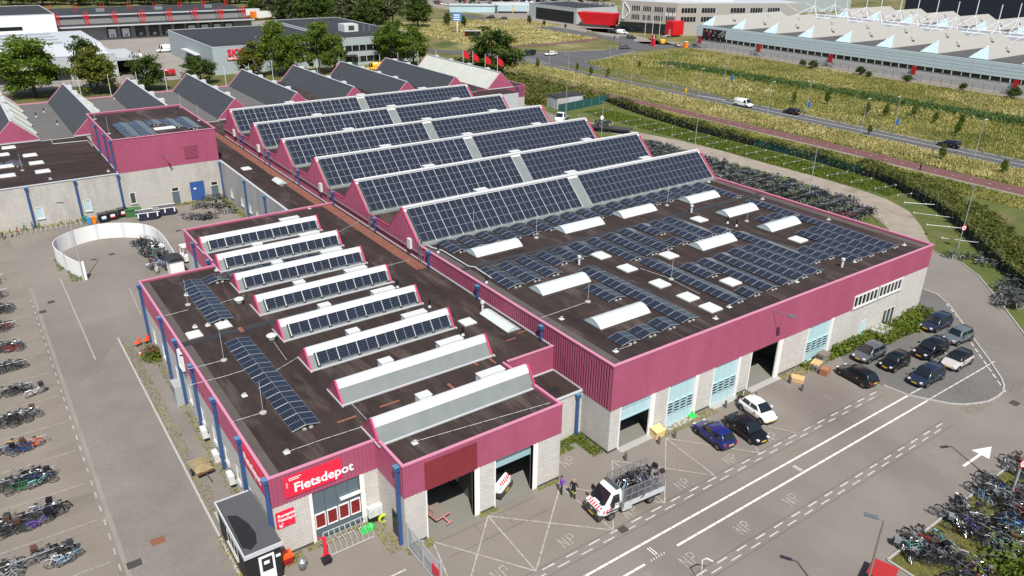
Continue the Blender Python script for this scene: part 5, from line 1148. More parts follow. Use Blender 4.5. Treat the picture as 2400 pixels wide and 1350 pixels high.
for row, (ua, va, ub, vb, n) in enumerate(((1015, 8, 1100, 20, 10), (1060, 4, 1200, 17, 12), (1190, 12, 1290, 10, 9), (1215, 4, 1420, 14, 16), (1350, 20, 1440, 16, 8), (1090, -1, 1250, 2, 10))):
    for i in range(n):
        t = (i+.5)/n; p = g(ua+(ub-ua)*t, va+(vb-va)*t); k = rnd.choice([0, 0, 1, 1, 2, 3, 3, 4, 5, 6])
        o = link('distant_car', mini[k], None, (p.x+rnd.uniform(-.6, .6), p.y, 0), (0, 0, math.radians(rnd.choice([55, 235])+rnd.uniform(-5, 5))))
        setp(o, f'{names[k]} car parked in the far car park behind the dry field', 'car', f'{names[k]} cars in the far car park')
# ------------------------------------------------------------------ the cage truck loaded with bicycles
tk = thing('cage_truck', 'white pickup truck with red hazard stripes and wire cage full of bicycles', 'truck', (-3.16, -5.2, 0), math.radians(175.8))
wbT = 3.66; hw = 1.0
b = MB(); st = [(.95, .42, 1.55, .98), (1.25, .40, 1.56, 1.0), (1.9, .38, 1.50, 1.0), (2.25, .38, 1.38, .99), (2.55, .42, 1.22, .96), (2.80, .45, 1.02, .86), (2.86, .50, .90, .70)]
loft(b, [body_ring(x, zb, zs, w_) for x, zb, zs, w_ in st]); o = L(b, 'body', 'van_white', tk, True); mod = o.modifiers.new('s', 'SUBSURF'); mod.levels = mod.render_levels = 1
c = MB()
def ringT(x, zt_, wt, wbb, zb=1.2):
    half = [(wbb, zb), (wbb*.99, zb+.2), (wt, zt_-.10), (wt*.9, zt_-.02), (wt*.4, zt_)]
    return [(x, y, z) for y, z in half]+[(x, -y, z) for y, z in half[::-1]]
loft(c, [ringT(2.32, 1.36, .86, .93), ringT(1.65, 2.22, .80, .98), ringT(1.35, 2.32, .82, .99), ringT(.92, 2.30, .82, .98)]); co = L(c, 'cab', 'van_white', tk, True)
def pane_t(nm, pts, mat='dark_glass', par=None):
    p = MB(); p.face(pts); q = [(x, y*.97, z-.02) for x, y, z in pts]; p.face(q[::-1]); return L(p, nm, mat, par or co)
pane_t('windscreen', [(2.36, -.80, 1.42), (2.36, .80, 1.42), (1.76, .72, 2.19), (1.76, -.72, 2.19)])
for s in (-1, 1):
    pane_t('side_window', [(2.02, s*.995, 1.42), (1.15, s*1.0, 1.42), (1.15, s*.86, 2.08), (1.66, s*.86, 2.08)])
    m = MB(); m.box(1.85, s*1.04, 1.35, 2.0, s*1.3, 1.72); L(m, 'mirror', 'black_plastic', tk)
    m = MB(); m.box(1.0, s*.99, .80, 2.3, s*1.018, .92); L(m, 'rubbing_strip', 'iron', tk)
    h = MB(); h.box(2.50, s*.55, .93, 2.80, s*.84, 1.17); L(h, 'headlight', 'headlamp', tk)
    for i, xx in enumerate((2.62, 2.36, 2.12)):
        m = MB(); zz = 1.0 if i == 0 else 1.02; m.face([(xx, s*1.012, zz-.12), (xx-.12, s*1.014, zz-.12), (xx-.22, s*1.012, zz+.16), (xx-.10, s*1.008, zz+.16)]); L(m, 'hazard_stripe', 'stripe_red', tk)
    m = MB(); m.box(2.36, s*.35, 1.42, 2.5, s*.72, 1.445); L(m, 'vent', 'black_plastic', tk)
for i in range(6):
    y = -.62+.25*i; z0, z1 = 1.09, 1.325
    m = MB(); m.face([(2.79, y, z0), (2.79, y+.12, z0), (2.56, y+.20, z1), (2.56, y+.08, z1)]); L(m, 'hazard_stripe', 'stripe_red', tk)
m = MB(); m.box(2.5, -.96, .34, 2.93, .96, .72); m.box(2.74, -.62, .72, 2.9, .62, 1.02); bmp = L(m, 'bumper', 'iron', tk); bv = bmp.modifiers.new('b', 'BEVEL'); bv.width = .06; bv.segments = 2
m = MB(); m.box(2.93, -.26, .46, 2.95, .26, .57); L(m, 'number_plate', 'plate_yellow', tk)
m = MB(); m.lathe([(.0, 0), (.13, 0), (.13, .02), (.0, .02)], (2.9, 0, .88), 'x', 14); L(m, 'badge', 'alu', tk)
m = MB(); m.box(1.05, -.72, 2.33, 1.35, .72, 2.45); L(m, 'beacon_bar', 'mid_glass', tk)
m = MB(); m.box(2.0, -.2, 1.5, 2.2, .25, 1.52); L(m, 'dash_paper', 'sign_white', co)
m = MB(); m.box(-3.0, -1.02, .72, .78, 1.02, .86); L(m, 'load_floor', 'galv', tk)
for s in (-1, 1):
    m = MB(); m.box(-3.0, s*1.02, .72, .78, s*1.06, 1.16); L(m, 'drop_side', 'alu_flat', tk)
    m = MB(); n = 6
    for i in range(n+1): x = -3.0+3.78*i/n; m.bar((x, s*1.05, 1.16), (x, s*1.05, 2.4), .04, .04)
    for z in (1.75, 2.4): m.bar((-3.0, s*1.05, z), (.78, s*1.05, z), .04, .04)
    L(m, 'cage_frame', 'galv', tk)
    m = MB()
    for i in range(48): x = -2.98+.078*i; m.bar((x, s*1.045, 1.16), (x, s*1.045, 2.4), .008, .008)
    for i in range(15): z = 1.2+.08*i; m.bar((-3.0, s*1.045, z), (.78, s*1.045, z), .008, .008)
    L(m, 'cage_mesh', 'galv', tk)
    m = MB(); m.box(-.05, s*.80, .38, .8, s*1.0, .72); L(m, 'tool_box', 'alu_flat', tk)
    for x in (1.83, -1.83): add_wheel(tk, x, s*.90, .35, .24)
m = MB(); m.box(.80, -1.0, .7, .92, 1.0, 2.2); L(m, 'headboard', 'galv', tk); m = MB(); m.box(-3.05, -1.05, .72, -3.0, 1.05, 1.2); L(m, 'tailboard', 'alu_flat', tk)
m = MB(); m.box(-2.9, -.4, .45, .8, -.28, .7); m.box(-2.9, .28, .45, .8, .4, .7); L(m, 'chassis', 'iron', tk)
# second hazard-striped van inside the annex door
p2 = thing('striped_van', 'white van with red hazard stripes standing inside the annex door', 'van', (-11.0, 3.0, .03), math.radians(-62))
b = MB(); loft(b, [body_ring(x, zb, zs, w_) for x, zb, zs, w_ in [(-1.5, .4, 1.5, .98)]+st[1:]]); L(b, 'body', 'van_white', p2, True)
c = MB(); loft(c, [ringT(2.32, 1.36, .86, .93), ringT(1.65, 2.22, .80, .98), ringT(1.35, 2.32, .82, .99), ringT(-1.5, 2.30, .82, .98)]); co2 = L(c, 'cab', 'van_white', p2, True)
pane_t('windscreen', [(2.36, -.80, 1.42), (2.36, .80, 1.42), (1.76, .72, 2.19), (1.76, -.72, 2.19)], par=co2)
for i in range(6):
    y = -.62+.25*i; m = MB(); m.face([(2.79, y, 1.09), (2.79, y+.12, 1.09), (2.56, y+.20, 1.325), (2.56, y+.08, 1.325)]); L(m, 'hazard_stripe', 'stripe_red', p2)
m = MB(); m.box(2.5, -.96, .34, 2.93, .96, .72); L(m, 'bumper', 'iron', p2); m = MB(); m.box(2.93, -.26, .46, 2.95, .26, .57); L(m, 'number_plate', 'plate_yellow', p2)
for s in (-1, 1):
    add_wheel(p2, 1.83, s*.9, .35, .24); add_wheel(p2, -1.2, s*.9, .35, .24); h = MB(); h.box(2.50, s*.55, .93, 2.80, s*.84, 1.17); L(h, 'headlight', 'headlamp', p2)
# white pickup cab and flat trailer by the path
p = g(1325, 283)
tk2 = thing('white_pickup', 'white pickup truck half hidden behind the sawtooth roof', 'truck', (p.x-1, p.y, 0), math.radians(215))
b = MB(); loft(b, [body_ring(x, zb, zs, w_) for x, zb, zs, w_ in st]); L(b, 'body', 'van_white', tk2, True)
c = MB(); loft(c, [ringT(2.32, 1.36, .86, .93), ringT(1.65, 2.22, .80, .98), ringT(1.35, 2.32, .82, .99), ringT(.92, 2.30, .82, .98)]); co3 = L(c, 'cab', 'van_white', tk2, True)
pane_t('windscreen', [(2.36, -.80, 1.42), (2.36, .80, 1.42), (1.76, .72, 2.19), (1.76, -.72, 2.19)], par=co3)
for s in (-1, 1): pane_t('side_window', [(2.02, s*.995, 1.42), (1.15, s*1.0, 1.42), (1.15, s*.86, 2.08), (1.66, s*.86, 2.08)], par=co3); add_wheel(tk2, 1.83, s*.9, .35, .24); add_wheel(tk2, -1.83, s*.9, .35, .24)
m = MB(); m.box(-3, -1, .7, .85, 1, .85); L(m, 'load_floor', 'galv', tk2)
q0, q1 = g(1395, 305), g(1452, 311)
tr = thing('flat_trailer', 'long dark flatbed trailer with a pile of bicycles beside the path', 'trailer', ((q0.x+q1.x)/2, (q0.y+q1.y)/2, 0), math.atan2(q1.y-q0.y, q1.x-q0.x))
m = MB(); m.box(-5.2, -1.2, .85, 5.2, 1.2, 1.05); L(m, 'deck', 'iron', tr); m = MB(); m.box(-5.2, -1.22, .55, 5.2, -1.14, .85); m.box(-5.2, 1.14, .55, 5.2, 1.22, .85); L(m, 'side_rail', 'black_plastic', tr)
for x in (-1.6, -.5, .6):
    for s in (-1, 1): add_wheel(tr, x, s*1.0, .36, .22)
# ------------------------------------------------------------------ bicycles
def ringm(mb, c, R, r, n=18, k=4, m=0):
    base = len(mb.v)
    for i in range(n):
        t = 2*math.pi*i/n
        for j in range(k):
            a = 2*math.pi*j/k+.785; rr = R+r*math.cos(a); mb.v.append((c[0]+rr*math.cos(t), c[1]+r*math.sin(a), c[2]+rr*math.sin(t)))
    for i in range(n):
        for j in range(k):
            i2, j2 = (i+1) % n, (j+1) % k; mb.f.append((base+i*k+j, base+i2*k+j, base+i2*k+j2, base+i*k+j2)); mb.m.append(m)
WB, WR = 1.08, .335
def wheel_mesh(nm):
    w_ = MB(); ringm(w_, (0, 0, 0), WR, .026, 20, 4, 0); ringm(w_, (0, 0, 0), WR-.035, .012, 20, 4, 1)
    for i in range(9): a = math.pi*i/9; w_.bar((math.cos(a)*(WR-.03), 0, math.sin(a)*(WR-.03)), (-math.cos(a)*(WR-.03), 0, -math.sin(a)*(WR-.03)), .006, .006, 1)
    w_.tube([(0, -.05, 0), (0, .05, 0)], .03, 6, 1)
    return w_.mesh(nm, ['tyre', 'bike_chrome'])
BW = wheel_mesh('wheel')
def frame_mesh(style):
    f = MB(); bb = (-.06, 0, .28); r = .021
    seat_t = (-.22, 0, .80); head_b, head_t = (.37, 0, .62), (.33, 0, .86); rear, front = (-.54, 0, WR), (.54, 0, WR)
    if style == 0: T = [(seat_t, bb), (seat_t, (.345, 0, .80)), (bb, (.36, 0, .66)), (head_b, head_t)]
    else: T = [(seat_t, bb), ((-.15, 0, .55), (.34, 0, .80)), (bb, (.37, 0, .64)), (head_b, head_t)]
    for a, b in T: f.tube([a, b], r, 6)
    for s in (-.05, .05): f.tube([(rear[0], s, rear[2]), (bb[0], s*.6, bb[2])], .013, 5); f.tube([(rear[0], s, rear[2]), (seat_t[0], s*.4, .76)], .011, 5); f.tube([(front[0], s, front[2]), (head_b[0], s*.6, .66)], .015, 5)
    # mudguards, carrier, chain case
    for c, a0, a1 in ((rear, 20, 200), (front, 30, 165)):
        p = [(c[0]+(WR+.045)*math.cos(math.radians(a)), 0, c[2]+(WR+.045)*math.sin(math.radians(a))) for a in range(a0, a1+1, 20)]
        for q0, q1 in zip(p[:-1], p[1:]): f.bar(q0, q1, .055, .008)
    f.bar((-.30, 0, .74), (-.80, 0, .74), .12, .02); f.tube([(-.72, .06, .74), (-.54, .06, WR)], .008, 4); f.tube([(-.72, -.06, .74), (-.54, -.06, WR)], .008, 4)
    f.box(-.50, .055, .24, .02, .075, .38)
    return f.mesh('frame', 'bike_black')
FR = [frame_mesh(0), frame_mesh(1)]
m = MB(); m.tube([(-.24, 0, .78), (-.27, 0, .93)], .014, 5, 1); m.lathe([(0, 0), (.09, 0), (.10, .035), (.07, .06), (0, .065)], (-.32, 0, .93), n=10); m.bar((-.30, 0, .96), (-.10, 0, .965), .05, .04); SADDLE = m.mesh('saddle', ['rubber', 'bike_chrome'])
m = MB(); m.tube([(.33, 0, .84), (.30, 0, 1.02)], .014, 5); m.tube([(.10, -.30, 1.05), (.22, -.28, 1.07), (.32, -.14, 1.04), (.32, .14, 1.04), (.22, .28, 1.07), (.10, .30, 1.05)], .013, 5); m.tube([(.10, -.30, 1.05), (.0, -.305, 1.04)], .019, 5, 1); m.tube([(.10, .30, 1.05), (.0, .305, 1.04)], .019, 5, 1); HBAR = m.mesh('handlebar', ['bike_chrome', 'rubber'])
m = MB(); m.tube([(-.06, -.09, .28), (-.06, .09, .28)], .02, 5); m.bar((-.06, .09, .28), (.06, .10, .16), .02, .02); m.bar((-.06, -.09, .28), (-.18, -.10, .40), .02, .02); m.box(.02, .10, .145, .10, .19, .165, 1); m.box(-.22, -.19, .39, -.14, -.10, .41, 1); CRANK = m.mesh('crank', ['bike_chrome', 'rubber'])
m = MB()
for z in (.92, 1.0, 1.08, 1.16): m.box(.36, -.19, z, .74, .19, z+.045)
m.box(.36, -.19, .90, .74, .19, .92); CRATE = m.mesh('crate', 'bike_black')
m = MB(); m.box(-.80, .08, .40, -.36, .22, .74); m.box(-.80, -.22, .40, -.36, -.08, .74); m.box(-.8, -.1, .745, -.36, .1, .77); BAGS = m.mesh('pannier', 'bike_black')
def setmat(o, mat):
    o.material_slots[0].link = 'OBJECT'; o.material_slots[0].material = MAT[mat]
PROTO = {}
CNAME = dict(black='black', darkgrey='dark grey', grey='grey', white='white', blue='blue', teal='turquoise', purple='purple', orange='bright orange', red='red', silver='silver', green='green', yellow='yellow', brown='brown', lightblue='light blue')
def bike_proto(colr, style, extra):
    k = (colr, style, extra)
    if k in PROTO: return PROTO[k]
    r = bpy.data.objects.new('bicycle', None)
    parts = []
    f = bpy.data.objects.new('frame', FR[style]); parts.append((f, (0, 0, 0)))
    for x in (-.54, .54): w_ = bpy.data.objects.new('wheel', BW); parts.append((w_, (x, 0, WR)))
    parts += [(bpy.data.objects.new('saddle', SADDLE), (0, 0, 0)), (bpy.data.objects.new('handlebar', HBAR), (0, 0, 0)), (bpy.data.objects.new('crank', CRANK), (0, 0, 0))]
    setmat(f, 'bike_'+colr)
    if extra == 1: c = bpy.data.objects.new('crate', CRATE); setmat(c, 'bike_'+rnd.choice(['black', 'black', 'darkgrey', 'brown'])); parts.append((c, (0, 0, 0)))
    if extra == 2: c = bpy.data.objects.new('pannier', BAGS); setmat(c, 'bike_'+rnd.choice(['black', 'black', 'darkgrey', 'grey'])); parts.append((c, (0, 0, 0)))
    PROTO[k] = (r, parts); return PROTO[k]
NB = 0
EXT = ['', ' with crate', ' with panniers']
def bike(x, y, z, yaw, lean=0.0, pitch=0.0, colr=None, style=None, extra=None, where='', group='bicycles', lab=None):
    global NB
    if not seen(x, y, z+.5): return None
    NB += 1
    if colr is None: colr = rnd.choices(['black', 'darkgrey', 'grey', 'silver', 'white', 'blue', 'red', 'green', 'teal', 'purple', 'brown', 'lightblue', 'yellow'], [48, 16, 9, 8, 4, 4, 3, 2, 1.5, 1, 2, 2, .6])[0]
    if style is None: style = rnd.choice([0, 1, 1])
    if extra is None: extra = rnd.choices([0, 1, 2], [80, 10, 10])[0]
    r0, parts = bike_proto(colr, style, extra)
    r = r0.copy(); COL.objects.link(r); r.rotation_mode = 'XYZ'
    M = Matrix.Translation((x, y, z)) @ Matrix.Rotation(yaw, 4, 'Z') @ Matrix.Rotation(pitch, 4, 'Y') @ Matrix.Rotation(lean, 4, 'X')
    r.matrix_world = M; r.scale = (1, 1, 1)
    for o, lc in parts:
        c = o.copy(); COL.objects.link(c); c.parent = r; c.location = lc
        if o.name.startswith('handlebar') and False: pass
    setp(r, lab or f'{CNAME[colr]} {"step-through " if style else ""}bicycle{EXT[extra]} {where}', 'bicycle', group if lab is None else None)
    return r
def rail(x0, x1, y, label, group, z=.78, axis=0):
    r = thing('bike_rail', label, 'bike rack', ((x0+x1)/2, y, 0) if axis == 0 else (y, (x0+x1)/2, 0), group=group)
    P = (lambda t, zz: (t, y, zz)) if axis == 0 else (lambda t, zz: (y, t, zz))
    m = MB(); m.tube([P(x0, z), P(x1, z)], .03, 6); m.obj('top_rail', 'galv', r)
    n = max(2, int((x1-x0)/2.5)+1)
    for i in range(n):
        t = x0+(x1-x0)*i/(n-1); m = MB(); m.tube([P(t, 0), P(t, z)], .025, 6); m.obj('post', 'galv', r)
    return r
# all further bicycles (path side, hedge corner) as one mass of real but simple bicycles
sm = MB()
def simple_bike(x, y, z, yaw, lean, m):
    M = Matrix.Translation((x, y, z)) @ Matrix.Rotation(yaw, 4, 'Z') @ Matrix.Rotation(lean, 4, 'X')
    T = lambda a: tuple(M @ Vector(a))
    def ring(cx):
        n = 10; tm = 1 if rnd.random() < .7 else 2; pts = [T((cx+WR*math.cos(2*math.pi*i/n), 0, WR+WR*math.sin(2*math.pi*i/n))) for i in range(n)]; inn = [T((cx+WR*.80*math.cos(2*math.pi*i/n), 0, WR+WR*.80*math.sin(2*math.pi*i/n))) for i in range(n)]
        for i in range(n): j = (i+1) % n; sm.face([pts[i], pts[j], inn[j], inn[i]], tm)
    ring(-.54); ring(.54)
    for a, b in (((-.22, 0, .85), (-.06, 0, .28)), ((-.2, 0, .6), (.34, 0, .82)), ((-.06, 0, .28), (.36, 0, .66)), ((.54, 0, WR), (.3, 0, 1.03)), ((-.54, 0, WR), (-.06, 0, .28)), ((-.54, 0, WR), (-.22, 0, .8))): sm.bar(T(a), T(b), .035, .035, m)
    sm.bar(T((.22, -.3, 1.06)), T((.22, .3, 1.06)), .03, .03, 3); sm.bar(T((-.42, 0, .96)), T((-.16, 0, .96)), .14, .06, 1); sm.bar(T((-.3, 0, .75)), T((-.8, 0, .75)), .13, .03, m)
    if rnd.random() < .22: sm.bar(T((.38, 0, 1.0)), T((.7, 0, 1.0)), .36, .22, rnd.choice([1, 1, 1, 5, 3]))
def far_bike(x, y, z, yaw, lean=0.0, *a, **k): simple_bike(x, y, z, yaw, lean, rnd.choices([0, 5, 3, 2, 6, 4], [8, 3, 2, 2, .6, .3])[0])
# left lot: eleven rails, bicycles leaning on both sides
for i in range(12):
    y = 12.25+4.9*i; x1 = -36.7
    rail(-47, x1, y, 'galvanised leaning rail with bicycles in the open left-hand lot', 'left lot bike rails')
    x = -36.9+rnd.uniform(-.3, .3); far = y > 45
    xmin = -46.5
    while x > xmin:
        for s in (-1, 1):
            for q in range(rnd.choices([0, 1, 2, 3], [.10, .30, .36, .24])[0] if s < 0 else rnd.choices([0, 1, 2], [.15, .5, .35])[0]):
                yw = rnd.choice([0, math.pi])+rnd.uniform(-.28, .28); yy = y+s*(.22+.36*q)+rnd.uniform(-.05, .05)
                col = None
                if i == 3: col = rnd.choices(['orange', 'yellow', 'blue', 'black', 'red'], [5, 1.2, 3, 2, .4])[0]
                bike(x-.85+rnd.uniform(-.35, .35), yy, .012, yw, s*rnd.uniform(.06, .2)*(1 if abs(yw) < 1.5 else -1), 0, colr=col, where=('in the orange bicycle row of the left lot' if i == 3 else 'leaning on a rail of the left-hand lot'), group='bicycles in the left lot')
        x -= rnd.uniform(.62, .95) if rnd.random() < .86 else rnd.uniform(1.4, 2.0)
for args in ((-37.9, 21.2, .25, 'teal', 'turquoise step-through bicycle in front of its row in the left lot'), (-38.5, 16.2, .2, 'purple', 'purple bicycle with pink front crate leaning in the left lot'), (-36.7, 35.5, .25, 'white', 'white step-through bicycle with front carrier in the left lot'), (-37.3, 11.3, .3, 'lightblue', 'light blue bicycle in the nearest visible lot row')):
    bike(args[0], args[1], .012, args[2], .15, 0, args[3], 1, 1 if args[3] in ('purple', 'white') else 0, lab=args[4])
# lower right corner on the lawn: rails run away from the road, bicycles packed both sides
for j, (rx, ya, yb) in enumerate(((10.7, -26, -19.6), (15.75, -27, -19.5), (20.6, -27.5, -19.5), (25.4, -27, -19.4), (6.2, -27, -20.6))):
    rail(ya, yb, rx, 'low galvanised rail on the corner lawn with bicycles chained along it', 'corner lawn rails', .72, 1)
    if j == 4: continue
    y = yb-.1
    while y > ya:
        for s in (-1, 1):
            for q in range(rnd.choices([1, 2, 3], [.3, .45, .25])[0]):
                yw = math.pi/2*rnd.choice([-1, 1])+rnd.uniform(-.8, .8)
                bike(rx+s*(.35+.62*q)+rnd.uniform(-.15, .15), y+rnd.uniform(-.3, .3), .035, yw, rnd.uniform(-.28, .28), 0, where='crowded on the corner lawn beside the road', group='bicycles on the corner lawn')
        y -= rnd.uniform(.55, .8)
bike(22.3, -21.4, .035, 2.6, .1, 0, 'blue', 0, 0, lab='blue bicycle with yellow front wheel standing out in the lawn crowd')
bike(20.0, -22.6, .035, 2.2, .15, 0, 'orange', 1, 2, lab='orange bicycle lying near the middle lawn rail')
# heap inside the horseshoe wall
for i in range(50):
    t, q = rnd.random(), rnd.random(); x = -21.6+2.5*q; y = 58.6+10.4*t; top = rnd.random()
    bike(x, y, 0.02+.75*top*(.5+.5*math.sin(t*9)), rnd.uniform(0, 6.28), rnd.uniform(-.9, .9), rnd.uniform(-.15, .15), where='piled in the heap inside the white curved wall', group='heap of bicycles in the courtyard')
# courtyard rows
for (x0, y0, x1, y1, n) in ((-13.4, 76.6, -9.6, 74.4, 13), (-10.8, 80.6, -6.4, 78.6, 12), (-8.2, 76.6, -6.2, 75.4, 6), (-8.4, 84, -6.0, 83, 7)):
    for i in range(n):
        t = (i+rnd.random()*.5)/n; far_bike(x0+(x1-x0)*t, y0+(y1-y0)*t+rnd.uniform(-.5, .5), .012, rnd.uniform(-.5, .5)+rnd.choice([0, 3.14]), rnd.uniform(-.2, .2), 0, where='parked in the courtyard before the blue double door', group='courtyard bicycles')
# load of the truck
ct, sn = math.cos(math.radians(175.8)), math.sin(math.radians(175.8))
for i in range(26):
    lx, ly = -2.5+2.9*((i*.618) % 1), rnd.uniform(-.35, .35); lz = .87+.55*rnd.random()
    bike(-3.16+lx*ct-ly*sn, -5.2+lx*sn+ly*ct, lz, rnd.uniform(0, 6.28), rnd.uniform(-1.2, 1.2), rnd.uniform(-.3, .3), where='jumbled in the cage of the truck', group='bicycles loaded on the truck')
for i in range(22):
    t = (i+.5)/22; p = Vector((q0.x, q0.y, 0)).lerp(Vector((q1.x, q1.y, 0)), .05+.5*t)
    far_bike(p.x+rnd.uniform(-.6, .6), p.y+rnd.uniform(-.6, .6), 1.05+.5*rnd.random(), rnd.uniform(0, 6.28), rnd.uniform(-.9, .9), 0, where='piled on the flat trailer', group='bicycles on the trailer')
b_ = g(1738, 938); bike(b_.x, b_.y-.1, 0, .4, -.1, 0, 'silver', 0, 2, lab='silver bicycle with neon green panniers beside the pale blue door')
b_ = g(2350, 680)
# a few by the wing fence and under the verge
for i in range(9):
    p = g(8+17*i, 562-6*i); far_bike(p.x, p.y+.3, .012, 1.5+rnd.uniform(-.3, .3), .1, 0, where='in the row of low stands along the whitewashed wing', group='bicycles along the wing')
for (ua, va, ub, vb, n) in ((2215, 605, 2300, 612, 9), (2285, 618, 2340, 630, 8)):
    for i in range(n):
        t = (i+.5)/n; p = g(ua+(ub-ua)*t, va+(vb-va)*t); far_bike(p.x+rnd.uniform(-.3, .3), p.y+rnd.uniform(-.4, .4), -.02, rnd.uniform(0, 6.28), rnd.uniform(-.2, .2), 0, where='parked under the speed sign beside the hedge', group='bicycles under the speed sign')
NBIKES = NB
for r_ in range(11):
    y = 23.5+4.75*r_
    x0_ = 68.0; x1_ = 76.8 if y > 27 else 74.5
    for s in (-1, 1):
        x = x0_
        while x < x1_:
            if not (72.0 < x < 72.6): simple_bike(x+rnd.uniform(-.15, .15), y+s*(.98+rnd.uniform(-.25, .25)), rnd.choice([0, 0, .25]), math.pi/2+rnd.uniform(-.35, .35), rnd.uniform(-.25, .25), rnd.choices([0, 5, 3, 4, 2, 6], [8, 3, 3, .15, 2.2, .3])[0])
            x += rnd.uniform(.20, .33)
for i in range(60):
    p = g(2335+rnd.random()*70, 655+rnd.random()*70); simple_bike(p.x, p.y, 0, rnd.uniform(0, 6.28), rnd.uniform(-.2, .2), rnd.choice([0, 0, 5, 3]))
for i in range(40):
    p = g(2330+rnd.random()*75, 1180+rnd.random()*150); simple_bike(p.x, p.y, .03, rnd.uniform(0, 6.28), rnd.uniform(-.3, .3), rnd.choice([0, 0, 5, 3, 6, 7]))
so_ = sm.obj('bicycles', ['bike_black', 'tyre', 'bike_silver', 'bike_grey', 'bike_red', 'bike_darkgrey', 'bike_blue', 'bike_teal'], fix=False)
setp(so_, 'dense crowds of small distant bicycles by the path, hedge and courtyard', 'bicycles', kind='stuff')
for r_ in range(11): rail(68, 77 if r_ else 74.5, 23.5+4.75*r_, 'galvanised rail hidden under path-side bicycles', 'path-side bike rails')
# empty racks on the verge beyond the path
for (a, b) in (((79.2, 98.6), (89.9, 99.3)), ((80.5, 88.6), (88.6, 88.3)), ((82.6, 83.6), (88.6, 83.3)), ((83.7, 78.8), (88.9, 78.6)), ((83.6, 73.6), (89.2, 73.4)), ((83.7, 69.0), (89.5, 68.8)), ((83.8, 64.3), (89.3, 64)), ((84.2, 59.5), (89.6, 59.2)), ((84.5, 55), (89.8, 54.6)), ((84.5, 50.7), (90, 50.3)), ((84.4, 46.4), (90.2, 46.2)), ((84.5, 42.3), (89.5, 41.8)), ((84.5, 37.4), (89.4, 36.8)), ((84.4, 32.7), (89.4, 32.1)), ((84.4, 28.3), (89.3, 27.6)), ((84.1, 24.2), (89.6, 22.8)), ((81.4, 21.5), (85.6, 17.0)), ((77.8, 18.0), (81.0, 12.8)), ((74.2, 14.0), (77.7, 9.5)), ((70.6, 9.9), (73.0, 6.2)), ((73.2, 21.7), (69.5, 17.6))):
    c = ((a[0]+b[0])/2, (a[1]+b[1])/2, 0)
    r = thing('empty_rack', 'empty galvanised bicycle rail standing in the grass by the fence', 'bike rack', c, group='empty racks on the verge')
    m = MB(); m.tube([(*a, .8), (*b, .8)], .035, 6); m.obj('top_rail', 'galv', r)
    for t in (0, .5, 1):
        p = Vector(a).lerp(Vector(b), t); m = MB(); m.tube([(p.x, p.y, -.02), (p.x, p.y, .8)], .03, 5); m.obj('post', 'galv', r)
        m = MB(); m.lathe([(0, 0), (.11, 0), (.11, .16), (0, .16)], (p.x, p.y, .74), n=8); m.obj('cap', 'dome_white', r)
# the white bicycle stand before the grey door
bs = thing('bicycle_stand', 'white tubular bicycle stand before the grey Fietsdepot door', 'bike rack', (-21.5, 2.0, 0))
pa_, pb_ = g(777, 1302), g(877, 1258)
dv = (pb_-pa_); dv.z = 0; nn = Vector((-dv.y, dv.x, 0)).normalized()
m = MB(); m.tube([pa_+Vector((0, 0, .05)), pb_+Vector((0, 0, .05))], .025, 6); m.tube([pa_+nn*1.3+Vector((0, 0, .05)), pb_+nn*1.3+Vector((0, 0, .05))], .025, 6); m.tube([pa_+nn*1.3+Vector((0, 0, .95)), pb_+nn*1.3+Vector((0, 0, .95))], .025, 6); m.obj('base_frame', 'alu_flat', bs)
for i in range(9):
    q = pa_.lerp(pb_, i/8)
    m = MB(); m.tube([q+Vector((0, 0, .05)), q+Vector((0, 0, .45))+nn*.15, q+Vector((0, 0, .6))+nn*.5, q+Vector((0, 0, .55))+nn*1.0, q+Vector((0, 0, .95))+nn*1.3, q+Vector((0, 0, .05))+nn*1.3], .016, 5); m.obj('wheel_hoop', 'alu_flat', bs)
# low stands along the wing
ls = thing('low_bike_stands', 'long row of low concrete bicycle stands along the whitewashed wing', 'bike rack', (-34, 82.2, 0))
for i in range(36):
    m = MB(); x = -44+.62*i; m.box(x-.05, 82.0, 0, x+.05, 83.2, .32); m.obj('stand', 'concrete', ls)

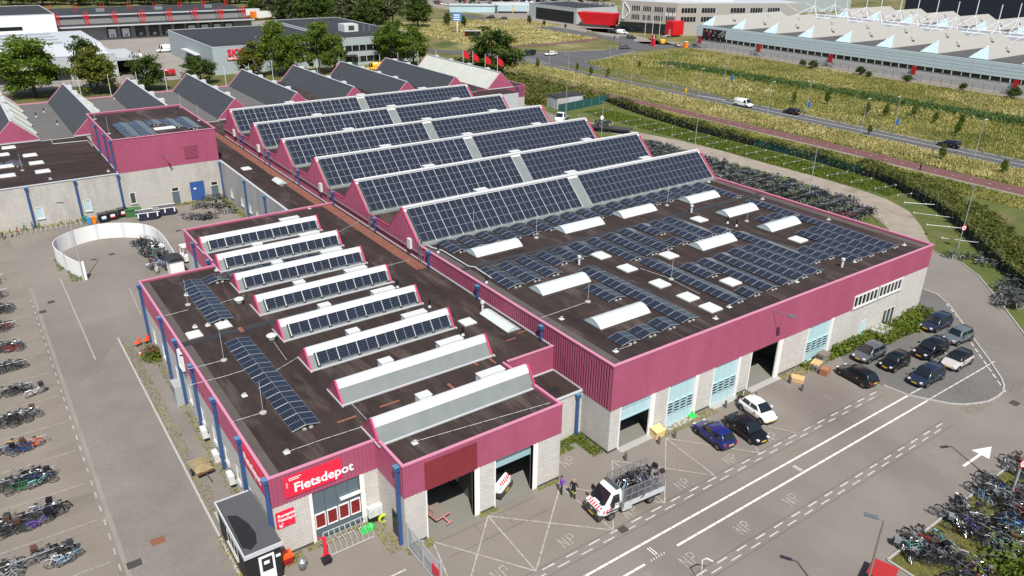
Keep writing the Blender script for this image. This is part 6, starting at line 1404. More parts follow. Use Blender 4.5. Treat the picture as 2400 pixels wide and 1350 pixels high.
# ------------------------------------------------------------------ people
def skin_body(name, joints, edges, radii, root=0):
    me = bpy.data.meshes.new(name); me.from_pydata(joints, edges, []); o = bpy.data.objects.new(name, me); COL.objects.link(o)
    md = o.modifiers.new('skin', 'SKIN'); md.use_smooth_shade = True
    for i, r in enumerate(radii): me.skin_vertices[0].data[i].radius = (r[0], r[1]) if isinstance(r, tuple) else (r, r)
    for i in range(len(joints)): me.skin_vertices[0].data[i].use_root = (i == root)
    sb = o.modifiers.new('sub', 'SUBSURF'); sb.levels = sb.render_levels = 2
    dg = bpy.context.evaluated_depsgraph_get(); out = bpy.data.meshes.new_from_object(o.evaluated_get(dg)); bpy.data.objects.remove(o); return out
def person(label, loc, yaw, h, top, legs, arms, hairm='hair', shoes='cloth_black', sleeve=.5, bald=False, stripes=None, step=0.0, hold=None):
    s = h/1.75; J = []; E = []; Rr = []
    def add(p, r, par=None):
        J.append((p[0]*s, p[1]*s, p[2]*s)); Rr.append(tuple(q*s for q in r) if isinstance(r, tuple) else r*s)
        if par is not None: E.append((par, len(J)-1))
        return len(J)-1
    pel = add((0, 0, .95), (.15, .11)); wai = add((0, 0, 1.10), (.14, .10), pel); che = add((0, 0, 1.30), (.17, .12), wai); nb = add((0, 0, 1.46), (.09, .08), che); nk = add((.01, 0, 1.53), .055, nb)
    hd = add((.02, 0, 1.63), (.082, .095), nk); add((.015, 0, 1.735), (.06, .07), hd)
    for sd in (-1, 1):
        hip = add((0, sd*.10, .88), .095, pel); kn = add((.03+sd*step*.5, sd*.11, .50), .062, hip); an = add((-.01+sd*step, sd*.12, .10), .042, kn); add((.14+sd*step, sd*.14, .045), (.035, .045), an)
        sh = add((0, sd*.19, 1.42), .065, che); el = arms[0 if sd < 0 else 1][0]; wr = arms[0 if sd < 0 else 1][1]
        e = add(el, .043, sh); w_ = add(wr, .032, e); d = (Vector(wr)-Vector(el)).normalized(); hn = Vector(wr)+d*.07; hnd = add(hn, (.03, .042), w_)
        for k in range(4): off = Vector((0, (k-1.5)*.018, 0)); f1 = add(hn+d*.06+off, .0095, hnd); add(hn+d*.10+off+Vector((0, 0, -.02)), .008, f1)
        add(hn+d*.02+Vector((.02, -sd*.045, .01)), .0095, hnd)
    me = skin_body('body', J, E, Rr)
    root = thing('person', label, 'person', (loc[0], loc[1], 0), yaw)
    mats = ['skin', top, legs, shoes, hairm] + ([stripes] if stripes else [])
    me.materials.clear()
    for m in mats: me.materials.append(MAT[m])
    for p in me.polygons:
        c = p.center; z = c.z/s; y = abs(c.y/s); r = (c.x/s)
        armp = y > .215 and z > .8
        if z < .085: k = 3
        elif z < .93 and y < .2: k = 2
        elif z > 1.50: k = 0
        elif armp: k = 1 if z > 1.42-.36*sleeve*1.6 else 0
        else: k = 1
        if stripes and k == 1 and (.04 < y < .10) and r > .02: k = 5
        if stripes and k == 2 and (.52 < z < .60 or .62 < z < .66): k = 5
        p.material_index = k
    b = bpy.data.objects.new('body', me); COL.objects.link(b); b.parent = root
    if not bald:
        m = MB(); m.lathe([(.0, .11), (.05, .105), (.085, .06), (.098, 0), (.095, -.05), (.085, -.06)], (-.008, 0, 0), n=14); hr = bpy.data.objects.new('hair', m.mesh('hair', hairm, smooth=True)); COL.objects.link(hr); hr.parent = root; hr.location = (0, 0, 1.665*s); hr.scale = (s, s, s); hr.rotation_euler = (0, -.25, 0)
    f = MB()
    f.box(.095, -.012, 1.60, .122, .012, 1.64)
    for sd in (-1, 1): f.box(.088, sd*.022, 1.645, .100, sd*.042, 1.657, 1); f.box(-.01, sd*.082, 1.60, .03, sd*.100, 1.66)
    f.box(.085, -.022, 1.568, .100, .022, 1.576, 2)
    fo = bpy.data.objects.new('face', f.mesh('face', ['skin', 'ink', 'red_film'])); COL.objects.link(fo); fo.parent = root; fo.scale = (s, s, s)
    return root
arms_fold = [((.08, -.27, 1.16), (.24, -.02, 1.18)), ((.08, .27, 1.15), (.25, .04, 1.14))]
arms_bent = [((.05, -.28, 1.16), (.20, -.24, 1.04)), ((-.02, .28, 1.15), (.06, .30, .92))]
arms_down = [((0, -.26, 1.14), (.03, -.27, .88)), ((0, .26, 1.14), (.05, .27, .88))]
p = g(1315, 1158); person('person in purple shirt and black trousers with folded arms beside the annex', (p.x, p.y), math.radians(-35), 1.72, 'cloth_purple', 'cloth_black', arms_fold, sleeve=.45)
p = g(1343, 1169); person('person in black work clothes with yellow reflective stripes facing the purple shirt', (p.x, p.y), math.radians(20), 1.86, 'cloth_black', 'cloth_black', arms_bent, sleeve=.9, bald=True, stripes='hivis')
p = g(2155, 403); person('person in dark clothes walking along the red cycle path', (p.x, p.y), math.radians(95), 1.8, 'cloth_black', 'cloth_black', arms_down, sleeve=.9, step=.14)
p = g(1440, 92); person('person standing by the bicycles near the forecourt entrance', (p.x, p.y), 0, 1.75, 'cloth_black', 'cloth_black', arms_down, sleeve=.6)

# ------------------------------------------------------------------ lamp posts, signs, flags
def lamp_post(b, h, label, arm=(0, 0), group='street lamps', mat='post_grey', r=.07, head=None):
    t = thing('street_lamp', label, 'street lamp', (b[0], b[1], 0), group=group)
    m = MB(); m.tube([(b[0], b[1], -.03), (b[0], b[1], h*.55), (b[0], b[1], h)], r, 8, r2=r*.55); m.obj('pole', mat, t)
    ax, ay = arm; n = Vector((ax, ay, 0)); ln = n.length
    if ln > 0:
        d = n/ln; m = MB(); m.tube([(b[0], b[1], h-.03), (b[0]+d.x*max(ln-.35, .05), b[1]+d.y*max(ln-.35, .05), h+.05)], r*.5, 6); m.obj('arm', mat, t)
        e = Vector((b[0], b[1], h))+n; m = MB(); q = e-d*.75; m.bar((q.x, q.y, h+.05), (e.x, e.y, h+.07), .26, .10); m.obj('lamp_head', head or 'dome_white', t)
    return t
for i, (x, y, h, ax, ay) in enumerate([(127.4, 171.6, 10, 0, 0), (122.2, 155.1, 7.6, 0, 0), (136.3, 151.8, 7.7, 0, 0), (121.2, 125.9, 7.6, 1.2, 0), (135.4, 126.4, 8, -1.2, 0), (121.2, 100.5, 7.7, 1.2, 0), (131, 100.7, 7.7, -1.2, 0), (142.7, 181.8, 10, 0, 0), (167.3, 182.2, 7, 0, 0), (121.1, 78.5, 7.6, 1.2, 0), (130, 74.1, 7.7, -1.2, 0), (130.2, 51.8, 7.6, -1.2, 0), (121.0, 54, 7.6, 1.2, 0), (121, 30, 7.6, 1.2, 0), (130.2, 24, 7.6, -1.2, 0), (121, 6, 7.6, 1.2, 0)]):
    lamp_post((x, y), h, 'tall pale street lamp along the grey main road', (ax, ay), 'main road lamps')
for u, v, t in ((1326, 270, 190), (1409, 324, 238), (1629, 338, 276), (1893, 471, 340), (2245, 582, 437)):
    b = g(u, v); lamp_post((b.x, b.y), hgt(b, t), 'grey yard lamp beside the sand path with flat double head', (-.9, -.3), 'path yard lamps', head='lamp_grey')
b = g(1409, 324)
m = MB(); m.lathe([(0, 0), (.45, 0), (.45, .05), (0, .05)], (b.x-.12, b.y-.05, 4.3), 'y', 18); o = m.obj('round_sign', 'sign_white'); setp(o, 'round white road sign on the yard lamp near the flat trailer', 'sign')
b = g(197.5, 657.5); lamp_post((b.x, b.y), 9.7, 'slim courtyard lamp post behind the end of the white curved wall', (-.9, .35), None, head='lamp_grey')
lamp_post((.15, -21.9), 8.9, 'tall rust-brown lamp post with grey shell head at the corner lawn', (-.55, .9), None, 'wood_old', .1, 'lamp_grey')
bq = g(2369, 1161); lamp_post((bq.x, bq.y), 9, 'grey lamp post carrying the fifteen sign above the crowded bicycles', (-.9, .4), None, 'post_grey', .09, 'lamp_grey')
def speed_sign(x, y, z, label):
    r = thing('speed_sign', label, 'sign', (x, y, z)); d = (CAM-Vector((x, y, z))); d.z = 0; a = math.radians(-112)
    r.rotation_euler = (0, 0, a+math.pi/2)
    def P(mb, nm, mt): o = bpy.data.objects.new(nm, mb.mesh(nm, mt)); COL.objects.link(o); o.parent = r; return o
    m = MB(); m.lathe([(0, 0), (.40, 0), (.40, .03), (0, .03)], (0, -.12, 0), 'y', 24); P(m, 'rim', 'stripe_red')
    m = MB(); m.lathe([(0, 0), (.30, 0), (.30, .01), (0, .01)], (0, -.132, 0), 'y', 24); P(m, 'disc', 'sign_white')
    t = text_obj('15', .42, 'ink', (-.23, -.14, -.15), RX, None, ext=.003); t.parent = r; t.name = 'numerals'
speed_sign(bq.x-.05, bq.y-.05, 3.1, 'round fifteen speed sign on the grey lamp post above the corner bicycles')
b = g(2245, 582); speed_sign(b.x, b.y, 3.0, 'round fifteen speed sign on the yard lamp beside the hedge')
for x, y, z in ((130.05, 73.7, 2.2), (130.25, 51.5, 2.2), (134, 100.8, 4.4)):
    m = MB(); m.box(x-.06, y-.35, z-.6, x+.06, y+.35, z+.6); setp(m.obj('lamp_banner', 'sign_blue'), 'small blue banner fixed to a main road lamp', 'banner', 'blue lamp banners')
# flagpoles behind the rear hall
fl_px = [(181, 179, 0), (251, 174, 0), (317, 168, 0), (384, 164, 0), (524, 154, 0), (582, 149, 0), (636, 145, 0), (691, 142, 0), (741, 137, 0), (794, 133, 0), (840, 128, 0), (889, 127, 0), (932, 123, 0), (979, 119, 0), (1022, 116, 0), (1085, 112, 1), (1108, 119, 1), (1137, 126, 1), (1166, 130, 1)]
for u, v, fg in fl_px:
    y = 158 if not fg else 150-(u-1085)*.06; q = gy(u, v, y)
    t = thing('flagpole', 'white flagpole with a red flag by the rear hall corner' if fg else 'bare white flagpole standing behind the rear hall', 'flagpole', (q.x, q.y, 0), group='flagpoles with red flags' if fg else 'bare flagpoles')
    m = MB(); m.tube([(q.x, q.y, -.03), (q.x, q.y, q.z)], .09, 6, r2=.05); m.obj('pole', 'white_steel', t)
    if fg:
        m = MB(); k = 6
        for i in range(k):
            x0, x1 = q.x+.08+.35*i, q.x+.08+.35*(i+1); d0, d1 = .25*math.sin(i*1.1), .25*math.sin((i+1)*1.1); s0, s1 = .35*i*.9, .35*(i+1)*.9
            m.face([(x0, q.y+d0, q.z-.2-s0), (x1, q.y+d1, q.z-.2-s1), (x1, q.y+d1, q.z-2.4-s1*.5), (x0, q.y+d0, q.z-2.4-s0*.5)])
        m.obj('flag', 'flag_red', t)
# ------------------------------------------------------------------ yard clutter
def pallet(x, y, z, rot, mat, label, n=1, group=None):
    r = thing('pallet', label, 'pallet', (x, y, z), rot, group)
    for i in range(7): m = MB(); m.box(-.6, -.4+.125*i, .12, .6, -.4+.125*i+.095, .144); L(m, 'slat', mat, r)
    for yy in (-.4, -.05, .3): m = MB(); m.box(-.6, yy, .02, .6, yy+.1, .12); L(m, 'bearer', mat, r)
    for x_ in (-.6, -.07, .46): m = MB(); m.box(x_, -.4, 0, x_+.14, .4, .02); L(m, 'foot_slat', mat, r)
b = g(1868, 893)
for i in range(3): pallet(b.x, b.y, .15*i, math.radians(-62), 'wood_new', 'new yellow pallet in the short stack before the open garage door', group='new pallets by the open door')
b = g(1925, 848)
for i in range(7): pallet(b.x+rnd.uniform(-.06, .06), b.y+rnd.uniform(-.06, .06), .15*i, math.radians(5+rnd.uniform(-4, 4)), 'wood_old', 'weathered grey pallet in the tall stack against the wall', group='old grey pallets')
for i in range(5): pallet(b.x-1.7+rnd.uniform(-.06, .06), b.y-.5, .15*i, math.radians(10+rnd.uniform(-4, 4)), 'wood_old' if i < 4 else 'wood_new', 'pale pallet in the lower stack beside the grey one', group='pale pallets')
b = g(1932, 877); t = thing('wooden_crate', 'red-brown wooden crate on the ground beside the pallet stacks', 'crate', (b.x, b.y, 0), .2)
for i in range(5): m = MB(); m.box(-.45, -.36, .14*i, .45, -.33, .14*i+.12); m.box(-.45, .33, .14*i, .45, .36, .14*i+.12); m.box(-.45, -.33, .14*i, -.42, .33, .14*i+.12); m.box(.42, -.33, .14*i, .45, .33, .14*i+.12); L(m, 'slat', 'wood_red', t)
m = MB(); m.box(-.42, -.33, .02, .42, .33, .66); L(m, 'lid', 'wood_red', t)
b = g(1545, 1025); t = thing('grit_bin', 'pale yellow grit bin with sloping lid between two garage doors', 'grit bin', (b.x, b.y+.25, 0))
m = MB(); m.extr([(-.35, 0), (.35, 0), (.42, .75), (-.42, .62)], 0, -.5, .5); L(m, 'tub', 'yellow_bin', t); m = MB(); m.extr([(-.46, .62), (.46, .76), (.40, .86), (-.44, .72)], 0, -.55, .55); L(m, 'lid', 'yellow_bin', t)
for u, v in ((1466, 1078), (1544, 1040), (1581, 1026), (1700, 955), (1770, 935), (1879, 916), (1851, 898), (1903, 868)):
    b = g(u, v); m = MB(); m.lathe([(0, 0), (.13, 0), (.11, .6), (.07, .72), (0, .74)], (b.x, b.y, 0), n=10); o = m.obj('bollard', 'stone_bollard'); o.rotation_euler = (0, 0, 0); setp(o, 'short dark leaning stone bollard before the garage doors', 'bollard', 'stone bollards')
b = g(1622, 975); m = MB(); m.lathe([(0, 0), (.45, 0), (.4, .1), (.08, .2), (.05, .5), (0, .5)], (b.x, b.y, 0), n=10); setp(m.obj('parasol_foot', 'green_bright'), 'bright green plastic stand beside a white door frame', 'stand')
b = g(1012, 1185)
t = thing('luggage_cart', 'pink steel luggage cart with wooden deck inside the open annex door', 'cart', (-15.2, 1.9, .03), math.radians(100))
m = MB(); m.box(-1.2, -.6, .45, 1.2, .6, .52); L(m, 'deck', 'wood_old', t); m = MB(); m.box(-1.25, -.65, .36, 1.25, .65, .45); L(m, 'frame', 'pink_steel', t)
m = MB()
for i in range(6): m.tube([(-.9+.36*i, .62, .45), (-.9+.36*i, .62, 1.25)], .02, 5)
m.tube([(-.95, .62, 1.25), (.95, .62, 1.25)], .025, 5); L(m, 'stake_side', 'pink_steel', t)
m = MB()
for i in range(5): m.tube([(1.2, -.5+.25*i, .45), (1.2, -.5+.25*i, 1.35)], .02, 5)
m.tube([(1.2, -.55, 1.35), (1.2, .55, 1.35)], .025, 5); L(m, 'end_rack', 'pink_steel', t)
m = MB(); m.bar((-1.25, 0, .35), (-1.9, 0, .25), .08, .06); m.bar((-1.9, -.3, .25), (-1.9, .3, .25), .07, .07); L(m, 'drawbar', 'pink_steel', t)
for x in (-.85, .85):
    for s in (-1, 1): add_wheel(t, x, s*.5, .18, .10)
b = g(473, 1105); t = thing('hay_trailer', 'small red trailer loaded with dry grass on the side pavement', 'trailer', (b.x, b.y, 0), math.radians(96))
m = MB(); m.box(-1.0, -.62, .45, 1.0, .62, .52); m.box(-1.0, -.64, .52, 1.0, -.60, .62); m.box(-1.0, .60, .52, 1.0, .64, .62); m.box(-1.02, -.62, .52, -.98, .62, .66); L(m, 'tub', 'rust', t)
m = MB(); mm = 14
hb = [[(-1.05+2.1*i/mm, -.68+1.36*j/8, .58+.40*math.sin(math.pi*i/mm)*math.sin(math.pi*j/8)+rnd.uniform(0, .12)) for j in range(9)] for i in range(mm+1)]
for i in range(mm):
    for j in range(8): m.face([hb[i][j], hb[i+1][j], hb[i+1][j+1], hb[i][j+1]])
L(m, 'dry_grass_load', 'hay', t); m = MB(); m.bar((-1.1, 0, .45), (-2.1, 0, .4), .07, .07); L(m, 'drawbar', 'iron', t)
for s in (-1, 1): add_wheel(t, 0, s*.74, .28, .16)
for u, v, lab in ((472, 1000, 'white air conditioner unit hung low on the long side wall, the farther'), (505, 1085, 'white air conditioner unit on the ground beside a blue drainpipe'), (537, 1120, 'narrow white cabinet against the long side wall')):
    b = gx(u, v, XL-.45); z0 = max(b.z-.4, 0) if v != 1000 else .5
    t = thing('air_conditioner', lab, 'air conditioner', (XL-.35, b.y, z0)); m = MB(); m.box(XL-.55, b.y-.45, z0, XL-.15, b.y+.45, z0+.75); m.obj('casing', 'dome_white', t); m = MB(); m.lathe([(0, 0), (.28, 0), (.28, .02), (0, .02)], (XL-.57, b.y, z0+.38), 'x', 16); m.obj('fan_grille', 'alu_flat', t); m = MB(); m.box(XL-.2, b.y-.4, z0-.05, XL, b.y-.35, z0+.3); m.box(XL-.2, b.y+.35, z0-.05, XL, b.y+.4, z0+.3); m.obj('bracket', 'alu_flat', t)
b = gy(880, 1200, YF); t = thing('air_conditioner', 'white twin-fan air conditioner in the corner beside the grey door', 'air conditioner', (b.x-.3, YF-.3, .6)); m = MB(); m.box(b.x-.7, YF-.5, .55, b.x+.35, YF-.08, 1.35); m.obj('casing', 'dome_white', t)
for dx in (-.45, .1): m = MB(); m.lathe([(0, 0), (.22, 0), (.22, .02), (0, .02)], (b.x+dx, YF-.52, .95), 'y', 16); m.obj('fan_grille', 'alu_flat', t)
m = MB(); m.box(b.x-.7, YF-.45, 0, b.x+.35, YF-.1, .5); m.obj('stand', 'black_plastic', t)
# red tool post, black tub, red lid box, dustbin, green hose, stick lamp
b = g(764, 1303); t = thing('repair_post', 'red bicycle repair post at the end of the white stand', 'repair post', (b.x, b.y, 0)); m = MB(); m.box(b.x-.1, b.y-.1, 0, b.x+.1, b.y+.1, 1.6); m.obj('column', 'sign_red', t); m = MB(); m.bar((b.x-.05, b.y-.05, 1.55), (b.x-.4, b.y+.1, 1.7), .06, .06); m.box(b.x-.2, b.y-.25, 0, b.x+.25, b.y+.2, .06); m.obj('hanger', 'sign_red', t)
b = g(766, 1318); m = MB(); m.box(b.x-.28, b.y-.22, 0, b.x+.28, b.y+.22, .3); m.box(b.x-.32, b.y-.26, .3, b.x+.32, b.y+.26, .36); setp(m.obj('black_tub', 'black_plastic'), 'black plastic tub beside the red repair post', 'tub')
b = g(672, 1318); t = thing('red_bin', 'squat red plastic bin against the white brick corner', 'bin', (b.x, b.y, 0)); m = MB(); m.extr([(-.3, 0), (.3, 0), (.36, .62), (-.36, .62)], 0, b.x-.38, b.x+.38); o = L(m, 'tub', 'bike_red', t); o.location = (-b.x, 0, 0); m = MB(); m.box(-.42, -.4, .6, .42, .4, .72); L(m, 'lid', 'chair_orange', t)
b = g(710, 1332); t = thing('dustbin', 'round galvanised dustbin standing in the front yard', 'dustbin', (b.x, b.y, 0)); m = MB(); m.lathe([(0, 0), (.24, 0), (.29, .62), (.29, .64)], n=18); L(m, 'can', 'galv', t, True); m = MB(); m.lathe([(.31, .62), (.31, .66), (.2, .73), (.05, .75), (.05, .8), (0, .8)], n=18); L(m, 'lid', 'galv', t, True)
b = g(868, 1237); m = MB(); m.lathe([(0, 0), (.35, 0), (.3, .25), (.1, .4), (0, .4)], (b.x, b.y, 0), n=9); m.lathe([(0, 0), (.3, 0), (.2, .3), (0, .3)], (b.x-.5, b.y-.1, 0), n=9); setp(m.obj('green_tarpaulin', 'green_bright'), 'bright green plastic heap behind the white bicycle stand', 'tarpaulin')
b = g(900, 1225); m = MB()
for i in range(3): ringm(m, (b.x, b.y+.05*i, .35), .28+.04*i, .025, 16, 4)
setp(m.obj('hose_reel', 'hivis'), 'coiled yellow hose in the corner by the side door', 'hose')
# sliding gate from the annex corner
gt_ = thing('palisade_gate', 'galvanised palisade gate running forward from the annex corner', 'gate', (-18.36, -2.2, 0))
for i in range(34):
    y = -.35-.13*i; m = MB(); m.tube([(-18.35, y, .12), (-18.35, y, 2.15)], .018, 5); m.obj('bar', 'post_grey', gt_)
m = MB(); m.bar((-18.35, -.3, .12), (-18.35, -4.7, .12), .07, .09); m.bar((-18.35, -.3, 1.95), (-18.35, -4.7, 1.95), .06, .07); m.obj('gate_rail', 'post_grey', gt_)
for y in (-.3, -2.4, -4.7): m = MB(); m.box(-18.41, y-.05, 0, -18.29, y+.05, 2.3); m.obj('gate_post', 'post_grey', gt_)
m = MB(); m.box(-18.42, -4.5, .7, -18.38, -3.7, 1.5); m.obj('gate_sign', 'sign_red', gt_)
# orange chairs, cone, rust shed by the side wall
for dx, lab in ((0, 'orange moulded chair against the side wall, beside the pipe'), (-.85, 'orange moulded chair standing nearest the open lane')):
    b = g(343, 806); t = thing('orange_chair', lab, 'chair', (b.x+dx, b.y+dx*.2, 0), math.radians(200), None); m = MB(); m.box(-.24, -.24, .42, .24, .24, .46); L(m, 'seat', 'chair_orange', t); m = MB(); m.extr([(-.24, .45), (-.30, .9), (-.26, .92), (-.2, .47)], 1, -.24, .24); L(m, 'backrest', 'chair_orange', t)
    for sx in (-1, 1):
        for sy in (-1, 1): m = MB(); m.tube([(sx*.2, sy*.2, .42), (sx*.24, sy*.24, 0)], .014, 5); L(m, 'leg', 'galv', t)
b = g(330, 832); t = thing('traffic_cone', 'small orange and white traffic cone by the flowering shrub', 'traffic cone', (b.x, b.y, 0)); m = MB(); m.lathe([(.14, .03), (.10, .2)], n=12); m.lathe([(.07, .34), (.035, .5), (0, .5)], n=12); m.box(-.18, -.18, 0, .18, .18, .03); L(m, 'cone', 'chair_orange', t); m = MB(); m.lathe([(.10, .2), (.07, .34)], n=12); L(m, 'band', 'sign_white', t)
b = gx(398, 900, XL); t = thing('lean_to', 'small grey lean-to cabinet with window against the side wall', 'cabinet', (XL-.45, 27.3, 0)); m = MB(); m.box(XL-.9, 26.5, 0, XL-.02, 28.1, 1.9); m.obj('box', 'post_grey', t); m = MB(); m.box(XL-.92, 26.8, 1.1, XL-.88, 27.8, 1.7); m.obj('pane', 'dark_glass', t)
b = gx(420, 840, XL-.3); fr_ = MB(); fr_.box(XL-.3, b.y-.7, 4.3, XL-.1, b.y-.6, 6.0); fr_.box(XL-.3, b.y+.6, 4.3, XL-.1, b.y+.7, 6.0); fr_.box(XL-.3, b.y-.7, 5.9, XL-.1, b.y+.7, 6.0); fr_.box(XL-.3, b.y-.7, 4.3, XL-.1, b.y+.7, 4.4); fr_.bar((XL-.2, b.y, 4.4), (XL-.2, b.y, 6.3), .1, .1); setp(fr_.obj('wall_bracket', 'white_steel'), 'square white steel frame fixed high on the pink side wall', 'bracket')
# courtyard bins and skips
for u, v, mt, lab in ((203, 524, 'bin_green', 'small green wheelie bin in the courtyard'), (210, 526, 'bin_blue', 'blue wheelie bin in the courtyard'), (221, 524, 'bin_orange', 'orange wheelie bin in the courtyard')):
    b = g(u, v); t = thing('wheelie_bin', lab, 'bin', (b.x, b.y, 0)); m = MB(); m.extr([(-.24, .05), (.24, .05), (.3, .95), (-.3, .95)], 0, -.26, .26); L(m, 'tub', mt, t); m = MB(); m.box(-.3, -.34, .95, .3, .34, 1.03); L(m, 'lid', mt, t)
    for s in (-1, 1): add_wheel(t, s*.2, .26, .1, .05)
for u, v, lm, lab in ((244, 520, 'sign_blue', 'black container bin with white and blue label'), (264, 515, 'stripe_red', 'black container bin with white and red label, the middle one'), (289, 508, 'sign_red', 'black container bin with white and red label against the pipe')):
    b = g(u, v); t = thing('container_bin', lab, 'bin', (b.x, b.y, 0), .1); m = MB(); m.extr([(-.45, .15), (.45, .15), (.55, 1.2), (-.55, 1.2)], 0, -.62, .62); L(m, 'tub', 'black_plastic', t); m = MB(); m.extr([(-.58, 1.2), (.58, 1.2), (.5, 1.34), (-.5, 1.34)], 0, -.68, .68); L(m, 'lid', 'car_black', t); m = MB(); m.box(-.3, -.53, .62, .3, -.50, 1.05); L(m, 'label_panel', 'sign_white', t); m = MB(); m.box(-.3, -.51, .45, .3, -.48, .62); L(m, 'label_band', lm, t)
    for s in (-1, 1):
        for q in (-1, 1): add_wheel(t, s*.45, q*.35, .09, .05)
b = g(316, 506); t = thing('green_container', 'low green metal container beside the skips', 'container', (b.x, b.y, 0)); m = MB(); m.box(-1.2, -.5, 0, .9, .6, 1.1); m.box(-1.3, -.6, 1.1, 1.0, .7, 1.2); L(m, 'tub', 'bin_green', t)
for u, v, fm, lab in ((350, 515, 'rust', 'blue-black skip with striped corners full of scrap'), (390, 504, 'wood_red', 'blue-black skip with striped corners full of orange wood')):
    b = g(u, v); t = thing('skip', lab, 'skip', (b.x, b.y+.6, 0), math.radians(-8)); m = MB(); m.extr([(-1.2, .1), (1.2, .1), (1.55, 1.15), (-1.55, 1.15)], 1, -.9, .9); L(m, 'tub', 'car_navy', t); m = MB(); m.box(-1.5, -.85, 1.0, 1.5, .85, 1.13); L(m, 'scrap', fm, t)
    for i in range(20): pass
    m = MB()
    for x in (-1.35, -.1, 1.2): m.box(x, -.93, .5, x+.16, -.9, 1.15)
    m.box(-1.6, -.95, 1.13, 1.6, -.88, 1.2); m.box(-1.6, .88, 1.13, 1.6, .95, 1.2); L(m, 'corner_stripe', 'sign_white', t)
b = g(432, 590); t = thing('forklift', 'white forklift with red load guard behind the white hut', 'forklift', (-17.2, 60.5, 0), math.radians(95)); m = MB(); m.box(-1.0, -.55, .3, .6, .55, 1.0); L(m, 'body', 'van_white', t); m = MB()
for sx in (-.8, .4):
    for sy in (-.5, .5): m.bar((sx, sy, 1.0), (sx, sy, 2.1), .07, .07)
m.box(-.9, -.58, 2.1, .5, .58, 2.18); L(m, 'overhead_guard', 'van_white', t); m = MB()
for i in range(6): m.bar((1.0, -.6+.24*i, .2), (1.0, -.6+.24*i, 1.7), .04, .04)
m.bar((1.0, -.65, 1.7), (1.0, .65, 1.7), .05, .05); m.box(1.0, -.4, .1, 1.9, -.25, .16); m.box(1.0, .25, .1, 1.9, .4, .16); L(m, 'fork_guard', 'red_trailer', t)
for x in (-.6, .5):
    for s in (-1, 1): add_wheel(t, x, s*.5, .28, .2)
# red trailer and white bicycle pieces under the lower lamp
b = g(2062, 1362); t = thing('red_bin_trailer', 'dark red metal tub under the tall brown lamp post', 'tub', (b.x, b.y, 0), .3); m = MB(); m.extr([(-.5, .2), (.5, .2), (.75, .9), (-.75, .9)], 0, -.8, .8); L(m, 'tub', 'red_trailer', t); m = MB(); m.box(-.85, -.8, .88, .85, .8, .93); L(m, 'rim', 'red_trailer', t)
# portable shelter leg at the bottom edge
b = g(1640, 1352); m = MB(); m.tube([(b.x-.5, b.y-.6, 0), (b.x-.42, b.y-.3, 1.9), (b.x+.3, b.y-.1, 1.5), (b.x+.7, b.y-.3, 1.2)], .05, 6); m.obj if False else None; setp(m.obj('tubular_frame', 'white_steel'), 'bent white tubular frame cut by the lower edge of the yard', 'frame')
# island: black feed box and white stand ends by the ivy
b = g(2158, 742); m = MB(); m.box(b.x-.6, b.y-.5, .9, b.x+.6, b.y+.5, 1.0); m.box(b.x-.5, b.y-.4, 0, b.x+.5, b.y+.4, .9); setp(m.obj('black_box', 'black_plastic'), 'black flat-topped box standing in the ivy', 'box')
b = g(2040, 770); m = MB(); m.box(36.6, -1.5, 0, 38.9, -.2, .9); setp(m.obj('concrete_ramp', 'concrete'), 'low concrete block by the side doors in the ivy', 'ramp')
# ------------------------------------------------------------------ vegetation
def leaves(mb, pts, size, m=0, jitter=.5, up=.3):
    for p in pts:
        a = Vector((rnd.gauss(0, 1), rnd.gauss(0, 1), rnd.gauss(0, 1)+up)).normalized(); b = a.orthogonal().normalized(); c = a.cross(b); t = rnd.uniform(0, 6.28)
        u = b*math.cos(t)+c*math.sin(t); v = a.cross(u); s = size*rnd.uniform(1-jitter, 1+jitter); p = Vector(p)
        mb.face([p-u*s-v*s*.55, p+u*s*.2-v*s*.75, p+u*s, p-u*s*.1+v*s*.7], m)
def crown_points(rx, rz, n, clumps, lobes=11, hollow=.5, seed=1):
    r = random.Random(seed); C = []
    for i in range(clumps):
        while True:
            d = Vector((r.gauss(0, 1), r.gauss(0, 1), r.gauss(0, 1))).normalized(); q = r.uniform(hollow, 1.0)
            if d.z > -.9: break
        k = 1+.16*math.sin(d.x*4+seed)*math.cos(d.y*5+seed*2)+.1*math.sin(d.z*6+seed)
        tp = 1-.22*d.z; C.append((Vector((d.x*rx*q*k*tp, d.y*rx*q*k*tp, d.z*rz*q*k)), r.uniform(.5, 1.1)))
    out = []
    for i in range(n):
        c, s = C[r.randrange(clumps)]; w_ = rx*.17*s
        out.append(c+Vector((r.gauss(0, w_), r.gauss(0, w_), r.gauss(0, w_*.7))))
    return out
TREES = {}
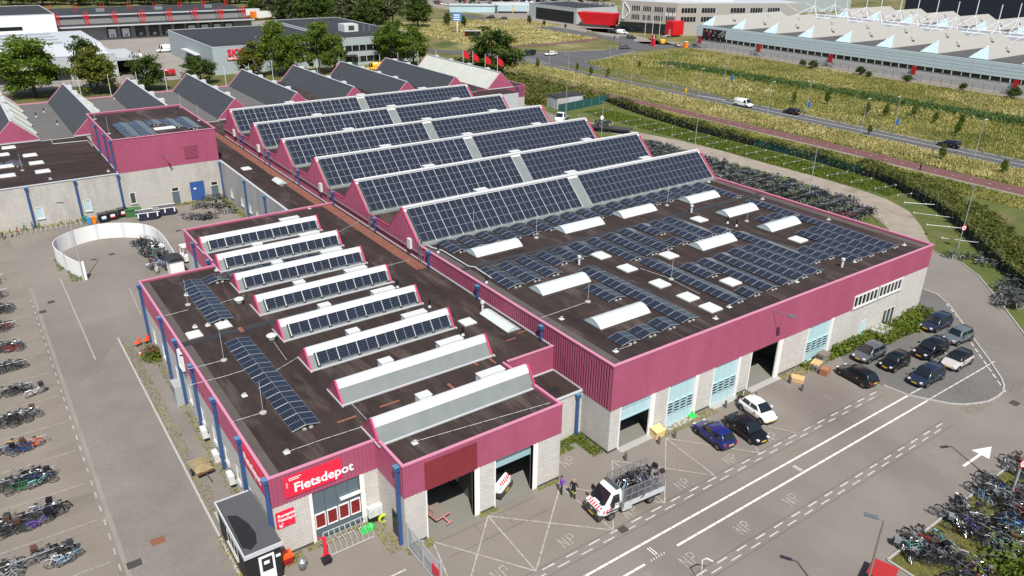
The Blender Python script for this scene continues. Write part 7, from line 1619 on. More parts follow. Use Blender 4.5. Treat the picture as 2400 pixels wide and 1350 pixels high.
def tree_meshes(kind, seed):
    k = (kind, seed)
    if k in TREES: return TREES[k]
    rx, rz, n, ls, lm = {'street': (2.9, 4.2, 8500, .155, 'leaf_green'), 'olive': (2.6, 3.6, 7500, .145, 'leaf_olive'), 'dark': (3.2, 4.2, 8500, .16, 'leaf_dark'), 'small': (2.2, 2.6, 5000, .13, 'leaf_green'), 'wood': (3.6, 5.0, 4200, .28, 'leaf_dark'), 'grey': (3.4, 4.8, 4200, .27, 'leaf_grey')}[kind]
    cz = rz+.7
    cr = MB(); rr = random.getstate() if False else None
    leaves(cr, [Vector((0, 0, cz))+p for p in crown_points(rx, rz, n, 74, seed=seed)], ls)
    tk_ = MB(); r2 = random.Random(seed*3+1)
    tk_.tube([(0, 0, -.2), (.05, 0, 1.2), (.1, .05, cz*.6), (.05, .1, cz*1.15)], .26, 8, r2=.06)
    for i in range(9):
        a = r2.uniform(0, 6.28); z0 = r2.uniform(1.8, cz); rr_ = rx*r2.uniform(.5, .85); tk_.tube([(.05, .03, z0), (math.cos(a)*rr_*.5, math.sin(a)*rr_*.5, z0+.7), (math.cos(a)*rr_, math.sin(a)*rr_, z0+r2.uniform(.8, 2.0))], .09, 5, r2=.02)
    TREES[k] = (cr.mesh('crown', lm, fix=False), tk_.mesh('trunk', 'bark'), 2*rz+.7+.4, rx); return TREES[k]
def tree(kind, seed, x, y, h, wid, label, group=None, rot=None):
    c, t, hh, rx = tree_meshes(kind, seed); s = h/hh; sw = wid/(2*rx*1.12)
    r = thing('tree', label, 'tree', (x, y, 0), rnd.uniform(0, 6.28) if rot is None else rot, group)
    a = link('crown', c, r); b = link('trunk', t, r); a.scale = (sw, sw, s); b.scale = (sw, sw, s); return r
def dist(x, y): return (Vector((x, y, 4))-CAM).dot(CF)
TL = [('street', 1, 83, 226, 78, 148, 'large bright green street tree beside the blue bank lettering'), ('dark', 2, 205, 200, 76, 84, 'dark green street tree behind the olive one'), ('olive', 3, 232, 219, 111, 100, 'olive green street tree before the open dark doorway'), ('dark', 4, 352, 212, 113, 80, 'narrow dark street tree before the depot entrance'), ('dark', 5, 471, 196, 123, 78, 'round dark tree at the corner of the grey warehouse'), ('olive', 6, 596, 180, 97, 75, 'olive tree hiding the end of the red lettering'), ('street', 7, 652, 177, 40, 86, 'tall green tree before the dark warehouse roof'), ('small', 8, 695, 172, 70, 88, 'lower bright green tree among the tall pair'), ('street', 9, 750, 172, 40, 70, 'tall dark tree left of the office windows'), ('small', 10, 785, 168, 72, 72, 'bright green tree before the office windows'), ('street', 11, 918, 152, 33, 78, 'tall green tree right of the office windows'), ('street', 12, 969, 155, 60, 84, 'green tree standing where the bare flagpoles end'), ('dark', 13, 980, 64, -18, 72, 'spreading lone tree in the dry field'), ('dark', 14, 1155, 186, 55, 140, 'large dark bushy tree behind the red flags')]
for kind, seed, u, v, vt, wpx, lab in TL:
    b = g(u, v); b.y = min(b.y, 196) if v > 150 and u < 900 else b.y
    d = (b-CAM).dot(CF); h = hgt(b, vt); tree(kind, seed % 6+1 if kind in ('street', 'dark') else seed % 3+1, b.x, b.y, h, wpx*d/FPX, lab)
b = g(1120, 186); tree('dark', 3, b.x, b.y, 8, 9, 'lower dark bush beside the large bushy tree')
# wood behind the depots
wl_ = []
def wood(u0, v0, u1, v1, n, hh, kinds):
    for i in range(n):
        t = (i+rnd.random())/n; b = g(u0+(u1-u0)*t, v0+(v1-v0)*t+rnd.uniform(-2, 2)); k = rnd.choice(kinds); h = hh*rnd.uniform(.8, 1.2)
        tree(k, rnd.randrange(1, 4), b.x, b.y, h, h*rnd.uniform(.65, .9), 'grey-green tree in the far wood behind the depots' if k == 'grey' else 'dark tree in the far wood behind the depots', 'far wood, grey-green' if k == 'grey' else 'far wood, dark')
wood(610, 36, 860, 78, 14, 15, ['wood', 'wood', 'grey']); wood(640, 26, 930, 60, 16, 16, ['wood', 'grey']); wood(590, 18, 940, 34, 18, 17, ['wood', 'wood', 'grey']); wood(600, 8, 960, 16, 16, 18, ['wood', 'grey', 'wood'])
wood(0, 13, 600, 9, 26, 15, ['wood', 'dark']); wood(0, 4, 600, 2, 22, 14, ['wood', 'grey']); wood(960, 2, 1450, 3, 16, 9, ['wood', 'dark']); wood(1060, 10, 1440, 8, 7, 8, ['wood', 'dark'])
for u, v, h in ((1240, 55, 4), (1275, 60, 2.5), (1048, 60, 6), (1086, 62, 5), (1325, 66, 2)): b = g(u, v); tree('wood', 2, b.x, b.y, h, h*.6, 'small dark bush in the dry field by the far road', 'field bushes')
for u, v, h in ((1880, 155, 5), (1905, 160, 6), (2015, 175, 6), (2035, 180, 4), (2125, 193, 5), (1950, 155, 3), (2255, 210, 4), (2375, 230, 7), (2260, 205, 3)): b = g(u, v); tree('dark', 2, b.x, b.y, h*.45, h*.55, 'dark bush along the fence of the white exhibition hall', 'hall fence bushes')
for u, v, h in ((1260, 160, 4), (1353, 165, 3), (1385, 177, 3.5), (1425, 180, 3.5), (1498, 158, 3), (1860, 240, 3.5), (1937, 245, 4.5), (2030, 270, 4), (2075, 275, 4), (2140, 275, 4), (2190, 290, 3.5), (2250, 300, 4), (2240, 320, 4), (2037, 316, 3), (2205, 375, 4), (2350, 408, 3.5)): b = g(u, v); tree('small', rnd.randrange(1, 4), b.x, b.y, h*.85, h*.38, 'slender young tree planted in the tall grass by the road', 'young roadside trees')
# hedge along the green screen fence
fence = [(79.3, 106.3), (97.6, 109.5), (94.6, 91.4), (93.0, 75.5), (93.3, 56.8), (93.5, 47.1), (92.6, 37.4), (91.0, 30.3), (86.7, 22.2), (82.3, 15.1), (75.7, 8.6), (68.8, 1.9), (62.5, -5), (55, -12), (46, -19)]
fp = spline(fence[1:], 5)
scr = thing('screen_fence', 'long fence with dark green windbreak cloth along the hedge', 'fence', (93, 50, 0))
for i in range(len(fp)-1):
    a, b = fp[i], fp[i+1]
    m = MB(); m.bar((a[0], a[1], .72), (b[0], b[1], .72), .03, 1.4); m.obj('windbreak_cloth', 'screen_green' if 36 < a[1] < 62 else 'screen_dark', scr)
    m = MB(); m.tube([(a[0], a[1], -.03), (a[0], a[1], 2.3)], .04, 6); m.obj('fence_post', 'galv', scr)
a, b = fence[0], fence[1]
s2 = thing('screen_fence', 'short end of dark green windbreak fence before the grey substation', 'fence', (88, 108, 0))
for i in range(6):
    p, q = Vector(a).lerp(Vector(b), i/6), Vector(a).lerp(Vector(b), (i+1)/6); m = MB(); m.bar((p.x, p.y, 1.0), (q.x, q.y, 1.0), .03, 2.0); m.obj('windbreak_cloth', 'screen_green', s2); m = MB(); m.tube([(p.x, p.y, 0), (p.x, p.y, 2.4)], .04, 6); m.obj('fence_post', 'galv', s2)
hd = MB(); pts = []
for i in range(len(fp)-1):
    a, b = Vector((*fp[i], 0)), Vector((*fp[i+1], 0)); d = (b-a).normalized(); n = Vector((d.y, -d.x, 0)); n = -n if n.x < 0 and n.y > 0 else n
    n = Vector((-d.y, d.x, 0)) if Vector((-d.y, d.x, 0)).x > 0 else Vector((d.y, -d.x, 0)); ln = (b-a).length
    wdt = 4.2 if a.y > 40 else 6.5
    for k in range(int(ln*330)):
        t = rnd.random(); q = rnd.random()**.8; c = a.lerp(b, t)+n*(-.35+wdt*q); hh = (2.5 if a.y > 40 else 3.3)*(1-.45*q)*(.75+.35*math.sin(c.x*.9+c.y*.7)*math.cos(c.y*1.3)); hh *= (.55+.45*min(1, abs(math.sin(c.y*.13+1))+.35))
        pts.append(c+Vector((0, 0, max(.1, hh*math.sqrt(rnd.random())))))
leaves(hd, pts, .17)
setp(hd.obj('hedge', 'hedge_leaf', fix=False), 'broad overgrown hedge behind the green windbreak fence', 'hedge', kind='stuff')
bs_ = MB(); pts = []
for k in range(26000):
    t = rnd.random(); q = rnd.random(); x = 79+22*q; y = 111+42*t
    if x > 103-(y-111)*.02: continue
    if 78 < x < 93 and 105 < y < 116: continue
    pts.append((x, y, abs(rnd.gauss(0, .9))*(1+.4*math.sin(x*.8)*math.cos(y*.7))+.1))
leaves(bs_, pts, .24); setp(bs_.obj('shrub_bank', 'hedge_leaf', fix=False), 'dense green shrub bank between rear hall and red cycle path', 'shrubs', kind='stuff')
# tall grass: field and verges
def tufts(name, label, n, sampler, mat, h, wd):
    mb = MB()
    for i in range(n):
        q = sampler()
        if q is None: continue
        x, y, k = q; hh = h*k*rnd.uniform(.6, 1.3); a = rnd.uniform(0, 6.28); ww = wd*rnd.uniform(.6, 1.4)
        dx, dy = math.cos(a)*ww, math.sin(a)*ww; lx, ly = rnd.uniform(-.9, .9)*hh, rnd.uniform(-.9, .9)*hh
        mb.face([(x-dx, y-dy, -.06), (x+dx, y+dy, -.06), (x+dx*.7+lx, y+dy*.7+ly, hh), (x-dx*.7+lx, y-dy*.7+ly, hh*.9)])
    return setp(mb.obj(name, mat, fix=False), label, 'grass', kind='stuff')
def fnoise(x, y): return .5+.25*math.sin(x*.13+1.3*math.sin(y*.05))+.25*math.sin(y*.09+1.1*math.sin(x*.07))
def field():
    x, y = rnd.uniform(129.5, 196), rnd.uniform(-10, 176)
    if y > 150 and x < 137: return None
    if y > 166+(x-142)*.12: return None
    return x, y, .5+fnoise(x, y)
tufts('tall_grass', 'tall dry grass of the wide field between road and white hall', 85000, field, 'field_grass', .34, .12)
tufts('dry_grass', 'pale dry grass patches in the field and verges', 30000, lambda: (lambda x, y: (x, y, .6+fnoise(y, x)) if fnoise(x*1.7, y*1.5) > .55 and not (121 < x < 129.3 and y < 150) and not (134.5 > x > 120 and y > 92) else None)(rnd.uniform(110, 197), rnd.uniform(-10, 165)), 'dry_grass', .42, .12)
tufts('verge_grass', 'tall grass of the verge between cycle path and main road', 26000, lambda: (rnd.uniform(109.4, 120.8), rnd.uniform(-10, 170), 1), 'dry_grass', .38, .10)
tufts('verge_weeds', 'green grass of the verge between cycle path and main road', 20000, lambda: (rnd.uniform(109.2, 121), rnd.uniform(-10, 175), 1), 'field_grass', .32, .10)
tufts('reeds', 'green reed band along the field ditch', 14000, lambda: (lambda y: (163+rnd.gauss(0, 2.2)-.055*(y-80), y, 1))(rnd.uniform(-10, 150)), 'reed', .75, .16)
tufts('far_field_grass', 'dry grass of the far field beside the bus road', 26000, lambda: (lambda x, y: (x, y, 1) if not (186 < x < 210 and y < 260) else None)(rnd.uniform(128, 205), rnd.uniform(214, 300)), 'dry_grass', .4, .2)
tufts('rack_verge_grass', 'green grass under the empty bicycle rails', 26000, lambda: (lambda y: (rnd.uniform(84.9, 92), y, 1))(rnd.uniform(26, 104)), 'weed_leaf', .22, .09)
tufts('lawn_grass', 'short grass of the corner lawn', 16000, lambda: (lambda x, y: (x, y, 1) if y < -19.8+max(0, (x-28)*.2) else None)(rnd.uniform(8.2, 34), rnd.uniform(-32, -17)), 'field_grass', .10, .06)
tufts('bank_grass', 'grass slope behind the hedge beside the footpath', 24000, lambda: (lambda y: (rnd.uniform(96.5, 102.8), y, 1))(rnd.uniform(-5, 110)), 'field_grass', .32, .10)
def path_side():
    x, y = rnd.uniform(66.5, 79), rnd.uniform(10, 76); return (x, y, 1) if y > 20 or x > 68 else None
tufts('path_side_grass', 'green grass under the path-side bicycles', 9000, lambda: (lambda x, y: (x, y, 1) if y > 27+max(0, x-76)*4 or (x < 71.5 and y > 21) else None)(rnd.uniform(66.5, 78), rnd.uniform(12, 74)), 'weed_leaf', .2, .08)
# weeds and ivy by the walls
def weeds(name, label, lst, size, mat='weed_leaf'):
    mb = MB(); pts = []
    for (x0, y0, x1, y1, n, h) in lst:
        for k in range(n): pts.append((rnd.uniform(x0, x1), rnd.uniform(y0, y1), h*rnd.random()**1.5))
    leaves(mb, pts, size, up=1.0); return setp(mb.obj(name, mat, fix=False), label, 'weeds', kind='stuff')
weeds('ivy', 'ivy and brambles growing along the foot of the white wall', [(30.2, -1.4, 37, 0, 1500, .8), (36, -2.6, 44, -.3, 3600, 1.0), (43, -1.9, 46.8, .2, 1700, 1.1), (25, -1.2, 31, -.1, 700, .4), (41.5, -3.0, 45.5, -1, 600, .4)], .12)
weeds('weeds', 'weeds in the pavement along the long side wall', [(-28.5, 4, -27.6, 42, 1300, .12), (-26.6, 8, -25.95, 40, 1200, .2), (-28.7, .5, -28.3, 8, 300, .25)], .07, 'field_grass')
weeds('corner_weeds', 'green weeds in the corner by the grey drainpipe', [(-4.6, 2.0, -1.8, 3.4, 700, .25), (-1.2, .3, -.15, 3.4, 800, .3), (-2.0, 2.6, -.2, 3.4, 400, .3)], .08)
weeds('door_weeds', 'dry weeds along the garage doors', [(4.8, -1.1, 12.4, -.1, 500, .15), (15.5, -1.4, 17.3, -.1, 250, .2), (-12.6, -.6, -11, -.2, 120, .12), (-7.4, -.6, -5.1, -.2, 150, .12), (-18.6, -1.0, -16.6, -.3, 260, .15), (-26, 2.6, -24.4, 3.6, 260, .15), (-24, 3.2, -19, 3.7, 300, .1), (21.6, -1.4, 26, -.1, 500, .2), (-19.6, -.2, -18.6, 3.4, 260, .15)], .07, 'field_grass')
weeds('wall_weeds', 'tufts at the foot of the white curved wall', [(-30.2, 61, -28.8, 65, 260, .3), (-31, 65.5, -30.2, 70, 140, .3)], .09)
weeds('wing_weeds', 'weeds at the foot of the whitewashed wing and block', [(-44, 83.4, -21, 84.3, 900, .45), (-16, 83.3, -6, 84.3, 700, .3), (-6.3, 68, -5.5, 84, 700, .4)], .10, 'field_grass')
weeds('gutter_weeds', 'dry moss in the gutter line of the yard', [(28.2, -13.8, 36, -8, 0, .1), (30.5, -14.2, 38.8, -12.9, 260, .08), (38, -13.6, 42.3, -10.2, 0, .1)], .05, 'field_grass')
# flowering shrub by the orange chairs
b = g(362, 838); t = thing('flowering_shrub', 'round shrub with faded pink flowers beside the orange chairs', 'shrub', (b.x, b.y, 0))
mb = MB(); leaves(mb, [Vector((rnd.gauss(0, .5), rnd.gauss(0, .6), abs(rnd.gauss(.45, .3)))) for k in range(900)], .10); L(mb, 'foliage', 'weed_leaf', t)['kind'] = 'stuff'
mb = MB(); leaves(mb, [Vector((rnd.gauss(0, .5), rnd.gauss(0, .6), rnd.uniform(.75, 1.25))) for k in range(160)], .08); L(mb, 'flowers', 'flower_pink', t)['kind'] = 'stuff'
# bush in the lower right corner
t = thing('corner_bush', 'light green bush at the edge of the corner lawn', 'shrub', (13.6, -26.2, 0))
mb = MB(); leaves(mb, [Vector((rnd.gauss(0, 1.3), rnd.gauss(0, 1.3), abs(rnd.gauss(.7, .5)))) for k in range(2600)], .13); L(mb, 'foliage', 'weed_leaf', t)['kind'] = 'stuff'
# ------------------------------------------------------------------ buildings beyond
def block_bld(name, label, x0, y0, x1, y1, h, wall, roof, cat='building', par=.25):
    t = thing(name, label, cat, ((x0+x1)/2, (y0+y1)/2, 0)); m = MB(); m.box(x0, y0, -.1, x1, y1, h); m.obj('wall', wall, t)
    m = MB(); m.box(x0+.3, y0+.3, h, x1-.3, y1-.3, h+.06); m.obj('roof', roof, t)
    m = MB(); coping(m, 0, y0+.1, x0, x1, h+.08, .3, .22); coping(m, 0, y1-.1, x0, x1, h+.08, .3, .22); coping(m, 1, x0+.1, y0+.25, y1-.25, h+.08, .3, .22); coping(m, 1, x1-.1, y0+.25, y1-.25, h+.08, .3, .22); m.obj('coping', 'alu_flat', t); return t
# grey warehouse with red lettering
hs_ = gx(501, 112, 27.0); SH = gy(501, 112, 201).z
sk = block_bld('grey_warehouse', 'blue-grey flat-roofed warehouse with red roof-edge lettering', 27, 201, 66, 252, SH, 'blue_grey_shed', 'roof_dark', 'warehouse')
q = gy(533, 130, 201); text_obj('SKY', 2.6, 'sign_red', (q.x, 200.85, gy(533, 131, 201).z), RX, sk, ext=.1, name='lettering')
q2 = gy(532, 137, 201); m = MB(); m.box(q2.x, 200.75, q2.z-.5, q2.x+8, 200.95, q2.z+.25); m.obj('sign_band', 'sign_red', sk); m = MB()
for i in range(12): m.box(q2.x+.3+.62*i, 200.7, q2.z-.35, q2.x+.75+.62*i, 200.76, q2.z+.12)
m.obj('sign_letters', 'sign_white', sk)
m = MB(); m.box(25.4, 215, 4.0, 27, 231, 4.3); m.obj('canopy', 'ridge_white', sk); m = MB(); m.box(26.9, 216, 0, 26.99, 230, 3.9); m.obj('dock_door', 'iron', sk)
m = MB()
for i in range(19): m.box(27+2.05*i, 200.96, .3, 27.04+2.05*i, 201, SH-.3)
m.obj('wall_joint', 'grey_shed', sk)
of = block_bld('office_wing', 'two-storey grey office wing with ribbon windows', 66.2, 198, 92, 262, SH+.6, 'blue_grey_shed', 'roof_dark')
for z0 in (1.0, 4.4):
    m = MB(); m.box(66.6, 197.9, z0, 88, 198.02, z0+1.7); rb_ = m.obj('ribbon_window', 'dark_glass', of)
    for i in range(9): m = MB(); m.box(66.6+2.4*i, 197.84, z0, 66.72+2.4*i, 197.9, z0+1.7); m.obj('mullion', 'white_frame', rb_)
m = MB(); m.box(64.5, 196, 3.1, 70, 198, 3.4); m.obj('canopy', 'iron', of); m = MB(); m.box(74, 214, SH+.66, 79, 219, SH+3.0); pr_ = m.obj('plant_room', 'ridge_white', of); m = MB(); m.box(75.5, 213.9, SH+1.2, 77.5, 214, SH+2.6); m.obj('louvre', 'iron', pr_)
for x in (81, 83): m = MB(); m.tube([(x, 214, SH+.6), (x, 214, SH+2.6)], .15, 8); m.obj('flue', 'alu', of)
# left grey hall with blue letters
GH = gy(205, 130, 212).z
gh = block_bld('pale_grey_hall', 'long pale grey hall with blue lettering behind the street trees', -110, 212, 3.3, 262, GH, 'grey_shed', 'ridge_grey', 'warehouse')
m = MB(); m.extr([(212.5, GH+.05), (262, GH+.05), (256, GH+2.2), (221, GH+2.2)], 0, -100, 1.5); m.obj('raised_roof', 'ridge_grey', gh)
m = MB()
for i in range(4): y = 224+8*i; m.box(-60, y, GH+2.2, -8, y+1.2, GH+2.5)
m.obj('roof_rail', 'alu', gh)
q = gy(0, 158, 211.8); text_obj('onk', 2.6, 'sign_blue', (q.x-.2, 211.7, q.z-.1), RX, gh, ext=.08, name='lettering')
for u in (10, 55, 108, 138):
    q = gy(u, 185, 212); m = MB(); m.box(q.x-3, 211.86, .4, q.x+3, 211.99, 3.4); wd_ = m.obj('window', 'dark_glass', gh)
    for i in range(4): m = MB(); m.box(q.x-3+2*i-.05, 211.8, .4, q.x-3+2*i+.05, 211.87, 3.4); m.obj('mullion', 'iron', wd_)
gp = thing('carport', 'open grey carport with dark interior at the end of the pale hall', 'building', (6, 218, 0))
m = MB(); m.box(-3, 212.2, GH-2.0, 9.5, 232, GH-1.2); m.obj('roof', 'grey_shed', gp); m = MB(); m.box(8.8, 212.4, 0, 9.4, 232, GH-2.0); m.box(3.4, 224, 0, 8.8, 224.3, GH-2.0); m.obj('wall', 'iron', gp)
# loading dock building
DY = 302.5; sc_ = 1.0
dk = thing('loading_dock', 'long grey loading dock with numbered doors and red roof masts', 'warehouse', (40, 330, 0))
def dz(u, v, y): return gy(u, v, y).z
ZC1 = dz(400, 53, DY-3); ZU = dz(400, 29, DY+6); x0d, x1d = gy(132, 65, DY-3).x, gy(594, 45, DY-3).x
m = MB(); m.box(x0d, DY, -.1, x1d, DY+40, ZC1-.2); m.obj('wall', 'dock_wall', dk)
m = MB(); m.box(x0d, DY-3.2, ZC1-.35, x1d+.5, DY+6, ZC1); m.obj('canopy', 'roof_dark', dk); m = MB(); m.box(x0d, DY-3.3, ZC1-.4, x1d+.5, DY-3.1, ZC1+.12); m.obj('canopy_edge', 'ridge_grey', dk)
m = MB(); m.box(x0d, DY+6, ZC1, x1d, DY+40, ZU); m.obj('upper_wall', 'dock_wall', dk); m = MB(); m.box(x0d-.3, DY+5.5, ZU, x1d+.3, DY+40, ZU+.25); m.obj('roof', 'roof_dark', dk); m = MB(); m.box(x0d-.3, DY+5.3, ZU-.15, x1d+.3, DY+5.5, ZU+.35); m.obj('roof_edge', 'ridge_grey', dk)
for i, u in enumerate((262, 294, 329, 361, 391, 421, 450, 481, 510, 537)):
    q = gy(u, 72, DY); n = str(15+i); w2 = 1.75
    m = MB(); m.box(q.x-w2, DY-.5, .7, q.x+w2, DY, 4.75); dd_ = m.obj('dock_shelter', 'black_plastic', dk)
    m = MB(); m.box(q.x-w2+.45, DY-.56, .9, q.x+w2-.45, DY-.5, 3.9); m.obj('dock_door', 'white_steel' if i not in (2, 3, 4, 5) else 'iron', dd_)
    text_obj(n, 1.35, 'ink' if i not in (2, 3, 4, 5) else 'white_steel', (q.x-.75, DY-.6, 1.15), RX, dd_, ext=.02, name='door_number')
for i, u in enumerate((132, 202, 269, 334, 398, 459, 518, 572)):
    q = gy(u, 40, DY-1); t_ = MB(); zt2 = ZU+2.2
    for dx in (-.5, .5): t_.bar((q.x+dx, DY-2, ZC1), (q.x+dx, DY-2, zt2), .22, .22); t_.bar((q.x+dx, DY-2, ZU-.8), (q.x+dx, DY+6, ZU+.4), .2, .2)
    for z in (ZC1+1.2, ZU-.8, ZU+.6): t_.bar((q.x-.9, DY-2, z), (q.x+.9, DY-2, z), .2, .2)
    for dx in (-.5, .5): t_.bar((q.x+dx, DY+22, ZU), (q.x+dx, DY+22, ZU+3), .22, .22)
    t_.obj('red_mast', 'red_box', dk)
for u in (232, 369, 486): q = gy(u, 20, DY+20); m = MB(); m.box(q.x-1.5, DY+18, ZU+.2, q.x+1.5, DY+20, ZU+1.3); m.obj('roof_unit', 'alu', dk)
wh_ = block_bld('white_depot', 'white metal depot hall with dark roof left of the numbered docks', x0d-75, DY-8, x0d-.3, DY+34, dz(60, 36, DY-8), 'white_frame', 'roof_dark', 'warehouse')
m = MB(); m.box(x0d-40, DY-8.06, 5.6, x0d-11, DY-7.98, 6.9); m.obj('ribbon_window', 'dark_glass', wh_); m = MB(); m.box(x0d-60, DY-12, 4.2, x0d-5, DY-8, 4.6); m.obj('canopy', 'white_steel', wh_); m = MB(); m.box(x0d-60, DY-8.08, 0, x0d-5, DY-7.99, 3.9); m.obj('dock_opening', 'iron', wh_)
for u, v, c, lab in ((618, 46, 'van_white', 'white articulated lorry parked at the end of the docks'), (590, 40, 'van_white', 'white lorry behind the dock corner'), (160, 76, 'car_red', 'red and white lorry trailer at the first dock')):
    b = g(u, v); t = thing('lorry', lab, 'lorry', (b.x, b.y, 0), math.radians(12)); m = MB(); m.box(-6, -1.25, 1.1, 4, 1.25, 3.9); L(m, 'box_body', c, t); m = MB(); m.box(4.4, -1.2, .5, 6.4, 1.2, 3.2); L(m, 'cab', 'van_white', t); m = MB(); m.box(6.3, -1.1, 1.7, 6.45, 1.1, 2.7); L(m, 'windscreen', 'dark_glass', t)
    if c == 'van_white' and u == 618: m = MB(); m.box(-6.05, -1.3, 1.1, -4.2, 1.3, 3.92); L(m, 'orange_panel', 'bin_orange', t)
    for x in (-5, -3.8, 5.2):
        for s in (-1, 1): add_wheel(t, x, s*1.0, .5, .3)
# concrete office with round logo
PO = thing('concrete_office', 'concrete office block with rows of windows and a white rounded-triangle logo', 'office', (226, 218, 0))
m = MB(); m.prism([(212.5, 230), (222.8, 206), (275, 182), (290, 215), (230, 245)], -.1, 13.0); m.obj('wall', 'post_concrete', PO)
m = MB(); m.prism([(213, 229.5), (223.0, 206.5), (274.6, 182.8), (289.4, 214.6), (230, 244.3)], 13.0, 13.1); m.obj('roof', 'ridge_grey', PO)
A, Bq = Vector((212.5, 230, 0)), Vector((222.8, 206, 0)); Cq = Vector((275, 182, 0))
def facade(a, b, cols, z0, z1, n0=.0, label='window'):
    d = (b-a).normalized(); nrm = Vector((d.y, -d.x, 0)); nrm = -nrm if nrm.dot(CAM-a) < 0 else nrm
    for s, e in cols:
        p, q = a.lerp(b, s)+nrm*.04, a.lerp(b, e)+nrm*.04
        m = MB(); m.bar((p.x, p.y, (z0+z1)/2), (q.x, q.y, (z0+z1)/2), .08, z1-z0); w_ = m.obj('window', 'dark_glass', PO); m = MB()
        for i in range(6): c = p.lerp(q, i/5)+nrm*.05; m.bar((c.x, c.y, z0), (c.x, c.y, z1), .12, .06)
        m.obj('mullion', 'white_frame', w_)
for z0 in (5.6, 9.2): facade(A, Bq, ((.20, .35), (.40, .55), (.60, .76), (.81, .97)), z0, z0+1.9); facade(Bq, Cq, ((.03, .15), (.19, .30), (.42, .54), (.58, .68), (.72, .82)), z0, z0+1.9)
d = (Bq-A).normalized(); nr = Vector((d.y, -d.x, 0)); nr = -nr if nr.dot(CAM-A) < 0 else nr
m = MB(); cc = A+d*2.4+nr*.3; tri = [(-1.5, 6.0), (-1.2, 11.6), (-.6, 12.3), (1.8, 9.3), (1.9, 8.3), (-.4, 5.6), (-1.2, 5.5), (-1.5, 6.0)]
for (a0, z0), (a1, z1) in zip(tri[:-1], tri[1:]): m.bar((cc.x+d.x*a0, cc.y+d.y*a0, z0), (cc.x+d.x*a1, cc.y+d.y*a1, z1), .25, .3)
m.obj('logo', 'sign_white', PO)
m = MB()
for i in range(3): q = Bq-d*(1.1+1.9*i)+nr*.2; m.tube([q, q+nr*.15], .01, 4); m.lathe([(0, 0), (.8, 0), (.8, .12), (0, .12)], (q.x, q.y, 8.3), 'x', 14)
m.obj('round_sign', 'sign_white', PO)
m = MB(); g0 = A+nr*.15; g1 = Bq+nr*.15; m.bar((g0.x, g0.y, 2.2), (g1.x, g1.y, 2.2), .3, 4.2); m.obj('ground_floor_glass', 'dark_glass', PO)
m = MB(); m.prism([(244, 218), (262, 209), (266, 217), (248, 226)], 13.1, 16.5); m.obj('plant_room', 'white_steel', PO); m = MB(); m.prism([(225, 222), (245, 213), (247, 217), (228, 226)], 13.1, 14.6); m.obj('plant_room', 'ridge_grey', PO)
rb1 = thing('red_pavilion', 'red slanted pavilion left of the concrete office', 'building', (213, 246, 0)); m = MB()
bt = [(211.5, 254), (217.5, 240), (223, 242.5), (217, 256.5)]; tp = [(209.5, 256.5), (217.2, 240), (224, 243), (216, 259)]; n0 = len(m.v)
m.v += [(x, y, 1.2) for x, y in bt]+[(x, y, 6.2) for x, y in tp]
for q in ((0, 1, 5, 4), (1, 2, 6, 5), (2, 3, 7, 6), (3, 0, 4, 7), (4, 5, 6, 7), (3, 2, 1, 0)): m.f.append(tuple(n0+i for i in q)); m.m.append(0)
m.obj('shell', 'red_box', rb1); m = MB(); m.prism([(211, 255), (217, 241.5), (223, 244), (217, 257)], -.1, 1.2); m.obj('base', 'iron', rb1)
rb2 = thing('red_gatehouse', 'red box gatehouse before the corner of the concrete office', 'building', (220, 205, 0)); m = MB(); m.box(217, 202, .6, 223.4, 206.5, 6.2); m.obj('shell', 'red_box', rb2); m = MB(); m.box(216.9, 203.3, .6, 217, 204.4, 3.0); m.obj('door', 'pink_steel', rb2)
m = MB()
for i in range(5): m.box(215-.35*i, 203, 0, 217-.35*i, 205, .6-.12*i)
m.obj('steps', 'concrete', rb2)
dh_ = block_bld('depot_shed', 'low grey open shed left of the concrete office', 214, 262, 240, 300, 7, 'grey_shed', 'roof_dark'); m = MB(); m.box(213.9, 264, 0, 214.02, 294, 5.5); m.obj('opening', 'black_board', dh_)
for (px_, w_, dd, h, lab) in (((1110, 27), 26, 10, 4.0, 'low glass greenhouse shed in the far car park, the nearer'), ((1225, 24), 34, 12, 4.2, 'low glass greenhouse shed in the far car park, the wider')):
    b = g(*px_); t = thing('glass_shed', lab, 'shed', (b.x, b.y, 0), math.radians(-32)); m = MB(); m.box(-w_/2, -dd/2, 0, w_/2, dd/2, h-.6); L(m, 'glass_wall', 'ice_glass', t); m = MB(); m.box(-w_/2-.4, -dd/2-.4, h-.6, w_/2+.4, dd/2+.4, h-.3); L(m, 'roof', 'ridge_grey', t); m = MB()
    for i in range(14): x = -w_/2+w_*i/13; m.box(x-.06, -dd/2-.06, 0, x+.06, -dd/2, h-.6)
    L(m, 'mullion', 'white_steel', t)
b = g(1200, 30); t = thing('flat_canopy', 'flat white canopy on posts in the far car park', 'canopy', (b.x, b.y, 0), math.radians(-32)); m = MB(); m.box(-9, -5, 4.2, 9, 5, 4.6); L(m, 'roof', 'ridge_white', t); m = MB()
for x in (-8, 0, 8): m.box(x-.15, -4.5, 0, x+.15, -4.2, 4.2)
L(m, 'post', 'car_yellow', t)
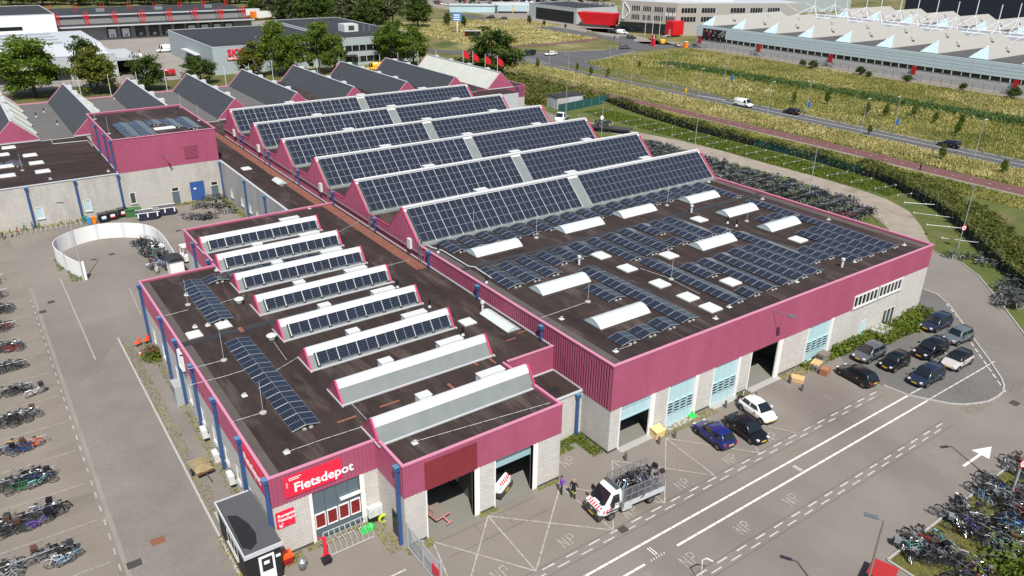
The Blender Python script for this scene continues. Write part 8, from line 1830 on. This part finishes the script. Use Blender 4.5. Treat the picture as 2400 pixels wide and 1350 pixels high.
# white exhibition hall
EX = thing('exhibition_hall', 'long pale blue exhibition hall with rows of cream tent-shaped roofs', 'exhibition hall', (230, 90, 0))
m = MB(); m.box(204, -90, -.1, 262, 177, 2.75); m.obj('wall', 'concrete_wall', EX); m = MB(); m.box(203.8, -90, 3.9, 262, 177.2, 7.7); m.box(204.2, -90, 2.75, 262, 177, 3.9, 1); m.obj('upper_wall', ['ice_panel', 'concrete_wall'], EX)
for i in range(48):
    y = 175.5-5.45*i; m = MB(); m.box(203.9, y-5.0, 2.8, 204.21, y, 3.85); wv = m.obj('window', 'dark_glass', EX); m = MB(); m.box(203.84, y-2.6, 2.8, 203.9, y-2.45, 3.85); m.box(203.84, y-5.2, 2.8, 203.9, y-4.95, 3.85); m.obj('mullion', 'white_frame', wv)
m = MB()
for z in (4.85, 5.8, 6.75): m.box(203.77, -90, z-.02, 203.8, 177, z+.02)
for i in range(50): m.box(203.775, 176-5.45*i, 3.9, 203.8, 176.06-5.45*i, 7.7)
m.obj('panel_joint', 'grey_shed', EX)
m = MB(); m.box(204.4, -90, 7.7, 330, 177, 7.76); m.obj('roof', 'hall_roof', EX)
def tent(x0, xr0, xr1, x1, y, hw_, z0, z1):
    m = MB(); m.face([(x0, y-hw_, z0), (x0, y+hw_, z0), (xr0, y, z1)]); m.obj('glass_hip', 'ice_glass', EX, fix=False)
    m = MB(); m.face([(x0, y-hw_, z0), (xr0, y, z1), (xr1, y, z1), (x1, y-hw_, z0)]); m.face([(x0, y+hw_, z0), (x1, y+hw_, z0), (xr1, y, z1), (xr0, y, z1)]); m.face([(x1, y-hw_, z0), (xr1, y, z1), (x1, y+hw_, z0)]); m.obj('tent_roof', 'cream_roof', EX, fix=False)
    m = MB()
    for i in range(1, 6): t = i/6; m.bar((x0-.02, y-hw_+2*hw_*t, z0+.05), (xr0, y+(2*t-1)*hw_*.02, z1+.05) if False else (x0+(xr0-x0)*(1-abs(2*t-1)), y-hw_+2*hw_*t, z0+(z1-z0)*(1-abs(2*t-1))+.05), .12, .08)
    m.obj('glazing_bar', 'white_steel', EX)
    for x in (xr0+9, xr1-9):
        m = MB(); m.lathe([(0, 0), (.95, 0), (.7, .9), (.25, 1.3), (0, 1.4)], (x, y-hw_*.55, z0+(z1-z0)*.45), n=10); m.obj('roof_cowl', 'concrete', EX)
for k in range(-11, 6): tent(206, 210.5, 250, 255, 101.4+14.55*k, 2.8, 7.76, 11.2)
for k in range(-10, 6): tent(285, 289, 322, 327, 96+14.55*k, 3.3, 7.76, 11.2)
ms = MB()
for k in range(-11, 6):
    y = 94+14.55*k
    for x in (262, 276):
        ms.tube([(x, y-2.2, 7.7), (x, y, 13.5)], .16, 6); ms.tube([(x, y+2.2, 7.7), (x, y, 13.5)], .16, 6); ms.tube([(x, y, 13.5), (x, y, 19)], .16, 6); ms.tube([(x, y, 13.5), (x-13, y+4, 8)], .09, 5); ms.tube([(x, y, 13.5), (x+13, y+4, 8)], .09, 5); ms.tube([(x, y, 13.5), (x-13, y-4, 8)], .09, 5)
        ms.tube([(x, y, 13.5), (x, y+7.3, 10.5), (x, y+14.5, 13.5)], .09, 5)
ms.obj('white_mast', 'white_steel', EX); m = MB(); m.box(260, -90, 7.76, 264, 176, 9.2); m.box(274, -90, 7.76, 278, 176, 9.0); m.obj('service_duct', 'white_steel', EX)
m = MB(); y0p, y1p = gx(1700, 82, 203.7), gx(1648, 78, 203.7); m.box(203.6, y0p.y, 3.6, 203.74, y1p.y, 6.9); bp_ = m.obj('poster', 'ink', EX); m = MB()
for i in range(16): yy_ = y0p.y+(y1p.y-y0p.y)*rnd.random()*.94; zz_ = 4.1+2*rnd.random(); m.box(203.55, yy_, zz_, 203.59, yy_+.7, zz_+.8*rnd.random()+.3, rnd.choice([0, 1]))
m.obj('poster_print', ['stripe_red', 'concrete'], bp_)['kind'] = 'stuff'
for u, v in ((1640, 95), (1778, 114), (1946, 138), (2141, 165), (2378, 205)):
    q = gx(u, v, 203.5); m = MB(); m.box(203.4, q.y-.6, 1.2, 203.8, q.y+.6, 3.7); dd_ = m.obj('red_door', 'car_red', EX); m = MB()
    for i in range(6): m.box(201.8, q.y-2.8+.45*i, 0, 203.4, q.y-2.4+.45*i, .2*i+.2)
    m.box(201.9, q.y-.6, 1.0, 203.4, q.y+2.5, 1.2); m.obj('stair', 'galv', dd_)
fn = thing('mesh_fence', 'dark wire mesh fence along the exhibition hall', 'fence', (199, 60, 0))
for i in range(88): m = MB(); y = 174-3*i; m.tube([(199.5, y, -.03), (199.5, y, 2.0)], .05, 5); m.obj('fence_post', 'iron', fn)
m = MB()
for z in (.1, .5, .9, 1.3, 1.7, 2.0): m.bar((199.5, 174, z), (199.5, -90, z), .04, .03)
m.obj('fence_wire', 'iron', fn)
nv = block_bld('navy_shed', 'huge dark navy shed beyond the tent roofs', 400, 20, 520, 205, 26, 'navy_shed', 'roof_dark', 'warehouse')
tl = block_bld('teal_shed', 'grey-blue shed beyond the tent roofs at the far left', 350, 250, 420, 330, 14, 'blue_grey_shed', 'ridge_grey', 'warehouse')
# substation, street fence, bus shelter, advertising board, toilets
b = g(1330, 250); ss = thing('substation', 'small grey concrete substation in the shrubs', 'substation', (86, 111.8, 0)); m = MB(); m.box(81.5, 109.5, 0, 89.5, 113.5, 2.9); m.obj('wall', 'concrete_wall', ss); m = MB(); m.box(81.3, 109.3, 2.9, 89.7, 113.7, 3.05); m.obj('roof', 'roof_dark', ss); m = MB(); m.box(81.42, 110.6, .1, 81.5, 112.6, 2.4); m.obj('door', 'blue_grey_shed', ss); m = MB(); m.box(85, 109.42, .1, 88.5, 109.5, 2.6); m.obj('louvre', 'alu_flat', ss)
sf = thing('street_fence', 'low dark rail fence along the street behind the rear hall', 'fence', (-30, 203, 0))
for i in range(30): m = MB(); x = -62+2.6*i; m.tube([(x, 204.8, 0), (x, 204.8, 1.3)], .05, 5); m.obj('fence_post', 'iron', sf)
m = MB(); m.bar((-62, 204.8, 1.25), (13, 204.8, 1.25), .06, .06); m.bar((-62, 204.8, .6), (13, 204.8, .6), .04, .04); m.obj('fence_rail', 'iron', sf)
b = g(1072, 78); t = thing('advertising_board', 'blue advertising board on a white post in the dry field', 'billboard', (b.x, b.y, 0), math.radians(-35)); m = MB(); m.box(-.2, -.2, 0, .2, .2, 5); L(m, 'post', 'white_steel', t); m = MB(); m.box(-1.9, -.25, 5, 1.9, .25, 8.2); L(m, 'board', 'sign_blue', t); m = MB()
for i in range(3): m.box(-1.5, -.3, 5.4+.9*i, 1.1, -.26, 5.8+.9*i)
L(m, 'print', 'sign_white', t)
b = g(1108, 87); t = thing('bus_shelter', 'glass bus shelter with red poster beside the far road', 'bus shelter', (b.x, b.y, 0), math.radians(-30)); m = MB(); m.box(-3.4, -.8, 2.4, 3.4, .8, 2.6); L(m, 'roof', 'ridge_grey', t); m = MB(); m.box(-3.3, .7, .2, 3.3, .76, 2.4); L(m, 'glass_wall', 'mid_glass', t); m = MB(); m.box(-3.4, -.7, .2, -3.25, .7, 2.4); L(m, 'poster', 'sign_red', t)
b = g(1606, 112); t = thing('portable_toilet', 'orange portable toilet with white roof at the hall corner', 'toilet', (b.x, b.y, 0)); m = MB(); m.box(-.65, -.65, 0, .65, .65, 2.1); L(m, 'cabin', 'bin_orange', t); m = MB(); m.box(-.7, -.7, 2.1, .7, .7, 2.35); L(m, 'roof', 'dome_white', t)
b = g(1550, 103); car('yellow van at the exhibition hall corner', (b.x, b.y), 60, 'car_yellow', 4.6, 1.9, 2.0, 2.9, 'van', name='panel_van', lowdet=True); b = g(1588, 109); car('silver car beside the orange toilet', (b.x, b.y), 60, 'car_silver', 4.2, 1.8, 1.45, 2.6, 'hatch', lowdet=True)
b = g(1530, 108); t = thing('red_totem', 'red and white totem sign by the forecourt', 'sign', (b.x, b.y, 0)); m = MB(); m.box(-.25, -.9, 0, .25, .9, 4); L(m, 'panel', 'sign_red', t); m = MB(); m.box(-.27, -.9, 2.8, .27, -.3, 4); L(m, 'white_field', 'sign_white', t)
for u, v in ((1511, 85), (1528, 87), (1544, 91)):
    b = g(u, v); t = thing('flagpole', 'white flagpole before the concrete office', 'flagpole', (b.x, b.y, 0), group='office flagpoles'); m = MB(); m.tube([(b.x, b.y, 0), (b.x, b.y, 9)], .1, 6); m.obj('pole', 'white_steel', t)
b = g(1607, 216); t = thing('keep_left_post', 'yellow keep-left post at the tip of the median', 'sign', (b.x, b.y, 0)); m = MB(); m.box(-.2, -.2, 0, .2, .2, 1.3); L(m, 'post', 'car_yellow', t); m = MB(); m.lathe([(0, 0), (.3, 0), (.3, .04), (0, .04)], (-.22, 0, 1.5), 'x', 14); L(m, 'disc', 'sign_blue', t)
